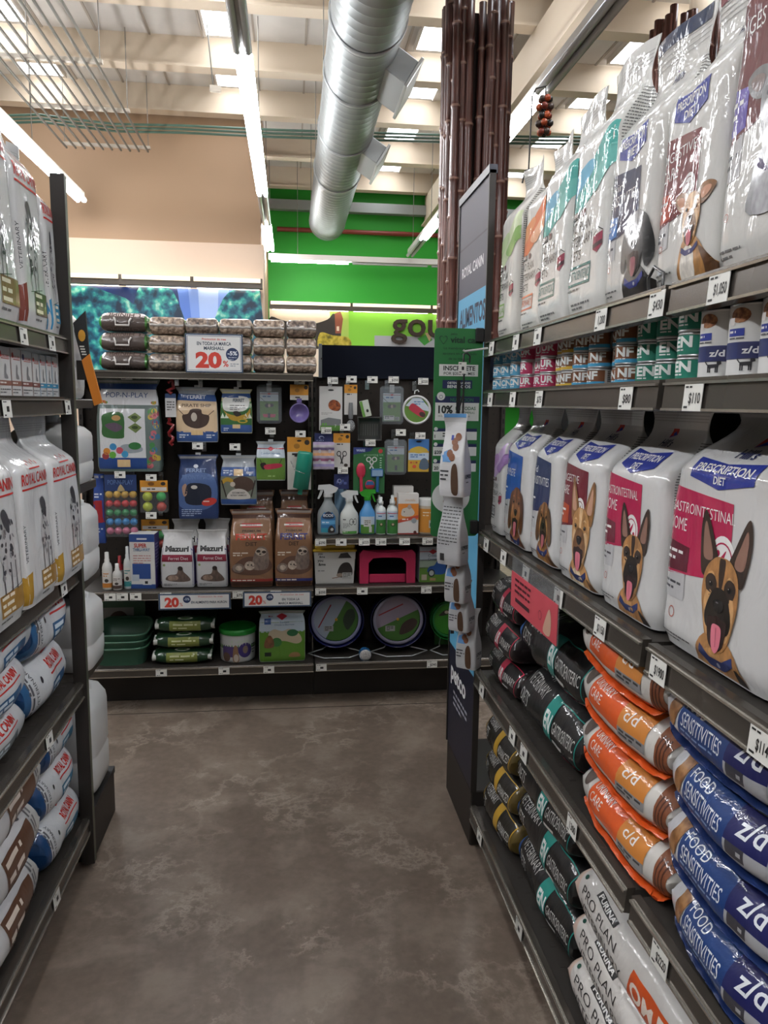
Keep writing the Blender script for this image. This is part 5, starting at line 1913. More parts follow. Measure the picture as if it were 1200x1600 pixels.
def side_treat(P, D, H, sg):
    P.text('10900', 0, .22 * H, D * .20, soft('#1a1a1a'), 1, 'C', D * .62, .03)
    P.lines(-D * .2, .17 * H, D * .4, 1, .01, .012 * H, soft('#3a3a3a'), 1, 2)


lab = ('treat pouch on top of the clip strip, blue header and brown biscuits', 'treat pouch showing its printed back, second on the clip strip', 'grey treat pouch hanging third from the top of the clip strip',
       'grey treat pouch hanging fourth from the top of the clip strip', 'lowest grey treat pouch on the clip strip')
for i, (px, ptop, pbot, W, D, Yp, rz) in enumerate(((711, 648, 776, .080, .058, 2.125, 40), (707, 770, 882, .082, .058, 2.16, 45), (715, 845, 940, .070, .056, 2.195, 42), (721, 905, 985, .070, .056, 2.228, 42), (732, 950, 1043, .070, .056, 2.262, 40))):
    a, c = at_y(Yp, px, ptop), at_y(Yp, px, pbot)
    S = Standing(W, a.z - c.z, D, 70 + i, hd=.14, shoulder=.35, amp=.003, pinch=.1)
    standing_bag('treat_pouch', lab[i], 'treat bag', (c.x, Yp, c.z), R(-rz), S, '#aeb0b2' if i else '#c9cacb', art_treat(i != 1), '#4f86b8' if i == 0 else None, 'treat pouches on the clip strip', 0.03, side_treat, mk=soft)

# macrame toy on a hooked wire above the top shelf
p = at_y(2.6, 851, 182)
t = thing('hanging_toy', 'orange and black beaded toy hanging from a hooked wire above the bags', 'toy', (p.x, 2.6, p.z))
b = MB(); foot = at_y(2.6, 826, 262)
fx_, fz_ = foot.x - p.x, foot.z - p.z
b.tube([(fx_, 0, fz_ - .03), (fx_ + .003, 0, .06), (fx_ + .015, 0, .085), (.0, 0, .095), (.0, 0, .07)], .0028, mat('wire_dark', '#2a2826', .4, metal=.5), 8)
b.tube([(fx_ - .02, 0, fz_ - .05), (fx_ - .012, 0, fz_ - .01), (fx_ + .012, 0, fz_), (fx_ + .02, 0, fz_ - .05)], .003, mat('wire_dark'), 8)
b.build('hook_wire', t)
rnd = random.Random(9)
for k in range(5):
    for q in range(5):
        b = MB()
        a = q * 1.257 + k * .6
        rr = .014 + .006 * (k % 2)
        b.sphere((rr * math.cos(a), rr * math.sin(a), -.05 + k * .026), .0115, plas(('#8f3a18', '#1f1a18', '#a84e2a', '#6a2416', '#3a2a22')[(q + k * 2) % 5]), 10)
        b.build('bead', t)
b = MB(); b.tube([(0, 0, .075), (0, 0, -.06)], .003, mat('wire_dark'), 6); b.build('cord', t)
# ------------------------------------------------------------------ goods on the left hand shelves
def yl(px, z, X=-0.662): return depth_at(X, z, px)


def lbag(px0, px1, z, H, D, seed, label, art, side, back=.02, rx=-.04, group=None, X=-0.675, **kw):
    ya, yb = yl(px0, z + .02, X), min(2.332, yl(px1, z + .02, X))
    W = abs(ya - yb) * .985
    S = Standing(W, H, D, seed, **kw)
    return standing_bag('food_bag', label, 'food bag', (XLF - back - D / 2, (ya + yb) / 2, z), LR, S, '#c6c7c7', art, None, group, rx, side)


z = LZ[0]
lbag(82, 114, z, .50, .14, 80.3, 'silver food bag with light blue panel next to the left shelf post', art_rc('#2f7fa8', '#2f86ad', -.02), side_rc('#2f7fa8'), group='top left shelf bags', shoulder=.66, pinch=.10, X=-.655, back=.004)
lbag(40, 80, z, .57, .15, 81.4, 'silver food bag with brown panel and reddish edge on the top left shelf', art_rc('#7a3a2c', '#4a3a30', -.02), side_rc('#7a3a2c'), group='top left shelf bags', shoulder=.66, pinch=.10, X=-.655, back=.004)
lbag(-22, 38, z, .61, .16, 82.1, 'silver food bag with orange panel at the left edge of the top shelf', art_rc('#b5662a', '#7a5a3a', -.02), side_rc('#b5662a'), group='top left shelf bags', shoulder=.66, pinch=.10, X=-.655, back=.004)
z = LZ[2]
lbag(97, 150, z, .455, .16, 85.5, 'silver food bag with gold panel closest to the post on the third left shelf', art_rc('#a8822c', '#9a7430'), side_rc('#a8822c'), group='gold panel bags', shoulder=.70, pinch=.08, X=-.612, back=-.036)
lbag(50, 96, z, .46, .16, 86.2, 'middle silver food bag with gold panel and sketched dog', art_rc('#a8822c', '#9a7430'), side_rc('#a8822c'), group='gold panel bags', shoulder=.70, pinch=.08, X=-.612, back=-.036)
lbag(-28, 48, z, .465, .16, 87.9, 'silver food bag with gold panel at the left edge of the photo', art_rc('#a8822c', '#9a7430'), side_rc('#a8822c'), group='gold panel bags', shoulder=.70, pinch=.08, X=-.612, back=-.036)

# small cartons on the second shelf
z = LZ[1]


def carton(name, label, cat_, w, d, h, loc, rz, body, art, group=None, side=None, rx=0.0, lip=None):
    t = thing(name, label, cat_, loc, rz, group, rx)
    b = MB(); b.box(-w / 2, w / 2, -d / 2, d / 2, 0, h, card(body), .0015)
    if art: art(flat_panel(b, -d / 2), w, h)
    if side:
        side(plane_panel(b, (w / 2, 0, 0), (0, 1, 0), (0, 0, 1)), d, h)
        side(plane_panel(b, (-w / 2, 0, 0), (0, -1, 0), (0, 0, 1)), d, h)
    b.build('carton', t)
    b = MB(); b.box(-w / 2 + .001, w / 2 - .001, -d / 2 + .001, d / 2 - .001, h + .0001, h + .0012, card(lip or body))
    b.box(-w * .3, w * .3, -d / 2 - .0006, -d / 2 + .001, h - .012, h - .0002, card(lip or body)); b.build('top_flap', t)
    return t


def art_carton(bar, dotc):
    def f(P, w, h):
        rr = card('#a83028')
        P.ell(-w * .3, h * .86, w * .10, w * .10, card(dotc), 1, 12)
        P.text('ROYAL CANIN', w * .08, h * .80, h * .055, rr, 1, 'C', w * .6, .02)
        P.rect(-w * .25, h * .77, w * .40, h * .785, rr, 1)
        P.blob([(-w * .05, h * .42), (-w * .02, h * .6), (w * .06, h * .68), (w * .14, h * .62), (w * .12, h * .5), (w * .22, h * .44), (w * .25, h * .38), (0, h * .38)], card('#7a7a7c'), 1)
        P.rect(-w * .5, h * .24, w * .5, h * .34, card(bar), 1)
        P.lines(-w * .4, h * .28, w * .8, 1, .01, h * .03, card('#d8d2cc'), 2, 2)
        P.lines(-w * .4, h * .15, w * .8, 2, h * .06, h * .025, card('#5a5a5c'), 1, 3)
        P.rect(-w * .5, 0, -w * .46, h, card(bar), 1)
    return f


bars = ['#8a5a4c', '#8a5a4c', '#8a5a4c', '#8a5a4c', '#7a4a44', '#7a4a44', '#3a88ae', '#3a88ae', '#3a88ae']
edges = [-32, -14, 4, 24, 40, 57, 68, 78, 87, 96]
cl = ['farthest of the', 'second of the', 'nearest the barcode of the']
for i in range(9):
    ya, yb = yl(edges[i], z + .05, -.665), yl(edges[i + 1], z + .05, -.665)
    w = abs(yb - ya)
    blue = i >= 6
    lab = ('white food carton with a blue band, ' if blue else 'white food carton with a brown band, ')
    lab += (('left', 'middle', 'right')[i - 6] + ' one of three') if blue else ('number %s from the blue banded cartons' % ('six', 'five', 'four', 'three', 'two', 'one')[i])
    carton('food_carton', lab, 'carton', w - .0015, .07, .118 - .003 * (i > 4) + .001 * (i % 2), (XLF - .06, (ya + yb) / 2, z), LR, '#c9c9c8', art_carton(bars[i], '#2a2f5a' if i == 4 else '#a8342c'), 'small white cartons')
ya, yb = yl(97, z + .05, -.665), min(2.335, yl(112, z + .05, -.665))


def art_bar(P, w, h):
    P.lines(-w * .4, h * .8, w * .8, 1, .01, h * .06, card('#2a2a2e'), 1, 3)
    P.blob([(-w * .3, h * .2), (-w * .1, h * .6), (w * .15, h * .7), (w * .3, h * .3), (w * .1, h * .25)], card('#3a3a3e'), 1)
    for i in range(8): P.rect(w * (.0 + .05 * i), h * .1, w * (.025 + .05 * i), h * .5, card('#2a2a2e'), 2) if h > .045 else None


for i, hh in enumerate((.042, .036, .046)):
    carton('small_carton', ('lowest', 'middle', 'topmost with a barcode')[i] + ' of the little cartons stacked against the post', 'carton', abs(yb - ya), .07, hh, (XLF - .06, (ya + yb) / 2, z + (0, .0425, .079)[i]), LR, '#c4c4c4', art_bar, 'little stacked cartons')


def llie(px0, px1, z, T, L, seed, label, base, art, ends=None, back=0.0, amp=.006, group=None, **kw):
    ya, yb = yl(px0, z + T / 2), min(2.335, yl(px1, z + T / 2))
    S = Lying(abs(ya - yb), L, T, seed, amp=amp, nose=.5, low=.42, ends=16, **kw)
    return lying_bag('food_sack', label, 'food bag', (XLF - .012 - back - L / 2, (ya + yb) / 2, z), LR, S, base, art, group, ends)


z = LZ[3]
Wc = '#c2c5c8'
for i in range(2):
    llie(60, 134, z + (1 - i) * .165, .168, .38, 90 + i * 1.3, ('upper', 'lower')[i] + ' of the two white and blue bags beside the left post, fourth shelf', Wc, art_rc_lying('#2a5a86'), '#173f6c', .012 * i, .009, 'white and blue bags')
for i in range(3):
    llie(-50, 57, z + (2 - i) * .113, .115, .38, 93 + i * 1.7, W3[i] + ' of three white bags with blue panels at the left edge', Wc, art_rc_lying(('#2a5a86', '#2a5a86', '#6d7478')[i], '#c2c5c8'), None, .008 * i, .008, 'white bags at the left edge')
z = LZ[4]
for i in range(3):
    llie(78 + 2 * i, 139, z + (2 - i) * .137, .14, .36, 97 + i * 2.1, W3[i] + ' of the blue sided white bags on the lowest left shelf', Wc, art_rc_lying('#2f6f8e', '#173f6c'), '#173f6c', .008 * (i % 2), .008, 'lowest white and blue bags')
for i in range(3):
    llie(-60, 72, z + (2 - i) * .137, .14, .36, 103 + i * 2.4, W3[i] + ' of the white bags with brown and orange labels, bottom left', '#bfc0c2', art_rc_tan(), None, -.01 * i * 0, .008, 'white bags with brown labels')


# ------------------------------------------------------------------ white jugs on the end unit
jugm = mat('jug_white', '#d2d3d2', 0.30, coat=.3, bump=.06, bscale=40)


def jug(label, loc, w, d, h, rz=0.0):
    t = thing('plastic_jug', label, 'jug', loc, rz, 'white jugs on the end unit')
    b = MB()
    rows = []
    for (f, zz) in ((.90, 0), (.97, .012), (1.0, .04), (1.0, h * .30), (.975, h * .32), (.975, h * .34), (1.0, h * .36), (1.0, h * .72), (.97, h * .78), (.80, h * .87), (.46, h * .93), (.30, h * .94), (.28, h * .955)):
        row = []
        for k in range(40):
            a = 2 * math.pi * k / 40
            c, s_ = math.cos(a), math.sin(a)
            row.append((w / 2 * f * sgn(c) * abs(c) ** .38, d / 2 * f * sgn(s_) * abs(s_) ** .38, zz))
        rows.append(row)
    b.grid(rows, jugm, True, closed=True)
    b.add(rows[0], [tuple(range(39, -1, -1))], jugm)
    b.build('jug_body', t)
    b = MB(); b.lathe([(.026, 0), (.026, .022), (.022, .026), (.0001, .026)], plas('#c9cacb'), 20, (0, 0, h * .945)); b.build('screw_cap', t)
    b = MB(); b.tube([(w * .30, 0, h * .80), (w * .33, 0, h * .93), (w * .18, 0, h * .985), (w * .02, 0, h * .95)], .012, jugm, 10); b.build('handle', t)
    return t


jl = ('white plastic jug on top of the left end unit, above the orange sign', 'white plastic jug right under the orange sign', 'white plastic jug level with the gold panel bags', 'white plastic jug level with the green trays', 'white plastic jug on the base of the left end unit')
for i, (zz, h, yy, xo) in enumerate(((1.502, .30, 2.52, 0), (1.232, .204, 2.55, .01), (.917, .268, 2.56, .015), (.612, .258, 2.575, .015), (.174, .385, 2.59, .01))):
    jug(jl[i], (XLF - .125 + xo, yy, zz), .22, .22 if i < 4 else .24, h)
# orange and black blade sign on the end unit
a = at_x(-.655, 126, 533); c = at_x(-.655, 147, 635)
t = thing('blade_sign', 'black and orange blade sign fixed between the jugs of the left end unit', 'sign', (-.635, 2.49, 1.46))
b = MB()
b.prism([(-.035, .27), (.005, .31), (.012, .18), (-.012, .16)], 0, .008, card('#17181a'))
b.prism([(-.012, .16), (.012, .18), (.045, .03), (.02, .02)], 0, .008, card('#c9781f'))
P = flat_panel(b, 0)
P.ell(-.008, .235, .011, .018, card('#c9912c'), 1, 12)
for q in range(4): P.rect(-.016 + q * .002, .20 - q * .008, -.002 + q * .002, .204 - q * .008, card('#d8d4cc'), 1)
b.build('blade', t)
b = MB(); b.box(-.03, .0, .008, .02, .10, .16, steel_d); b.build('bracket', t)
# ------------------------------------------------------------------ goods on the back rack
def bx(x0, y0, x1, y1, Y):
    a, c = at_y(Y, x0, (y0 + y1) / 2), at_y(Y, x1, (y0 + y1) / 2)
    m = (x0 + x1) / 2
    zt, zb = at_y(Y, m, y0).z, at_y(Y, m, y1).z
    return (a.x + c.x) / 2, zb, c.x - a.x, zt - zb


YH = 3.725            # where hung goods stand out to
ZT = 1.632
wood = noise_mat('wood_shavings', ['#3a2f28', '#7d6a5a', '#b09a86', '#d8c9b8'], 62, rough=0.4, detail=7, coat=0.9, bump=.35, lo=.30, hi=.72)
wood2 = noise_mat('wood_shavings_dark', ['#2c2521', '#5f5047', '#8d7b6c', '#b5a392'], 62, rough=0.4, detail=7, coat=0.9, bump=.35, lo=.30, hi=.72)
clearf = mat('seal_film', '#a9a39c', 0.2, coat=.8, bump=.4, bscale=40)
cols = [(232, 288), (289, 340), (342, 393), (395, 445), (447, 495)]
rows_ = [(553, 580), (526, 552), (498, 525)]
cn = ('first', 'second', 'third', 'fourth', 'fifth')
rn = ('bottom', 'middle', 'top')
for ci, (x0, x1) in enumerate(cols):
    for ri, (y0, y1) in enumerate(rows_):
        cx, zb, w, h = bx(x0, y0, x1, y1, 3.68)
        T = .083
        S = Lying(w * 1.0, .25, T, 120 + ci * 3.3 + ri * 1.7, nose=.35, amp=.004, ends=14, low=.5)
        o = lying_bag('wood_chip_bale', '%s bale of wood shavings in the %s column of clear wrapped bales' % (rn[ri], cn[ci]), 'bale', (cx, 3.68 + .125, ZT + ri * .0835), 0.0, S, '#8d7b6c', None, 'wood shavings bales', None)
        for ch in o.children:
            ch.data.materials[0] = wood if (ci + ri) % 3 else wood2
        b = MB()
        P = []
        for k in range(17):
            u = -w * .47 + w * .94 * k / 16
            p = S.front(u, (.1 * math.sin(k * 1.3 + ci)) * S.q * .3)
            P.append([p + Vector((0, -.001, .006)), p + Vector((0, -.007 - .002 * math.sin(k * 2.1), .001)), p + Vector((0, -.001, -.006))])
        b.grid(P, clearf)
        b.build('film_seal', o)
for ri, (y0, y1) in enumerate(((552, 580), (524, 552), (497, 526))):
    cx, zb, w, h = bx(154, y0, 229, y1, 3.68)
    S = Lying(w, .26, .088, 140 + ri * 2.2, nose=.6, amp=.006, ends=8)
    def art_ch(P, W, q, S_):
        P.rect(-W * .44, q * .45, W * .44, q * 1.25, film('#c9bcb8' if ri == 2 else '#8a7a74'), 1)
        P.text('CHINIPIC', 0, q * .78, q * .42, film('#5a4c46'), 2, 'C', W * .74, .03, rot=R(180))
        P.text('CHINIPIC', 0, -q * .25, q * .30, film('#6d5f58'), 2, 'C', W * .66, .0, rot=R(180))
        P.poly([(-W * .49, -q), (-W * .45, -q), (-W * .45, q * 1.2), (-W * .49, q * 1.2)], film('#2f9a3a'), 1)
    o = lying_bag('bedding_bag', ('lowest', 'middle', 'topmost')[ri] + ' brown bedding bag with a white handle left of the bales', 'bag', (cx, 3.68 + .13, ZT + ri * .0885), 0.0, S, '#4a3f3a', art_ch, 'brown bedding bags', '#3f7a34')
    b = MB()
    p0 = S.front(-w * .18, S.q * .3); p1 = S.front(w * .18, S.q * .3); pm = S.front(0, -S.q * .1)
    b.tube([p0 + Vector((0, -.002, .004)), p0 + Vector((.008, -.012, -.012)), pm + Vector((-.03, -.012, 0)), pm + Vector((.03, -.012, 0)), p1 + Vector((-.008, -.012, -.012)), p1 + Vector((0, -.002, .004))], .0045, plas('#d0cbc6'), 8)
    b.build('handle', o)

# promotion signs
navy = card('#27415f')


def sign20(x0, y0, x1, y1, Y, label, big, lines, parent_dz=0):
    cx, zb, w, h = bx(x0, y0, x1, y1, Y)
    t = thing('promotion_sign', label, 'sign', (cx, Y, zb))
    b = MB(); b.box(-w / 2, w / 2, 0, .003, 0, h, navy)
    P = flat_panel(b, 0)
    P.rect(-w * .48, h * .03 if big else h * .08, w * .48, h * .97 if big else h * .94, card('#d6d6d4'), 0)
    rd = card('#c23a2c')
    if big:
        P.frame(-w * .47, h * .05, w * .47, h * .95, h * .012, navy, 1)
        P.text('Promocion de mes', 0, h * .84, h * .055, rd, 1, 'C', w * .42, .02)
        P.text(lines[0], 0, h * .71, h * .085, card('#1c2f44'), 1, 'C', w * .60, .025)
        P.text(lines[1], 0, h * .59, h * .085, card('#1c2f44'), 1, 'C', w * .36, .025)
        P.text('20', -w * .10, h * .14, h * .37, rd, 1, 'C', w * .46, .05)
        P.text('%', w * .20, h * .16, h * .15, rd, 1, 'C', None, .02)
        P.ell(w * .32, h * .48, h * .17, h * .17, card('#1c2f55'), 1, 28)
        P.text('-5%', w * .32, h * .46, h * .10, card('#d8dce2'), 2, 'C', w * .17, .03)
        P.lines(w * .25, h * .39, w * .14, 2, h * .06, h * .02, card('#b0b8c4'), 2, 3)
        P.lines(w * .28, h * .22, w * .15, 2, h * .05, h * .018, card('#5a6a7a'), 1, 3)
    else:
        P.text('20', -w * .32, h * .20, h * .56, rd, 1, 'C', w * .20, .05)
        P.text('%', -w * .19, h * .22, h * .22, rd, 1, 'C', None, .0)
        P.ell(-w * .11, h * .66, h * .24, h * .24, card('#1c2f55'), 1, 22)
        P.text('-5%', -w * .11, h * .60, h * .15, card('#b8c4d4'), 2, 'C', h * .34, .02)
        P.text('Promocion de mes', w * .22, h * .76, h * .11, rd, 1, 'C', w * .34, .0)
        for i, l in enumerate(lines):
            P.text(l, w * .20, h * (.42 - .26 * i) if len(lines) > 1 else h * .38, h * .15, card('#1c2f44'), 1, 'C', min(w * .5, w * .026 * len(l)), .02)
    b.build('printed_card', t)
    b = MB(); b.box(-w / 2 - .003, w / 2 + .003, .0032, .005, -.003, h + .003, mat('clear_sleeve')); b.build('clear_holder', t)
    return t


sign20(290, 522, 379, 582, 3.640, 'large white 20 percent sign standing in front of the wood shavings bales', True, ('EN TODA LA MARCA', 'MARSHALL'))
sign20(248, 928, 360, 952, 3.576, 'long white 20 percent strip under the pouches', False, ('EN ALIMENTO PARA HURON',))['label'] = 'long white 20 percent strip on the rail below the grey food pouches'
sign20(380, 925, 486, 948, 3.576, 'long white 20 percent strip on the rail below the brown ferret food', False, ('EN TODA LA', 'MARCA MARSHALL'))


def hung(name, label, box, base, art, D=.03, Y=YH, group=None, cat_='pet product', hd=.08, header=None, amp=.004, sideart=None, mk=film, **kw):
    cx, zb, w, h = bx(*box, Y)
    S = Standing(w, h, D, (box[0] * .37 + box[1] * .11) % 50, hd=hd, shoulder=.55, amp=amp, pinch=kw.pop('pinch', .02))
    t = standing_bag(name, label, cat_, (cx, Y + D * .5, zb), 0.0, S, base, art, header, group, 0.0, sideart, mk=mk)
    return t, w, h


def hang_tab(t, w, h, y=0.0, m=None):
    b = MB(); b.box(-.012, .012, y, y + .0012, h - .002, h + .010, m or mat('tab_clear', '#b9bcbe', .2, coat=.5)); b.build('hang_tab', t)


# big ball bag
def a_pop(P, W, H):
    bl = film('#1f3f78')
    P.rect(-W * .485, H * .87, W * .485, H * .99, bl, 1)
    P.rect(-W * .485, H * .72, W * .485, H * .89, film('#c9c9cc'), 2)
    P.text('POP-N-PLAY', -W * .02, H * .80, H * .055, film('#2f4a78'), 3, 'C', W * .66, .0)
    P.rect(-W * .44, H * .14, W * .27, H * .68, film('#c4c6c8'), 1)
    P.rect(-W * .47, H * .03, W * .28, H * .15, bl, 2)
    P.rect(-W * .18, H * .05, W * .02, H * .13, film('#c8ac80'), 3)
    P.blob([(-W * .38, H * .62), (-W * .08, H * .63), (-W * .06, H * .42), (-W * .10, H * .36), (-W * .38, H * .38), (-W * .40, H * .5)], film('#355f34'), 2)
    P.blob([(-W * .36, H * .5), (-W * .2, H * .53), (-W * .08, H * .48), (-W * .2, H * .43)], film('#5a4a5a'), 3)
    P.ell(-W * .18, H * .58, W * .07, H * .03, film('#b08a5a'), 3)
    for y in (.59, .48):
        P.poly([(W * .0, y * H), (W * .12, (y + .05) * H), (W * .22, y * H), (W * .12, (y - .06) * H)], film('#6a7a4a'), 2)
        P.ell(W * .11, y * H, W * .05, H * .018, film('#3a4a2c'), 3)
    P.blob([(-W * .12, H * .28), (0, H * .30), (W * .2, H * .27), (W * .2, H * .22), (0, H * .2), (-W * .1, H * .24)], film('#8a9298'), 2)
    P.ell(W * .1, H * .28, W * .1, H * .04, film('#2f6a3a'), 3)
    for x, y, c in ((-.34, .22, '#b5772c'), (-.24, .27, '#3a7fae'), (-.14, .23, '#b04a5a'), (-.25, .18, '#5a9a3a'), (-.06, .19, '#3a8ab5'), (-.36, .17, '#8a3a3a')):
        P.ell(x * W, y * H, W * .055, W * .055, film(c), 3, 16)
    rnd = random.Random(2)
    for i in range(26):
        P.ell(rnd.uniform(.30, .46) * W, rnd.uniform(.05, .66) * H, W * .045, W * .045, film(('#8a3a44', '#3f7a44', '#b09a3a', '#3a6a8a', '#b5626a')[i % 5]), 1, 12)
    for g in (-.38, .38):
        for i in range(6):
            P.ell(g * W + rnd.uniform(-.05, .05) * W, H * .745 + rnd.uniform(-.01, .012) * H, W * .022, W * .022, film(('#c9a02c', '#b5402c', '#3f8a3a')[i % 3]), 3, 10)
t, w, h = hung('ball_pit_bag', 'big clear bag of play balls with a white card', (149, 593, 250, 738), '#5a6a66', a_pop, .10, 3.712, hd=.05)
t['label'] = 'big clear bag of play balls, with a large white picture card'




# red harness on a card
cx, zb, w, h = bx(257, 592, 277, 706, YH)
t = thing('red_leash', 'shiny red leash tied to a small white card beside the ball bag', 'pet leash', (cx, YH, zb))
b = MB(); b.box(-w * .42, w * .42, 0, .002, h * .48, h * .78, card('#c4c4c4')); P = flat_panel(b, 0); P.rect(-w * .42, h * .74, w * .42, h * .80, card('#27406a'), 1); P.lines(-w * .3, h * .68, w * .6, 4, h * .035, h * .012, ink, 1, 2); b.build('card', t)
b = MB(); rnd = random.Random(4); redf = mat('red_ribbon', '#7a0d16', .3, coat=.5)
b.tube([(-.008, -.004, h * .95), (.012, -.006, h * .99), (.016, -.004, h * .88), (-.012, -.006, h * .84), (.008, -.005, h * .8)], .009, redf, 8)
b.build('bow', t)
b = MB()
pts = [(rnd.uniform(-.014, .014), rnd.uniform(-.02, -.008), h * (.47 - .034 * i)) for i in range(12)]
pts = [Vector(p) for p in pts]
b.tube(pts, .008, redf, 8)
b.build('ribbon', t)


def a_hammock(P, W, H, kind):
    bl = film('#2a4a80')
    if kind == 'pirate':
        P.rect(-W * .485, H * .18, W * .485, H * .78, film('#c9b090'), 1)
        P.rect(-W * .485, 0.004, W * .485, H * .20, bl, 1)
        P.poly([(-W * .48, H * .76), (-W * .48, H * .88), (W * .48, H * .86), (W * .48, H * .74)], bl, 2)
        P.text('FERRET', 0, H * .79, H * .065, film('#cfd4dc'), 3, 'C', W * .44, .03)
        P.text('PIRATE SHIP', 0, H * .64, H * .055, film('#5a463a'), 3, 'C', W * .70, .02)
        P.blob([(-W * .34, H * .48), (-W * .2, H * .52), (-W * .12, H * .60), (W * .1, H * .60), (W * .14, H * .52), (W * .30, H * .48), (W * .24, H * .32), (0, H * .25), (-W * .26, H * .32)], film('#3a2a24'), 3)
        P.ell(-W * .06, H * .46, W * .07, H * .08, film('#b5aca0'), 4)
        P.line(-W * .44, H * .6, -W * .28, H * .48, .003, film('#3a2a24'), 3); P.line(W * .42, H * .58, W * .26, H * .48, .003, film('#3a2a24'), 3)
        P.rect(-W * .14, H * .13, W * .14, H * .22, film('#c8ac80'), 3)
        P.lines(-W * .42, H * .12, W * .22, 2, H * .04, H * .02, film('#c0c8d4'), 3, 2)
        P.lines(W * .22, H * .12, W * .2, 2, H * .04, H * .02, film('#c0c8d4'), 3, 5)
    elif kind == 'banana':
        P.rect(-W * .485, H * .17, W * .485, H * .72, film('#31602f'), 1)
        P.blob([(-W * .34, H * .82), (W * .34, H * .82), (W * .40, H * .62), (W * .2, H * .50), (-W * .3, H * .50), (-W * .42, H * .62)], film('#cfd0cc'), 2)
        P.text('FERRET', W * .08, H * .71, H * .07, film('#2c3c4a'), 3, 'C', W * .36, .03)
        P.lines(-W * .2, H * .62, W * .5, 3, H * .045, H * .018, film('#5a5a5a'), 3, 2)
        P.rect(-W * .485, 0.004, W * .485, H * .19, bl, 2)
        P.poly([(-W * .48, H * .80), (-W * .48, H * .90), (W * .48, H * .90), (W * .48, H * .80)], bl, 2)
        P.blob([(-W * .44, H * .58), (-W * .3, H * .46), (0, H * .40), (W * .3, H * .44), (W * .44, H * .56), (W * .40, H * .36), (W * .1, H * .28), (-W * .2, H * .32)], film('#a8862c'), 4)
        P.ell(W * .2, H * .28, W * .16, H * .05, film('#b5962f'), 4, 18); P.ell(W * .2, H * .28, W * .10, H * .025, film('#31602f'), 5, 14)
        P.blob([(-W * .1, H * .48), (W * .05, H * .50), (W * .16, H * .42), (0, H * .38)], film('#26201e'), 5)
        for x in (-.42, -.3, .3, .42): P.poly([(x * W - .01, H * .34), (x * W, H * .46), (x * W + .01, H * .34)], film('#c9cfc4'), 4)
        P.rect(-W * .12, H * .11, W * .12, H * .20, film('#c8ac80'), 4)
        P.lines(-W * .40, H * .10, W * .2, 2, H * .04, H * .02, film('#c0c8d4'), 3, 2)
    else:
        P.rect(-W * .485, H * .12, W * .485, H * .62, film('#6a7064'), 1)
        P.rect(-W * .485, H * .58, W * .485, H * .76, bl, 2)
        P.rect(-W * .13, H * .59, W * .13, H * .72, film('#c8ac80'), 3)
        P.text('FERRET', W * .32, H * .63, H * .04, film('#cfd4dc'), 3, 'C', W * .2, .02)
        P.lines(-W * .42, H * .68, W * .26, 2, H * .04, H * .02, film('#c0c8d4'), 3, 2)
        P.blob([(-W * .16, H * .50), (W * .1, H * .58), (W * .36, H * .52), (W * .42, H * .36), (W * .2, H * .26), (-W * .1, H * .34)], film('#43322a'), 3)
        P.blob([(-W * .46, H * .5), (-W * .3, H * .56), (-W * .12, H * .50), (-W * .1, H * .42), (-W * .3, H * .48), (-W * .44, H * .42)], film('#a8862c'), 3)
        P.ell(-W * .16, H * .42, W * .07, H * .05, film('#b5aca0'), 4)
        P.blob([(-W * .3, H * .13), (-W * .22, H * .28), (0, H * .33), (W * .22, H * .28), (W * .3, H * .13)], film('#b9b4ac'), 4)
        P.text('SOCKMONKEY', 0, H * .23, H * .035, film('#3a3a3c'), 5, 'C', W * .36, .02)
        P.text('RETREAT HAMMOCK', 0, H * .18, H * .03, film('#3a3a3c'), 5, 'C', W * .44, .02)
        P.rect(-W * .485, 0.004, W * .485, H * .12, bl, 3)
        for g in (-1, 1): P.line(g * W * .46, H * .5, g * W * .34, H * .16, .006, film('#2c2420'), 4)


t, w, h = hung('hammock_bag', 'hanging bag with a brown ship shaped ferret hammock on a tan card', (274, 606, 340, 692), '#8a9096', lambda P, W, H: a_hammock(P, W, H, 'pirate'), .07); hang_tab(t, w, h)
t, w, h = hung('hammock_bag', 'hanging bag with a yellow banana shaped ferret hammock on a green card', (344, 609, 394, 678), '#b9b48a', lambda P, W, H: a_hammock(P, W, H, 'banana'), .05); hang_tab(t, w, h)
t, w, h = hung('hammock_bag', 'hanging bag with a brown and white hammock, blue band across it', (344, 713, 401, 790), '#8a9096', lambda P, W, H: a_hammock(P, W, H, 'monkey'), .06); hang_tab(t, w, h)


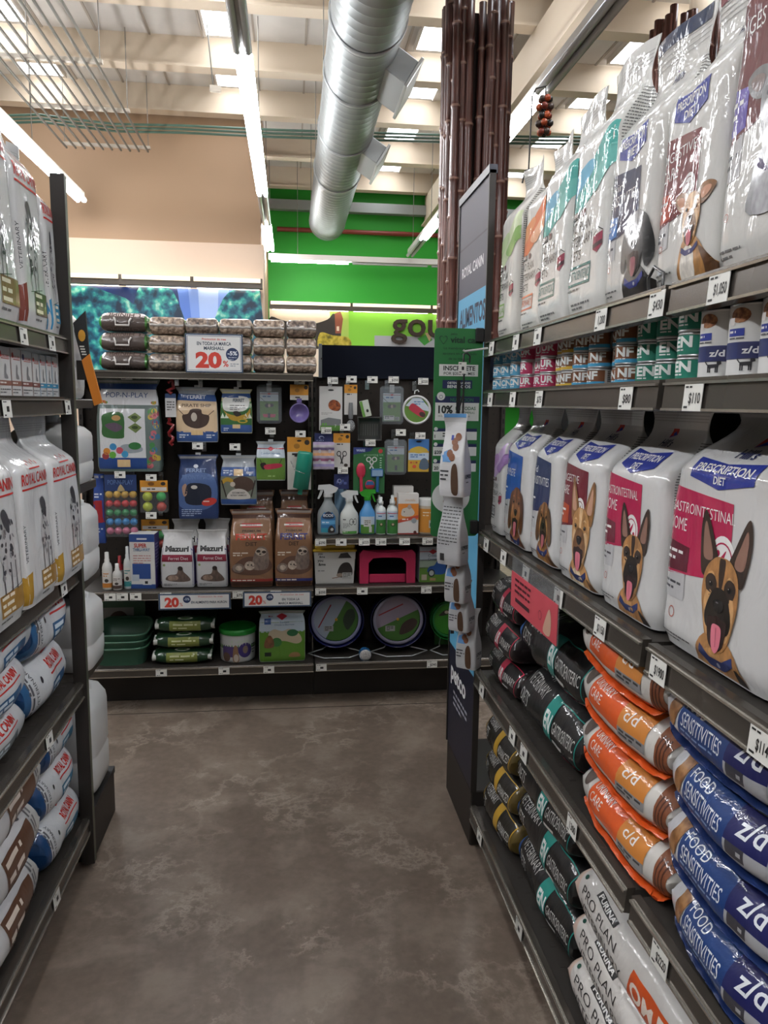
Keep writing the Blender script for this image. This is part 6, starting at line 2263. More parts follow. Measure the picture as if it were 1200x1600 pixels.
def a_front(P, W, H):
    P.rect(-W * .485, 0.004, W * .485, H * .92, film('#1c315c'), 1)
    P.blob([(-W * .46, H * .2), (-W * .44, H * .62), (-W * .1, H * .72), (W * .4, H * .66), (W * .46, H * .3), (W * .1, H * .14)], film('#425a88'), 2)
    P.text('FERRET', -W * .05, H * .73, H * .055, film('#7f93b8'), 3, 'C', W * .5, .03)
    P.text('FRONT PACK', 0, H * .62, H * .065, film('#4a628e'), 3, 'C', W * .8, .03)
    P.blob([(-W * .2, H * .56), (W * .28, H * .52), (W * .3, H * .3), (W * .05, H * .22), (-W * .3, H * .25), (-W * .32, H * .44)], film('#141b2c'), 4)
    P.blob([(-W * .4, H * .5), (-W * .3, H * .55), (-W * .28, H * .4), (-W * .36, H * .36)], film('#9a7a66'), 4)
    P.ell(-W * .1, H * .50, W * .08, H * .03, film('#b9b4ac'), 5)
    P.ell(W * .27, H * .27, W * .19, H * .06, film('#b0342c'), 5, 20, .25); P.lines(W * .12, H * .27, W * .3, 1, .01, H * .016, film('#d8c4bc'), 6, 2)
    P.lines(-W * .42, H * .14, W * .5, 4, H * .03, H * .012, film('#9fb0cc'), 3, 3)
    P.ell(-W * .06, H * .82, W * .06, H * .03, film('#cfd4dc'), 3, 14)
t, w, h = hung('carrier_pack', 'navy blue bag with a ferret front pack and a red oval', (278, 712, 341, 812), '#2a3a5c', a_front, .05); hang_tab(t, w, h)

clearp = mat('blister_clear', '#8f979c', 0.12, alpha=0.38, coat=0.8)


def blister(label, box, art, group=None, Y=YH):
    cx, zb, w, h = bx(*box, Y)
    t = thing('blister_pack', label, 'pet product', (cx, Y, zb), 0.0, group)
    b = MB(); b.box(-w * .37, w * .37, .006, .008, h * .08, h * .78, card('#c4cad0')); art(Panel(b, lambda u, v: (u, .006, v), flat=True), w * .74, h); b.build('printed_card', t)
    b = MB(); b.box(-w / 2, w / 2, 0, .026, 0, h * .97, clearp, .012); b.build('blister', t)
    b = MB(); b.box(-w * .10, w * .10, .009, .011, h * .80, h, mat('tab_clear', '#b9bcbe', .2, coat=.5)); b.build('hang_tab', t)
    return t


def a_kay(x=0):
    def f(P, w, h):
        P.rect(-w * .5, h * .56, w * .5, h * .78, card('#b9c4cc'), 1)
        P.rect(-w * .5, h * .08, w * .5, h * .56, card('#567a2c'), 1)
        P.rect(-w * .5, h * .735, w * .5, h * .75, card('#8a2c34'), 2)
        P.poly([(-w * .12, h * .745), (0, h * .77), (w * .12, h * .745), (0, h * .715)], card('#b02c38'), 3)
        P.lines(-w * .35, h * .66, w * .7, 1, .01, h * .03, card('#3a6a9a'), 2, 3)
        P.line(-w * .5, h * .66, -w * .05, h * .48, .002, card('#2a2420'), 3)
        P.ell(-w * .1, h * .45, w * .14, h * .05, card('#2c221e'), 3, 14); P.ell(w * .12, h * .46, w * .12, h * .045, card('#3a2c24'), 3, 14); P.ell(w * .0, h * .45, w * .07, h * .04, card('#a8947a'), 4, 12)
        if x == 0:
            P.poly([(-w * .3, h * .16), (w * .3, h * .16), (w * .36, h * .24), (-w * .36, h * .24)], card('#b02c4c'), 2); P.rect(-w * .08, h * .14, w * .05, h * .26, card('#241a1c'), 3)
        elif x == 1:
            P.rect(-w * .45, h * .10, w * .15, h * .22, card('#c4c4c2'), 2); P.lines(-w * .4, h * .19, w * .5, 2, h * .04, h * .02, ink, 3, 2); P.rect(w * .18, h * .10, w * .44, h * .19, card('#b9b9b6'), 2); [P.rect(w * (.2 + .03 * i), h * .11, w * (.215 + .03 * i), h * .18, ink, 3) for i in range(7)]
        else:
            P.rect(-w * .05, h * .12, w * .10, h * .26, card('#15181a'), 2)
    return f
blister('clear blister pack with a red harness card, left section top row', (401, 599, 440, 662), a_kay(0))
blister('clear blister pack with white sticker over its green card', (594, 601, 631, 663), a_kay(1), 'green card blister packs')
blister('clear blister pack with a black clip on its green card, below the sticker one', (601, 685, 636, 742), a_kay(2), 'green card blister packs')


def a_comfort(P, W, H):
    P.rect(-W * .485, H * .58, W * .485, H * .92, film('#b0bcc6'), 1)
    P.rect(-W * .485, 0.004, W * .485, H * .60, film('#55782c'), 1)
    P.rect(-W * .485, H * .80, W * .485, H * .83, film('#8a2c34'), 2); P.poly([(-W * .12, H * .815), (0, H * .87), (W * .12, H * .815), (0, H * .75)], film('#b02c38'), 3)
    P.text('Comfort Harness', 0, H * .67, H * .05, film('#2f5a8a'), 3, 'C', W * .66, .0)
    P.blob([(-W * .36, H * .42), (-W * .2, H * .46), (-W * .14, H * .36), (-W * .26, H * .28)], film('#1f1614'), 3)
    P.blob([(-W * .2, H * .40), (W * .3, H * .44), (W * .38, H * .36), (W * .1, H * .30), (-W * .18, H * .29)], film('#a82c44'), 3)
    P.line(-W * .3, H * .42, -W * .36, H * .54, .0025, film('#1f1614'), 3); P.line(W * .3, H * .44, W * .38, H * .56, .0025, film('#1f1614'), 3)
    P.lines(-W * .1, H * .10, W * .4, 1, .01, H * .03, film('#8aa86a'), 2, 3)
t, w, h = hung('harness_bag', 'green and white bag with a red ferret harness picture', (400, 691, 446, 752), '#9aa4a8', a_comfort, .03); hang_tab(t, w, h)


def ball_pack(label, box, rows, ncol, header, hart, balls, Y=YH, spotted=False):
    cx, zb, w, h = bx(*box, Y)
    t = thing('ball_pack', label, 'pet toy', (cx, Y, zb))
    hh = h * (.26 if rows > 2 else .36)
    b = MB(); b.box(-w / 2, w / 2, .004, .007, h - hh, h, card(header)); hart(plane_panel(b, (0, .004, h - hh), (1, 0, 0), (0, 0, 1)), w, hh); b.build('header_card', t)
    r = min(w / ncol, (h - hh) / rows) / 2 * .98
    for i in range(rows):
        for j in range(ncol):
            b = MB(); c = balls[i * ncol + j] if len(balls) == rows * ncol else balls[i]
            m = plas(c)
            x, z_ = -w / 2 + w * (j + .5) / ncol, h - hh - r * 1.02 - i * (h - hh) / rows
            b.sphere((x, .006 + r * .2, z_), r, m, 16)
            if spotted and i != 1 - j % 2 * 0 and c == '#a8b52c':
                for q in range(7):
                    a = q * 2.4; e = .9 * math.sqrt((q + .5) / 7)
                    b.lathe([(r * .16, 0), (.0001, .0005)], card('#1f2a10'), 8, (x + r * e * math.cos(a) * .9, .006 + r * .2 - r * math.sqrt(max(0, 1 - e * e)), z_ + r * e * math.sin(a) * .9))
            b.build('ball', t)
    b = MB(); b.box(-w / 2 + .001, w / 2 - .001, .006 + r * .2 - r - .0015, .006 + r * 1.2 + .001, .0, h - hh, mat('net_film', '#a9adb0', .15, alpha=.12, coat=.6)); b.build('clear_sleeve', t)
    return t


def h_pop(P, w, h): P.text('POP-N-PLAY', 0, h * .4, h * .28, card('#5a74a4'), 1, 'C', w * .8, .02); P.blob([(-w * .1, 0), (0, h * .4), (w * .12, h * .1), (w * .1, 0)], card('#a8946a'), 2)
def h_you(P, w, h):
    P.rect(-w * .46, h * .08, w * .46, h * .42, card('#c9c6c2'), 1); P.lines(-w * .25, h * .2, w * .5, 1, .01, h * .10, ink, 2, 3)
    P.ell(-w * .1, h * .70, w * .12, h * .16, card('#8a5a24'), 1, 12); P.ell(w * .34, h * .72, w * .09, h * .16, card('#2c241c'), 1, 12)
ball_pack('net of stacked yellow, red, green, blue and pink balls', (164, 742, 214, 838), 5, 4, '#1f3564', h_pop, ('#b58f2c', '#b02c30', '#2c7a48', '#2c78b0', '#b5627c'))
ball_pack('small pack of four patterned balls under an orange header card', (219, 751, 262, 800), 2, 2, '#c98a2a', h_you, ('#a8b52c', '#2c9a4a', '#a8b52c', '#a83a2c'), spotted=True)
ball_pack('orange header ball pack half hidden behind the blue and white box', (221, 812, 264, 858), 2, 2, '#c98a2a', h_you, ('#a8b52c', '#2c9a4a', '#a8b52c', '#a83a2c'), Y=3.86, spotted=True)
def a_bluered(P, W, H):
    P.rect(-W * .485, H * .62, W * .485, H * .98, film('#1f3a78'), 1); P.rect(-W * .485, H * .30, W * .485, H * .62, film('#8a1c24'), 1); P.rect(-W * .485, .004, W * .485, H * .30, film('#1f3a78'), 1)
    P.lines(-W * .4, H * .7, W * .7, 2, H * .04, H * .02, film('#b9c0cc'), 2, 3); P.lines(-W * .4, H * .2, W * .7, 2, H * .04, H * .02, film('#b9c0cc'), 2, 4)
t, w, h = hung('toy_bag', 'blue and red toy bag tucked beside the left jugs', (146, 742, 163, 850), '#1f3a78', a_bluered, .03)


def carded(name, label, box, body, topc, art, Y=YH, group=None, hole=True, D=.002, cat_='pet product', full=False):
    cx, zb, w, h = bx(*box, Y)
    t = thing(name, label, cat_, (cx, Y, zb), 0.0, group)
    b = MB(); b.box(-w / 2, w / 2, .0, D, 0, h, card(body))
    P = flat_panel(b, 0)
    if topc:
        P.rect(-w / 2, h * .72, w / 2, h, card(topc), 1)
        P.ell(0, h * .93, w * .10, h * .018, card('#2a2420'), 2, 12)
        P.ell(-w * .1, h * .83, w * .13, h * .05, card('#9a6a20'), 2, 12)
        P.ell(w * .33, h * .90, w * .11, w * .11, card('#2c241c'), 2, 12)
        P.lines(-w * .3, h * .66, w * .6, 1, .01, h * .035, ink, 1, 3)
    if art: art(P, w, h)
    b.build('backing_card', t)
    return t, w, h


# purple bowl
cx, zb, w, h = bx(452, 601, 483, 664, YH)
t = thing('small_pet_dish', 'translucent purple dish below an orange header card', 'pet dish', (cx, YH, zb))
b = MB(); b.box(-w * .46, w * .46, .0, .002, h * .62, h, card('#c4c0ba')); P = flat_panel(b, 0); P.rect(-w * .46, h * .74, w * .46, h, card('#c98a2a'), 1); P.ell(-w * .1, h * .86, w * .12, h * .05, card('#9a6a20'), 2, 12); P.ell(w * .34, h * .93, w * .1, w * .1, card('#2c241c'), 2, 12); P.lines(-w * .2, h * .67, w * .4, 1, .01, h * .03, ink, 2, 2); b.build('header_card', t)
b = MB(); r = w / 2
b.lathe([(.0001, .024), (r * .45, .024), (r * .5, .018), (r * .8, .014), (r * .86, .003), (r * 1.0, 0), (r * 1.0, .003), (r * .9, .008), (r * .86, .03), (.0001, .034)], mat('purple_clear', '#6f639a', .15, coat=.6), 32)
o = b.build('dish', t, (0, -.012, h * .30)); o.rotation_euler = (R(-90), 0, 0)
b = MB(); b.box(-.012, .012, -.002, .0, h * .55, h * .66, mat('purple_clear')); b.build('tab', t)

# teal bottle on orange card
def none(P, w, h): P.lines(-w * .2, h * .63, w * .4, 1, .01, h * .03, ink, 1, 4)
t, w, h = carded('wire_bin_dish', 'teal plastic feeder with wire loop on an orange and white card', (449, 683, 486, 765), '#c4c2bc', '#c98a2a', none)
b = MB(); r = w * .33
b.lathe([(r * .3, -.03), (r * .3, -.005), (r, .0), (r, h * .66), (r * .9, h * .70), (.0001, h * .71)], mat('teal_plastic', '#1f8a74', .3, coat=.4), 28, (.006, -r * .8, -.0), sy=.8)
o = b.build('feeder', t, (0, 0, h * .04)); o.rotation_euler = (0, R(8), 0)
b = MB(); b.tube([(-w * .36, -.012, h * .55), (-w * .2, -r * 1.7, h * .40), (w * .2, -r * 1.75, h * .33), (w * .46, -.012, h * .42)], .0016, chrome, 6); b.build('wire_loop', t)

# reptile box
def a_rep(P, w, h):
    P.rect(-w * .46, 0, w * .46, h * .12, card('#4a7a2c'), 1)
    P.poly([(-w * .44, h * .12), (w * .44, h * .12), (w * .44, h * .26), (-w * .1, h * .30), (-w * .44, h * .24)], card('#6d7072'), 1)
    P.blob([(-w * .1, h * .62), (w * .05, h * .70), (w * .28, h * .68), (w * .42, h * .58), (w * .36, h * .46), (w * .1, h * .46), (-w * .08, h * .52)], noise_mat('rock_print', ['#4a1f10', '#8a4420', '#a8602c'], 60, rough=.5), 1)
    P.ell(0, h * .92, w * .13, h * .02, card('#1a1a1a'), 1, 12)
    P.lines(-w * .42, h * .40, w * .5, 2, h * .03, h * .010, card('#7a7a78'), 1, 2)
    P.text('7', w * .2, h * .08, h * .06, card('#c4cac0'), 2)
    for x in (-.34, -.22): P.ell(x * w, h * .15, w * .05, w * .05, card('#5a9a3a'), 2, 12)
cx, zb, w, h = bx(499, 604, 535, 673, YH)
carton('hanging_box', 'white hanging box with a rust coloured rock picture', 'pet product', w, .03, h, (cx, YH + .015, zb), 0.0, '#c4c4c2', a_rep)


def a_brush(P, w, h): pass
t, w, h = carded('pet_brush', 'grey pet brush on a narrow orange and white card', (538, 601, 558, 648), '#c0beba', '#c98a2a', a_brush)
b = MB(); b.tube([(0, -.006, h * .40), (0, -.008, 0), (0, -.006, -.02)], [.009, .012, .010], mat('brush_grey', '#6f7274', .4), 10); b.build('handle', t)
b = MB(); b.sphere((0, -.008, -.055), .03, mat('brush_grey'), 16, (.72, .3, 1.0))
for i in range(24):
    a = i * 2.4; e = .85 * math.sqrt((i + .5) / 24)
    b.sphere((.0195 * e * math.cos(a), -.018, -.055 + .026 * e * math.sin(a)), .0022, plas('#c4c6c8'), 6)
b.build('brush_head', t)

# striped towel
cx, zb, w, h = bx(489, 677, 522, 733, YH)
t = thing('striped_towel', 'pastel striped towel under a navy header card', 'towel', (cx, YH, zb))
b = MB(); b.box(-w * .42, w * .42, 0, .002, h * .74, h, card('#1a2454')); P = flat_panel(b, 0)
P.ell(-w * .1, h * .88, w * .13, h * .05, card('#8a93b8'), 1, 14); P.ell(-w * .08, h * .87, w * .09, h * .035, card('#1a2454'), 2, 12); P.lines(-w * .35, h * .79, w * .6, 1, .01, h * .02, card('#8a93b8'), 1, 3); b.build('header_card', t)
b = MB(); st = ['#a89ab8', '#b8b4bc', '#7d6f98', '#b9a49a', '#c0926a', '#b5a8b8', '#9a5f7c', '#b9b4bc', '#8a7fa8', '#b0a6b8']
for i in range(10):
    z0, z1 = h * .76 * (9 - i) / 10, h * .76 * (10 - i) / 10
    rows = [[(-w * .5 + w * k / 12, -.010 - .006 * math.sin(k * 1.1 + .5) - .004 * math.sin((z_ / h) * 22), z_) for k in range(13)] for z_ in (z0, (z0 + z1) / 2, z1)]
    b.grid([list(reversed(r_)) for r_ in rows][::-1], mat('towel_' + str(i), st[i], .9))
b.box(-w * .49, w * .49, -.003, .004, 0.002, h * .75, mat('towel_1', '#b8b4bc', .9))
b.build('towel', t)

# scissors card
def a_sc(P, w, h):
    k = card('#18181a')
    for g in (-1, 1):
        P.ring(g * w * .17, h * .40, w * .17, w * .055, k, 2, 20, .8)
        P.line(g * w * .10, h * .34, -g * w * .06, h * .10, w * .07, k, 3)
    P.ell(0, h * .25, w * .03, w * .03, card('#8a8a8a'), 4, 10)
    P.ell(w * .25, h * .06, w * .12, w * .10, card('#2c241c'), 1, 14)
carded('grooming_scissors', 'black grooming scissors on an orange and white card', (521, 677, 547, 730), '#c0beba', '#c98a2a', a_sc)
def a_nv(P, w, h):
    for i in range(7): P.ell((-.3 + .1 * i) * w, h * (.45 + .1 * math.sin(i * 2)), w * .06, h * .10, card('#4a568a'), 1, 10)
    P.ring(-w * .15, h * .55, w * .14, w * .03, card('#a8b0cc'), 2, 16)
carded('cloth_pack', 'navy header card with a folded pale blue cloth behind the spray bottles', (522, 741, 545, 764), '#1a2454', None, a_nv)
b = MB()
p = at_y(3.72, 533, 766)
rows = [[(-.03 + .06 * k / 8 + .006 * math.sin(j), -.02 - .012 * math.sin(k * 1.4 + j * .8), -.028 * j) for k in range(9)] for j in range(8)]
b.grid([list(r_) for r_ in rows], mat('cloth_blue', '#7f9fb8', .9)); b.box(-.028, .028, -.006, .004, -.19, 0, mat('cloth_blue'))
o = b.build('folded_cloth', bpy.data.objects['cloth_pack'], (0, .10, 0))

# litter pan with small pack above
cx, zb, w, h = bx(559, 652, 596, 688, YH)
t = thing('litter_scoop_pan', 'small dark smoky plastic pan hanging below a tilted packet', 'pet dish', (cx, YH, zb))
b = MB(); sm = mat('smoke_plastic', '#3f3d3c', .2, coat=.5)
b.box(-w / 2, w / 2, .03, .033, 0, h, sm, .001)
for a_, c_ in (((-w / 2, -w / 2 + .006), (0, h)), ((w / 2 - .006, w / 2), (0, h)), ((-w / 2, w / 2), (0, .006)), ((-w / 2, w / 2), (h - .006, h))): b.box(*a_, 0, .032, *c_, sm, .002)
for i in range(8): b.box(-w * .36 + i * w * .1, -w * .34 + i * w * .1, .0285, .03, h * .2, h * .7, mat('smoke_pale', '#5a5856', .3))
b.build('pan', t)
b = MB(); rim_ = mat('smoke_pale')
b.tube([(-w / 2, -.001, 0), (w / 2, -.001, 0), (w / 2, -.001, h), (-w / 2, -.001, h)], .003, rim_, 6, closed=True); b.build('rim', t)
cx, zb, w, h = bx(567, 625, 581, 651, YH - .01)
t = thing('tilted_packet', 'small white and green packet hanging tilted above the smoky pan', 'pet product', (cx, YH - .02, zb), 0, None, 0, R(-14))
b = MB(); b.box(-w / 2, w / 2, 0, .012, 0, h, card('#b9c0b4'), .002); P = flat_panel(b, 0); P.rect(-w / 2, h * .02, -w * .2, h * .98, card('#5a8a3a'), 1); P.ell(w * .15, h * .35, w * .14, h * .10, ink, 2, 10); b.build('packet', t)

# grooming kit
def a_kit(P, w, h):
    P.poly([(-w / 2, h), (-w / 2, h * .84), (w * .05, h * .92), (w * .14, h)], card('#1f2f6a'), 1)
    P.text('WARE', -w * .27, h * .91, h * .05, card('#b9c4dc'), 2, 'C', w * .28, .03)
    P.ell(w * .36, h * .92, w * .07, w * .07, card('#a83030'), 1, 14)
    P.text('grooming kit', w * .14, h * .82, h * .045, card('#8ab08a'), 2, 'C', w * .62, .0)
    for i in range(5): P.lines(w * .34, h * (.76 - .05 * i), w * .1, 1, .01, h * .015, card('#b9ccb9'), 2, i)
    wt = card('#c8c8c6')
    for g in (-1, 1):
        P.ring(w * .08 + g * w * .09, h * .74, w * .085, w * .03, wt, 2, 18)
        P.line(w * .08 + g * w * .06, h * .68, w * .08 - g * w * .06, h * .54, w * .04, wt, 3)
t, w, h = carded('grooming_kit', 'green grooming kit card with scissors, red brush and blue slicker', (552, 699, 601, 771), '#225c30', None, a_kit)
b = MB(); rb = plas('#b8324a'); b.sphere((-w * .26, -.006, h * .50), .026, rb, 16, (.9, .3, 1.5)); b.tube([(-w * .26, -.006, h * .42), (-w * .24, -.006, h * .05)], .008, rb, 10); b.build('red_brush', t)
b = MB(); bb = plas('#2a5a8a'); b.box(w * .06, w * .45, -.014, 0, h * .36, h * .54, bb, .004); b.box(w * .09, w * .42, -.016, -.0138, h * .385, h * .515, plas('#7f9ab4')); b.tube([(w * .27, -.008, h * .38), (w * .27, -.008, h * .04)], .008, bb, 10); b.build('slicker_brush', t)
b = MB(); b.lathe([(.0001, 0), (.024, .0), (.024, .006), (.0001, .007)], plas('#b8324a'), 24); o = b.build('ball_toy', t, (w * .03, -.001, h * .19)); o.rotation_euler = (R(90), 0, 0)
b = MB(); b.prism([(-.022, 0), (.022, 0), (.014, .018), (-.014, .018)], -.009, -.0075, bb); b.build('ball_band', t, (w * .03, 0, h * .19))

# round tunnel
cx, zb, w, h = bx(630, 616, 673, 665, YH)
t = thing('pop_up_tunnel', 'round white rimmed pop-up tunnel pack with a red tube picture', 'pet toy', (cx, YH, zb))
r = w * .5
b = MB(); b.lathe([(.0001, 0), (r * .99, 0), (r * .99, .018), (.0001, .018)], plas('#8d9496'), 40); o = b.build('tunnel_disc', t, (0, .03, h / 2)); o.rotation_euler = (R(90), 0, 0)
b = MB(); P = flat_panel(b, .0115)
P.ell(0, h / 2, r * .93, r * .93, card('#54782c'), 0, 36)
P.poly([(-r * .8, h / 2 + r * .3), (-r * .3, h / 2 + r * .86), (r * .3, h / 2 + r * .86), (r * .86, h / 2 + r * .2), (r * .9, h / 2 - r * .1)], card('#b5c0ca'), 1)
P.blob([(-r * .5, h / 2 + r * .3), (-r * .2, h / 2 + r * .45), (r * .55, h / 2 - r * .1), (r * .6, h / 2 - r * .45), (r * .3, h / 2 - r * .5), (-r * .5, h / 2)], card('#a82c40'), 2)
P.ell(r * .42, h / 2 - r * .32, r * .24, r * .17, card('#3a2422'), 3, 16, -.5)
P.lines(-r * .2, h / 2 + r * .55, r * .8, 2, r * .16, r * .06, card('#3a6a9a'), 2, 3)
b.build('printed_disc', t)
b = MB(); b.tube([(r * .97 * math.cos(a), .012, h / 2 + r * .97 * math.sin(a)) for a in (2 * math.pi * i / 40 for i in range(40))], .006, plas('#c9caca'), 8, closed=True); b.build('rim', t)
b = MB(); b.tube([(-.012, .012, h + .002), (-.010, .012, h + .016), (.004, .012, h + .022), (.010, .012, h + .012)], .003, plas('#c9caca'), 8); b.build('hook', t)

# sunny cards
def a_sun(P, w, h):
    P.rect(-w / 2, h * .64, w / 2, h, card('#3a6ea8'), 1); P.ell(0, h * .92, w * .14, h * .03, card('#14161c'), 2, 12)
    P.blob([(-w * .45, h * .66), (0, h * .78), (w * .45, h * .66), (0, h * .56)], card('#b59a3a'), 2)
    P.rect(-w / 2, h * .36, w / 2, h * .58, card('#a8b8c8'), 1); P.lines(-w * .4, h * .5, w * .7, 2, h * .06, h * .03, card('#2f5a8a'), 2, 3)
    P.rect(-w / 2, 0, w / 2, h * .10, card('#b5912c'), 2)
    P.blob([(w * .05, h * .1), (w * .1, h * .34), (w * .3, h * .42), (w * .48, h * .3), (w * .46, h * .08)], card('#4a5a6a'), 3)
    for i in range(4): P.ell(-w * .36 + i * w * .13, h * .28, w * .05, h * .03, card(('#a83a2c', '#b5722c', '#8a3a2c', '#b59a3a')[i]), 2, 10)
    P.ell(-w * .2, h * .16, w * .1, h * .05, card('#b5402c'), 2, 10)
carded('chew_pack', 'sky blue and yellow hanging pack at the right end of the pegboard', (638, 686, 670, 737), '#b5912c', None, a_sun, D=.012)

# ---------------- shelf under the pegs, right section
Z1 = .852


def bottle(name, label, px0, px1, ptop, Y, prof, body, art, zs, head=None, cat_='bottle', group=None, n=28, sx=1.0, sy=.8, mk=None):
    a, c = at_y(Y, px0, 800), at_y(Y, px1, 800)
    r, cx = (c.x - a.x) / 2, (a.x + c.x) / 2
    h = at_y(Y, (px0 + px1) / 2, ptop).z - zs
    t = thing(name, label, cat_, (cx, Y, zs), 0, group)
    b = MB(); b.lathe([(r * p, h * q) for p, q in prof], mk or plas(body), n, sx=sx, sy=sy)
    if art: art(cyl_panel(b, r * prof[2][0], sx=sx, sy=sy), r * prof[2][0], h)
    b.build('bottle_body', t)
    if head: head(t, r, h)
    return t


SPR = [(.85, 0), (.95, .01), (1.0, .04), (1.0, .40), (.92, .48), (.62, .58), (.42, .66), (.36, .70), (.36, .76)]


def trigger(col, flip=1):
    def f(t, r, h):
        m = plas(col)
        b = MB()
        b.lathe([(r * .42, 0), (r * .42, h * .07)], m, 18, (0, 0, h * .755), sy=.9)
        b.build('collar', t)
        b = MB(); f_ = -flip
        b.prism([(f_ * r * .95, h * .90), (f_ * r * .9, h * .985), (-f_ * r * .2, h * 1.0), (-f_ * r * .95, h * .93), (-f_ * r * .75, h * .86), (-f_ * r * .35, h * .82), (f_ * r * .35, h * .82), (f_ * r * .4, h * .90)], -r * .22, r * .22, m)
        b.build('spray_head', t)
        b = MB(); b.prism([(f_ * r * .45, h * .89), (f_ * r * .70, h * .89), (f_ * r * .85, h * .80), (f_ * r * 1.0, h * .72), (f_ * r * .85, h * .715), (f_ * r * .62, h * .80)], -r * .12, r * .12, m); b.build('trigger', t)
    return f


def a_ecos(P, r, h):
    P.poly([(-r * .75, h * .06), (r * .75, h * .06), (r * .75, h * .36), (r * .4, h * .46), (-r * .4, h * .46), (-r * .75, h * .36)], card('#2f6a9a'), 1)
    P.blob([(-r * .6, h * .36), (0, h * .48), (r * .6, h * .36), (0, h * .33)], card('#1a2a44'), 2)
    P.text('ECOS', 0, h * .375, h * .05, card('#d0d4da'), 3, 'C', r * .95, .03)
    P.rect(-r * .7, h * .22, r * .7, h * .30, card('#5a9ac4'), 2); P.lines(-r * .6, h * .25, r * 1.1, 1, .01, h * .02, card('#d0dce6'), 3, 3)
    P.blob([(0, h * .06), (r * .05, h * .16), (r * .3, h * .2), (r * .6, h * .14), (r * .6, h * .06)], card('#2a2422'), 3); P.ell(r * .35, h * .12, r * .15, h * .03, card('#c4c0ba'), 4, 12)
    P.rect(-r * .7, h * .06, -r * .05, h * .15, card('#2f8a9a'), 2)
def a_x(P, r, h):
    k = card('#1a1c1c')
    P.lines(-r * .75, h * .34, r * .6, 1, .01, h * .02, k, 1, 2); P.lines(-r * .75, h * .25, r * .8, 4, h * .03, h * .012, card('#6a6e6c'), 1, 4)
    P.ring(r * .2, h * .30, h * .075, h * .014, k, 1, 20, .6); P.ring(r * .62, h * .30, h * .075, h * .014, k, 1, 20, .6); P.rect(r * .28, h * .29, r * .56, h * .31, k, 2)
    P.rect(-r * .8, h * .03, r * .9, h * .09, card('#4a8a3a'), 1); 
    P.lines(-r * .7, h * .06, r * .8, 1, .01, h * .022, card('#c4d4bc'), 2, 3)
def a_mush(P, r, h):
    P.rect(-r * .95, h * .22, r * .95, h * .40, card('#b0bcc8'), 1); P.rect(-r * .95, h * .02, r * .95, h * .22, card('#4a7a2c'), 1); P.rect(-r * .5, h * .18, r * .4, h * .34, card('#b9b9b6'), 2); P.lines(-r * .4, h * .3, r * .7, 3, h * .04, h * .015, ink, 3, 2); P.rect(r * .15, h * .05, r * .5, h * .18, card('#b9b9b6'), 2)
def a_kbot(P, r, h):
    P.rect(-r * 1.1, h * .40, r * 1.1, h * .62, card('#a8b8c6'), 1); P.rect(-r * 1.1, h * .03, r * 1.1, h * .40, card('#2f6a2c'), 1); P.rect(-r, h * .56, r, h * .58, card('#a82c38'), 2); P.ell(0, h * .27, r * .4, h * .05, card('#2a3a1c'), 2, 12); P.ell(0, h * .28, r * .2, h * .03, card('#a8947a'), 3, 10); P.lines(-r * .6, h * .48, r * 1.2, 1, .01, h * .03, card('#2f5a8a'), 2, 2)
bottle('spray_bottle', 'clear grey trigger spray bottle with a blue label, leftmost on its shelf', 496, 529, 757, 3.70, SPR, '#7d8486', a_ecos, Z1, trigger('#c4c6c6'), sy=.62)
bottle('spray_bottle', 'white trigger spray bottle with two black rings and a green stripe', 531, 560, 766, 3.70, SPR, '#c4c8c4', a_x, Z1, trigger('#c9cccb', -1), sy=.62)
bottle('spray_bottle', 'blue and green spray bottle with a bright green trigger head', 561, 587, 764, 3.71, SPR, '#4a8ac0', a_mush, Z1, trigger('#2f8a24', -1), sy=.7)
PMP = [(.9, 0), (1.0, .02), (1.0, .05), (1.0, .62), (.85, .70), (.42, .75), (.42, .80), (.50, .80), (.50, .88), (.28, .89), (.28, .985), (.0001, 1.0)]
for i, (x0, x1, Y, pt, lab) in enumerate(((587, 603, 3.70, 776, 'green and white pump spray standing in front, nearest the green trigger bottle'), (604, 622, 3.70, 776, 'green and white pump spray in front, next to the orange box'), (585, 599, 3.77, 773, 'white capped pump spray behind the front one by the trigger bottle'), (605, 620, 3.77, 773, 'white capped pump spray in the second row beside the orange box'))):
    bottle('pump_spray', lab, x0, x1, pt, Y, PMP, '#c4cac8', a_kbot, Z1, None, group='green and white pump sprays', n=24, sy=1.0)


def a_chin(P, w, h):
    P.rect(-w / 2, h * .36, w / 2, h * .76, card('#c9792a'), 1)
    P.text('chinchilla', w * .08, h * .82, h * .06, card('#c9a070'), 1, 'C', w * .5, .0)
    P.blob([(-w * .34, h * .48), (-w * .3, h * .62), (-w * .12, h * .66), (w * .1, h * .68), (w * .3, h * .55), (w * .2, h * .46), (-w * .1, h * .44)], card('#b9b2a8'), 2)
    P.ell(w * .05, h * .68, w * .1, h * .06, card('#9a8a80'), 3, 12); P.ell(-w * .2, h * .56, w * .03, w * .03, ink, 3, 8)
    P.poly([(-w / 2, h * .36), (w / 2, h * .48), (w / 2, h * .40), (-w / 2, h * .28)], card('#a8402c'), 2); P.lines(-w * .3, h * .36, w * .5, 1, .01, h * .03, card('#dccfc4'), 3, 3)
    P.ell(w * .28, h * .34, w * .13, w * .13, card('#8a9498'), 3, 14); P.rect(-w / 2, 0, w / 2, h * .03, card('#8a2c24'), 2); P.ell(w * .34, h * .05, w * .08, w * .08, card('#5a2c2c'), 3, 12)
cx, zb, w, h = bx(622, 775, 654, 838, 3.68)
carton('food_carton', 'white and orange chinchilla carton in front of its twin', 'carton', w, .055, h, (cx, 3.71, Z1), 0, '#c9c6c2', a_chin, 'chinchilla cartons')
cx, zb, w, h = bx(612, 768, 643, 838, 3.76)
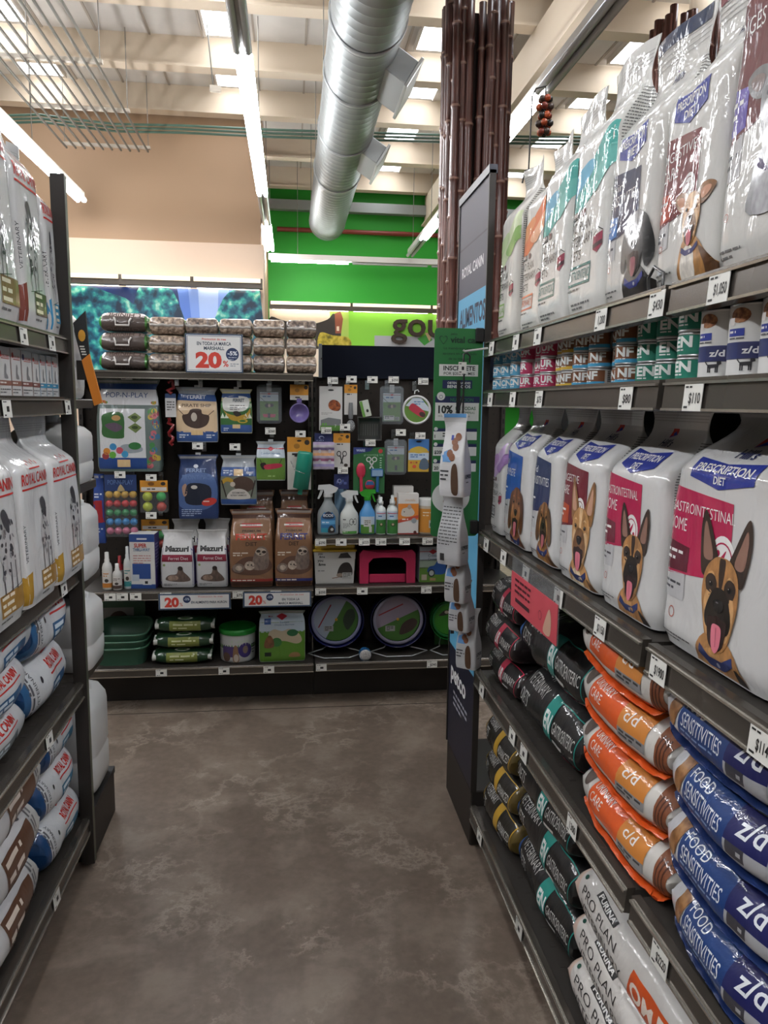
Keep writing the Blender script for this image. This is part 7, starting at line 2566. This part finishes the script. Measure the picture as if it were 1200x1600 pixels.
carton('food_carton', 'white chinchilla carton standing behind, its top showing over the front one', 'carton', w, .055, h, (cx + .01, 3.80, Z1), 0, '#c9c6c2', a_chin, 'chinchilla cartons')
def a_jar(P, r, h): P.rect(-r * 1.2, h * .05, r * 1.2, h * .72, card('#c0812f'), 1); P.lines(-r * .6, h * .6, r * 1.2, 2, h * .08, h * .03, card('#d8ccb8'), 2, 2); P.rect(r * .1, h * .18, r * .5, h * .40, card('#b9b9b6'), 2); P.rect(r * .22, h * .22, r * .38, h * .32, ink, 3)
def jar_lid(t, r, h): b = MB(); b.lathe([(r * 1.04, h * .80), (r * 1.04, h * .97), (r * .95, h), (.0001, h)], plas('#c9c9c6'), 28); b.build('lid', t)
bottle('dust_jar', 'clear jar with orange label and white lid behind the green sign', 653, 680, 778, 3.72, [(.95, 0), (1, .02), (1, .05), (1, .8), (.95, .82)], '#a89a88', a_jar, Z1, jar_lid, 'jar', sy=1.0)

# ---------------- middle shelf, right section
Z2 = .608
cx, zb, w, h = bx(490, 851, 556, 914, 3.66)
t = thing('storage_tub', 'white storage tub with a yellow lid and a rat picture', 'tub', (cx, 3.73, Z2))
b = MB()
P_ = [[(sx_ * w / 2 * f, sy_ * .07 * f, z_) for sx_, sy_ in ((-1, -1), (1, -1), (1, 1), (-1, 1))] for f, z_ in ((.88, 0), (.90, .004), (.955, h * .62), (.97, h * .62), (.985, h * .80))]
b.grid([[q for q in r_] for r_ in P_], plas('#b9b8b4'), False, closed=True); b.add(P_[0], [(3, 2, 1, 0)], plas('#b9b8b4'))
Pn = Panel(b, lambda u, v: (u, -.07 * (.90 + .055 * min(1, v / (h * .62)) + (.02 if v > h * .62 else 0)) - .0004, v), flat=True)
k = card('#1c1c1e')
def tubart(z0, s, cut):
    Pn.text('you', -w * .34, z0 + .020 * s, .013 * s, k, 1, 'C', None, .02); Pn.text('&me', -w * .30, z0, .013 * s, k, 1, 'C', None, .02)
tubart(h * .46, 1, 0); tubart(h * .655, .8, 0)
Pn.blob([(w * .06, h * .20), (w * .10, h * .40), (w * .2, h * .52), (w * .34, h * .52), (w * .42, h * .36), (w * .40, h * .2), (w * .28, h * .26), (w * .2, h * .16)], card('#2a2422'), 1); Pn.ell(w * .12, h * .22, w * .08, h * .05, card('#8a7a6c'), 2, 12); Pn.line(w * .1, h * .17, -w * .06, h * .14, .004, card('#8a6a5c'), 2)
Pn.poly([(w * .08, h * .645), (w * .14, h * .76), (w * .3, h * .78), (w * .40, h * .645)], card('#2a2422'), 1)
Pn.rect(w * .18, h * .12, w * .40, h * .28, card('#a8a8a4'), 3); Pn.lines(w * .2, h * .25, w * .18, 3, h * .04, h * .015, k, 4, 2)
Pn.lines(-w * .4, h * .32, w * .3, 1, .01, h * .02, card('#6a6a6a'), 1, 3)
b.build('tub_body', t)
b = MB(); ym = plas('#b8982a'); b.box(-w * .52, w * .52, -.078, .078, h * .80, h * .86, ym, .004); b.box(-w * .47, w * .47, -.07, .07, h * .86, h * .985, ym, .006); b.box(-w * .42, w * .42, -.06, .06, h * .93, h * .99, plas('#a58420')); b.build('lid', t)

cx, zb, w, h = bx(562, 860, 649, 913, 3.66)
t = thing('pet_hideaway', 'crimson arched fabric pet hideaway with a dark opening', 'pet bed', (cx, 3.66, Z2))
cr = mat('crimson_felt', '#a81f48', .75, bump=.1, bscale=90)
b = MB()
outer = [(-w * .5, 0), (-w * .5, h * .86), (-w * .44, h * .98), (-w * .2, h * .92), (.0, h * .90), (w * .2, h * .92), (w * .44, h * .98), (w * .5, h * .86), (w * .5, 0)]
inner = [(w * .34, 0), (w * .34, h * .60), (w * .26, h * .74), (w * .1, h * .76), (-w * .1, h * .76), (-w * .26, h * .74), (-w * .34, h * .60), (-w * .34, 0)]
b.prism(outer + inner, 0, .02, cr); b.build('front_arch', t)
b = MB(); b.box(-w * .33, w * .33, .006, .02, 0, h * .26, cr, .004); b.build('front_lip', t)
b = MB()
b.prism([(-w * .5, 0), (-w * .5, h * .86), (-w * .44, h * .98), (-w * .40, h * .96), (-w * .46, h * .84), (-w * .46, 0)], .02, .22, cr)
b.prism([(w * .46, 0), (w * .46, h * .84), (w * .40, h * .96), (w * .44, h * .98), (w * .5, h * .86), (w * .5, 0)], .02, .22, cr)
b.box(-w * .43, w * .43, .02, .22, h * .90, h * .955, cr); b.box(-w * .46, w * .46, .21, .22, 0, h * .93, mat('dark_lining', '#1a0d12', .9)); b.build('shell', t)


def a_cruise(P, w, h):
    P.rect(-w / 2, h * .62, w / 2, h, card('#b0bcc8'), 1); P.rect(-w / 2, 0, w / 2, h * .42, card('#54782c'), 1); P.rect(-w / 2, h * .40, w / 2, h * .64, card('#8a9a8a'), 1)
    P.rect(-w / 2, h * .86, w / 2, h * .88, card('#a82c38'), 2); P.poly([(-w * .16, h * .87), (0, h * .94), (w * .16, h * .87), (0, h * .79)], card('#a82c38'), 3)
    P.text('Critter', 0, h * .72, h * .07, card('#2a3a5a'), 2, 'C', w * .36, .0); P.text('Cruiser', 0, h * .62, h * .07, card('#2a3a5a'), 2, 'C', w * .36, .0)
    P.blob([(-w * .2, h * .3), (-w * .12, h * .44), (w * .06, h * .48), (w * .2, h * .62), (w * .46, h * .6), (w * .48, h * .26), (w * .1, h * .22)], card('#1f4a8a'), 3)
    P.ell(-w * .04, h * .26, w * .13, h * .11, card('#15181c'), 4, 18); P.ell(-w * .04, h * .26, w * .09, h * .075, card('#a8acac'), 5, 16)
    P.rect(-w * .42, h * .06, -w * .22, h * .22, card('#a89a8a'), 3); P.rect(-w * .1, h * .04, w * .12, h * .12, card('#9a7a5a'), 3)
cx, zb, w, h = bx(656, 859, 697, 914, 3.66)
carton('toy_box', 'green and white box with a blue toy car for small animals', 'box', w, .12, h, (cx, 3.73, Z2), 0, '#b0bcc8', a_cruise)

# ---------------- middle shelf, left section
Z3 = .60
def a_drop(lc):
    def f(P, r, h): P.rect(-r * 1.2, h * .06, r * 1.2, h * .50, card('#c4c0ba'), 1); P.rect(-r * 1.2, h * .06, r * 1.2, h * .18, card(lc), 2); P.lines(-r * .7, h * .42, r * 1.4, 2, h * .06, h * .025, card(lc), 2, 2); P.ell(0, h * .25, r * .4, h * .05, card('#3a322c'), 3, 12)
    return f
BT = [(.92, 0), (1, .015), (1, .04), (1, .58), (.8, .68), (.5, .72), (.5, .80), (.42, .81), (.40, .985), (.0001, 1)]
bottle('supplement_bottle', 'white bottle with an orange label beside the left jugs', 156, 172, 862, 3.67, BT, '#b9b8b4', a_drop('#b5722c'), Z3, None, n=22, sy=1, group='small supplement bottles')
bottle('supplement_bottle', 'short white bottle with a dark label, second from the jugs', 172, 187, 880, 3.66, BT, '#b9b8b4', a_drop('#4a3a34'), Z3, None, n=22, sy=1, group='small supplement bottles')
bottle('supplement_bottle', 'white dropper bottle with a teal label beside the blue box', 190, 203, 853, 3.68, BT, '#b9bcba', a_drop('#2f7a7c'), Z3, None, n=22, sy=1, group='small supplement bottles')
bottle('supplement_bottle', 'small red capped bottle behind the white ones', 178, 190, 868, 3.78, BT, '#a82c34', a_drop('#7a2028'), Z3, None, n=22, sy=1, group='small supplement bottles')


def a_super(P, w, h):
    P.rect(-w / 2, h * .86, w / 2, h, card('#22407a'), 1); P.rect(-w * .2, h * .90, w * .2, h * .93, card('#c4c4c4'), 2)
    P.text('SUPER', -w * .06, h * .76, h * .07, card('#a83a34'), 2, 'C', w * .5, .03); P.text('THRU-WAY', -w * .02, h * .69, h * .055, card('#4a6a8a'), 2, 'C', w * .68, .03)
    P.lines(-w * .36, h * .60, w * .7, 4, h * .045, h * .014, card('#a86a64'), 2, 2)
    P.rect(-w * .40, h * .18, w * .32, h * .46, card('#22407a'), 1); P.rect(-w / 2, 0, w / 2, h * .08, card('#22407a'), 1)
    P.rect(-w * .42, h * .14, -w * .14, h * .26, card('#a8b0b8'), 2); P.rect(0, h * .07, w * .34, h * .16, card('#c4c4c2'), 2); P.rect(w * .08, h * .09, w * .2, h * .14, ink, 3)
def s_super(P, d, h): P.rect(-d / 2, 0, d / 2, h, card('#3a2f6a'), 0); P.lines(-d * .35, h * .8, d * .7, 8, h * .06, h * .02, card('#8a84ac'), 1, 3)
cx, zb, w, h = bx(203, 832, 243, 917, 3.66)
carton('tube_box', 'blue and white box with red lettering left of the grey food pouches', 'box', w, .09, h, (cx, 3.71, Z3), R(-4), '#c0bfbc', a_super, None, s_super)


def a_maz(P, W, H):
    P.rect(-W * .485, H * .56, W * .485, H * .70, film('#c9c9c8'), 1)
    P.text('Mazuri', W * .0, H * .635, H * .085, film('#17171a'), 2, 'C', W * .74, .05)
    P.rect(-W * .45, H * .46, W * .47, H * .58, film('#7a1f34'), 2); P.text('Ferret Diet', W * .05, H * .49, H * .055, film('#cfc4c6'), 3, 'C', W * .6, .0)
    P.blob([(-W * .34, H * .14), (-W * .24, H * .22), (-W * .02, H * .24), (W * .05, H * .34), (W * .16, H * .36), (W * .2, H * .28), (W * .34, H * .2), (W * .38, H * .12), (0, H * .10)], fur('#5a4a42'), 2)
    P.ell(-W * .12, H * .17, W * .16, H * .05, fur('#8a7466'), 3, 16); P.ell(W * .1, H * .34, W * .08, H * .04, fur('#2a2220'), 3, 12)
    P.ell(-W * .38, H * .40, W * .04, W * .04, film('#7a8a5a'), 2, 10)
    P.lines(-W * .4, H * .06, W * .4, 2, H * .025, H * .01, film('#7a7a7a'), 2, 2)
def s_pur(P, D, H, sg): P.rect(-D * .46, .01, D * .46, H * .7, film('#4a3f7a'), 1)
for i, (x0, x1, Y, lab) in enumerate(((250, 303, 3.66, 'white and grey ferret food pouch next to the blue and white box'), (306, 356, 3.66, 'white and grey ferret food pouch next to the brown bags'), (268, 312, 3.80, 'ferret food pouch in the second row behind the left pouch'), (318, 360, 3.80, 'ferret food pouch in the second row behind the right pouch'))):
    cx, zb, w, h = bx(x0, 826 - (4 if i > 1 else 0), x1, 914, Y)
    S = Standing(w, h + (.01 if i > 1 else 0), .085, 160 + i * 1.9, hd=.06, shoulder=.5, amp=.005, pinch=.06)
    standing_bag('food_pouch', lab, 'food bag', (cx, Y + .043, Z3), R(-3), S, '#bdbdbd', a_maz, None, 'grey ferret food pouches', 0, s_pur)


def a_fer(tc, band):
    def f(P, W, H):
        P.rect(-W * .485, H * .88, W * .485, H * .99, film('#4a3026'), 1)
        P.poly([(-W * .22, H * .77), (W * .22, H * .77), (W * .22, H * .82), (-W * .22, H * .82)], film('#a83030'), 2); P.poly([(-W * .26, H * .785), (W * .26, H * .785), (W * .26, H * .805), (-W * .26, H * .805)], film('#d0ccc6'), 3)
        P.text('MARSHALL', 0, H * .79, H * .012, film('#5a2020'), 4, 'C', W * .26, .02)
        P.text('PREMIUM', 0, H * .715, H * .024, film('#33221a'), 2, 'C', W * .42, .02)
        P.text('FERRET', 0, H * .62, H * .072, film(tc), 2, 'C', W * .72, .03); P.text('DIET', 0, H * .54, H * .05, film('#33221a'), 2, 'C', W * .26, .01)
        P.blob([(-W * .46, H * .24), (-W * .2, H * .38), (W * .1, H * .40), (W * .4, H * .36), (W * .46, H * .24), (W * .2, H * .16), (-W * .3, H * .17)], film('#5a4034'), 2)
        P.blob([(W * .02, H * .24), (W * .06, H * .42), (W * .16, H * .52), (W * .32, H * .52), (W * .40, H * .42), (W * .36, H * .24)], fur('#6f6058'), 3)
        P.ell(W * .22, H * .46, W * .13, H * .05, fur('#b0a294'), 4, 14); P.ell(W * .16, H * .47, W * .05, H * .02, film('#2c2420'), 5, 10); P.ell(W * .29, H * .46, W * .05, H * .02, film('#2c2420'), 5, 10); P.ell(W * .2, H * .43, W * .02, H * .01, film('#1a1412'), 6, 8)
        P.ell(-W * .30, H * .25, W * .14, H * .06, fur('#6f6058'), 3, 14); P.ell(-W * .29, H * .25, W * .08, H * .035, fur('#a89a8c'), 4, 12)
        P.ell(-W * .04, H * .28, W * .12, H * .06, fur('#a89a8c'), 3, 14); P.ell(-W * .08, H * .29, W * .02, H * .01, film('#1a1412'), 4, 8); P.ell(W * .0, H * .29, W * .02, H * .01, film('#1a1412'), 4, 8)
        P.lines(-W * .42, H * .44, W * .34, 2, H * .03, H * .016, film('#cfc4b4'), 3, 2)
        P.rect(-W * .485, H * .07, W * .485, H * .105, film(band), 3); P.lines(-W * .44, H * .08, W * .86, 1, .01, H * .014, film('#d0c4b8'), 4, 3)
        P.rect(-W * .485, .004, W * .485, H * .07, film('#4a3026'), 2)
    return f
for i, (x0, x1, top, Y, lab, tc, bd) in enumerate(((358, 427, 797, 3.65, 'brown ferret food bag with red lettering', '#b53a24', '#8a2c24'), (429, 489.5, 797, 3.65, 'brown ferret food bag with blue lettering beside the yellow lidded tub', '#2a2a6a', '#2a2f6a'),
                                                    (372, 430, 790, 3.81, 'brown ferret food bag half hidden behind the red lettered one', '#b53a24', '#8a2c24'), (436, 484, 790, 3.81, 'brown ferret food bag half hidden behind the blue lettered one', '#2a2a6a', '#2a2f6a'))):
    cx, zb, w, h = bx(x0, top, x1, 916, Y)
    S = Standing(w * .99, h + (.035 if i > 1 else 0), .11, 170 + i * 2.7, hd=.07, shoulder=.6, amp=.005, pinch=.02)
    standing_bag('food_bag', lab, 'food bag', (cx, Y + .055, Z3), 0, S, '#7f5c42', a_fer(tc, bd), '#4a3026', 'brown ferret food bags', 0)

# ---------------- bottom shelf
Z4, Z5 = .222, .225
cx, zb, w, h = bx(140, 980, 228, 1037, 3.63)
tm = mat('tray_green', '#3f6450', .4)
for i in range(3):
    t = thing('litter_tray', ('lowest', 'middle', 'uppermost')[i] + ' of the nested grey green corner trays', 'tray', (cx, 3.765, Z4 + i * .034), 0, 'nested green trays')
    b = MB()
    def tl_(f, z_): return [(sgn(math.cos(a)) * abs(math.cos(a)) ** .45 * w / 2 * f, sgn(math.sin(a)) * abs(math.sin(a)) ** .45 * .135 * f, z_ + .02 * ss(0, .135, math.sin(a) * .135)) for a in (2 * math.pi * k / 48 for k in range(48))]
    f0 = .86
    rows = [[(x, y, 0.0) for x, y, _ in tl_(f0, 0)], tl_(.97, .075), tl_(1.0, .078), tl_(1.0, .086), tl_(.98, .086), [(x, y, .004) for x, y, _ in tl_(f0 * .985, 0)]]
    b.grid(rows, tm, True, closed=True); b.add(rows[0], [tuple(range(47, -1, -1))], tm); b.add(rows[-1], [tuple(range(48))], tm)
    b.build('tray_body', t)
    b = MB(); b.tube([(x, y, z_ + .004) for x, y, z_ in tl_(.995, .082)], .0055, tm, 8, closed=True); b.build('rim', t)
cx2, zb2, w2, h2 = bx(150, 945, 224, 1010, 3.88)
t = thing('litter_tray', 'green tray standing upright behind the nested trays with a white label', 'tray', (cx2, 3.945, Z4 + .001), 0)
b = MB(); b.box(-w2 / 2, w2 / 2, .0, .01, 0, .27, tm, .004); b.box(-w2 / 2, -w2 / 2 + .01, -.012, .01, 0, .27, tm); b.box(w2 / 2 - .01, w2 / 2, -.012, .01, 0, .27, tm); b.box(-w2 / 2, w2 / 2, -.012, .01, .26, .27, tm); b.build('tray_body', t)
b = MB(); P = flat_panel(b, -.0005); P.rect(-w2 * .4, .12, w2 * .25, .21, card('#8a8f90'), 0); P.blob([(-w2 * .3, .13), (-w2 * .2, .18), (0, .19), (w2 * .15, .15), (w2 * .1, .13)], card('#3a2a24'), 1); b.build('label', t)


def a_hay(P, W, q, S):
    P.rect(-W * .26, -q * .45, W * .26, q * .35, film('#77803a'), 2); P.lines(-W * .2, q * .05, W * .4, 2, q * .25, q * .10, film('#c4c89a'), 3, 2)
    P.ell(0, q * .62, W * .13, q * .14, film('#b9c0b0'), 2, 16); P.ell(0, q * .62, W * .09, q * .09, film('#2f5a2c'), 3, 14)
for i in range(3):
    cx, zb, w, h = bx(236 + i * 3, 960, 336 - (2 - i) * 3, 1036, 3.63)
    S = Lying(w, .26, .074, 180 + i * 2.1, nose=.75, amp=.005, ends=4.5, low=.45)
    o = lying_bag('hay_bag', W3[2 - i] + ' of the dark green pillow bags with white edges', 'bag', (cx, 3.63 + .13, Z4 + i * .079), 0, S, '#12351c', a_hay, 'dark green pillow bags')
    b = MB()
    for sg in (-1, 1):
        P = []
        for k in range(9):
            v = -S.q + 2 * S.q * k / 8
            a_ = S.front(sg * w * .475, v); n_ = Vector((sg * .5, -.5, 0))
            P.append([a_ + Vector((-sg * .012, -.004, 0)), a_ + Vector((sg * .006, -.008, .002 * math.sin(k * 2)))])
        if sg < 0: P = [[q_[1], q_[0]] for q_ in P]
        b.grid(P, film('#b9bcb6'))
    P = []
    for k in range(15):
        a_ = S.front(-w * .47 + w * .94 * k / 14, S.q * .92)
        P.append([a_ + Vector((0, -.002, .001)), a_ + Vector((0, -.010, .004 + .002 * math.sin(k * 1.9)))])
    b.grid([[q_[1], q_[0]] for q_ in P], film('#b9bcb6'))
    b.build('white_seal', o)

def a_bucket(P, r, h):
    P.rect(-r * 1.5, h * .42, r * 1.5, h * .78, card('#4a7a34'), 1); P.text('fun tunnels', r * .1, h * .62, h * .11, card('#a8c49a'), 2, 'C', r * 1.1, .0)
    P.poly([(-r * 1.3, h * .78), (-r * .6, h * .78), (-r * 1.3, h * .6)], card('#1f2f6a'), 2)
    P.ell(r * .5, h * .38, r * .42, h * .22, card('#3a2f6a'), 2, 22); P.rect(-r * .9, h * .18, r * .1, h * .50, card('#4a3a6a'), 2)
    P.blob([(-r * .2, h * .06), (-r * .22, h * .3), (-r * .14, h * .52), (r * .02, h * .52), (r * .1, h * .3), (r * .12, h * .06)], card('#8a6a4c'), 3); P.ell(-r * .04, h * .16, r * .14, h * .12, card('#b9aea0'), 4, 12)
    P.ell(-r * .62, h * .18, r * .25, h * .14, card('#5a463a'), 3, 14); P.ell(r * .5, h * .4, r * .16, h * .12, card('#7a6a5c'), 3, 14)
    P.lines(r * .95, h * .5, r * .3, 4, h * .08, h * .03, ink, 2, 2)
def bucket_lid(t, r, h):
    b = MB(); b.lathe([(r * 1.05, h * .84), (r * 1.06, h * .95), (r * 1.0, h), (r * .9, h * .98), (.0001, h * .98)], plas('#1f7a2c'), 36); b.build('lid', t)
bottle('treat_bucket', 'white round bucket with a green lid and rabbit pictures', 340, 397, 977, 3.72, [(.90, 0), (.96, .03), (.98, .08), (1.0, .84), (.98, .86)], '#b4b6b4', a_bucket, Z4, bucket_lid, 'bucket', n=36, sy=1.0)


def a_pods(P, W, H):
    P.rect(-W * .485, H * .60, W * .485, H * .98, film('#a8b6c2'), 1); P.rect(-W * .485, .004, W * .485, H * .62, film('#4f7c24'), 1)
    P.rect(-W * .485, H * .88, W * .485, H * .90, film('#8a2c34'), 2); P.poly([(-W * .12, H * .89), (0, H * .94), (W * .12, H * .89), (0, H * .83)], film('#a82c38'), 3)
    P.rect(-W * .38, H * .76, -W * .24, H * .86, film('#1f4a8a'), 2); P.text('Sweet', W * .05, H * .78, H * .035, film('#2f4a6a'), 2, 'C', W * .2, .0); P.text('Chew-n-Burrow', W * .05, H * .73, H * .035, film('#2f4a6a'), 2, 'C', W * .42, .0)
    P.blob([(-W * .3, H * .56), (-W * .18, H * .66), (0, H * .62), (W * .16, H * .66), (W * .36, H * .56), (W * .42, H * .42), (W * .3, H * .36), (W * .05, H * .42), (-W * .2, H * .42)], film('#a89c84'), 3)
    P.ell(W * .22, H * .58, W * .12, H * .07, film('#1f5a34'), 4, 16); P.ell(-W * .12, H * .40, W * .11, H * .09, film('#2f6a34'), 4, 16)
    P.blob([(-W * .38, H * .3), (-W * .36, H * .46), (-W * .26, H * .54), (-W * .18, H * .42), (-W * .2, H * .3)], fur('#6a4428'), 5)
    P.rect(-W * .38, H * .12, -W * .24, H * .20, film('#101a12'), 2); P.blob([(W * .14, H * .1), (W * .2, H * .18), (W * .34, H * .18), (W * .38, H * .1)], film('#8a6a44'), 3)
cx, zb, w, h = bx(404, 951, 477, 1029, 3.62)
S = Standing(w, h, .06, 190.5, hd=.06, shoulder=.8, amp=.003, pinch=.0)
standing_bag('toy_bag', 'green and white toy bag with a burrow picture, right of the bucket', 'pet toy', (cx, 3.66, Z4), R(2), S, '#8a9a8a', a_pods, None, None, 0)


def wheel(label, x0, x1, ytop, colour, rimc, card_art, yst, Y=3.70, zs=Z5, small=False):
    a, c = at_y(Y, x0, 970), at_y(Y, x1, 970)
    r, cx = (c.x - a.x) / 2, (a.x + c.x) / 2
    zt = at_y(Y, (x0 + x1) / 2, ytop).z
    cz = zt - r - zs
    t = thing('exercise_wheel', label, 'pet toy', (cx, Y, zs))
    m = mat('wheel_' + colour.strip('#'), colour, .22, coat=.6)
    b = MB(); b.lathe([(.0001, .10), (r * .98, .10), (r * .99, .06), (r, 0), (r * .985, -.004), (r * .97, 0), (r * .95, .085), (.0001, .09)], m, 48)
    o = b.build('drum', t, (0, .10, cz)); o.rotation_euler = (R(90), 0, 0)
    for ch in (o,): ch.location = (0, .0, cz); o.rotation_euler = (R(-90), 0, 0)
    b = MB(); b.lathe([(r * .80, .012), (r * .90, .010), (r * .90, .018), (r * .80, .020)], plas(rimc), 48, cap=False); o = b.build('inner_ring', t, (0, 0, cz)); o.rotation_euler = (R(-90), 0, 0)
    b = MB(); P = Panel(b, lambda u, v: (u, .03, v + cz), flat=True); card_art(P, r * .80); b.box(-.001, .001, .031, .032, cz - .001, cz + .001, plas(rimc)); b.build('insert_card', t)
    b = MB(); b.sphere((0, .026, cz), .008, plas('#c0912c'), 10); b.build('hub', t)
    b = MB(); wr = mat('stand_wire', '#b4b8ba', .3, metal=.6)
    b.tube([(-r * .5, .02, .03), (-r * 1.02, -.02, .022), (-r * .45, -.05, .005), (r * .45, -.05, .005), (r * 1.02, -.02, .022), (r * .5, .02, .03)], .0032, wr, 8)
    b.tube([(-r * .5, .02, .03), (-r * .3, .13, .01), (0, .13, cz), (r * .3, .13, .01), (r * .5, .02, .03)], .0032, wr, 8)
    b.build('wire_stand', t)
    return t


def cw(sky, ang, second):
    def f(P, r):
        P.ell(0, 0, r, r, card('#3f6a2c'), 0, 36)
        n = 20
        P.poly([(r * math.cos(ang + math.pi * i / n), r * math.sin(ang + math.pi * i / n)) for i in range(n + 1)], card(sky), 1)
        d = Vector((math.cos(ang), math.sin(ang))); q = Vector((-d.y, d.x))
        def T(a, b): v = d * a * r + q * b * r; return (v.x, v.y)
        P.poly([T(-.7, .5), T(.5, .5), T(.5, .56), T(-.7, .56)], card('#8a2c34'), 2)
        P.blob([T(-.2, -.7), T(.1, -.3), T(.6, -.25), T(.75, -.5), T(.4, -.75)], card(second), 2)
        P.rect(-r * .55, -r * .55, -r * .12, -r * .30, card('#9a9a9a'), 3); P.lines(-r * .5, -r * .36, r * .3, 3, r * .07, r * .03, ink, 4, 2)
    return f
wheel('dark blue exercise wheel with a bluish card, left of the two', 482, 569, 928, '#141a52', '#8a8fb0', cw('#9aa4b4', R(62), '#2c3a2c'), 1013)
wheel('dark blue exercise wheel with a pinkish card, right of the two', 579, 666, 927, '#12153c', '#8f8da0', cw('#8f8494', R(25), '#3a2c28'), 1013)
def cg(P, r): P.ell(0, 0, r, r, card('#2f7a1f'), 0, 36); P.blob([(-r * .7, r * .2), (-r * .3, r * .55), (r * .1, r * .5), (-r * .2, r * .25)], card('#2a2420'), 1); P.ell(-r * .2, r * .42, r * .14, r * .10, card('#b0a898'), 2, 12); P.lines(0, -r * .5, r * .4, 2, r * .1, r * .05, card('#7aa06a'), 1, 2)
wheel('bright green exercise wheel at the right end of the bottom shelf', 673, 736, 938, '#0f5a22', '#1f6a34', cg, 1013)
cx, zb, w, h = bx(671, 940, 709, 1014, 3.80)
carton('wheel_carton', 'green backing box behind the green exercise wheel', 'box', .16, .02, h, (cx + .05, 3.84, Z5), 0, '#2a5a24', lambda P, w_, h_: (P.rect(-w_ / 2, h_ * .8, w_ / 2, h_, card('#5f7f8a'), 1), P.lines(-w_ * .3, h_ * .88, w_ * .5, 1, .01, h_ * .04, card('#a8b4bc'), 2, 2)))
p = at_y(3.60, 571, 1014)
t = thing('rolled_tube', 'small blue roll with a white end lying between the two wheels', 'pet product', (p.x, 3.604, Z5 + .031))
b = MB(); b.lathe([(.030, 0), (.030, .038)], plas('#1f5a8a'), 28); o = b.build('roll', t); o.rotation_euler = (R(-90), 0, 0)
b = MB(); b.lathe([(.0001, -.003), (.022, -.003), (.029, 0), (.030, .012)], noise_mat('pellet_white', ['#8a8a8a', '#c4c4c2'], 200, rough=.7), 28); o = b.build('end_cap', t); o.rotation_euler = (R(-90), 0, 0)
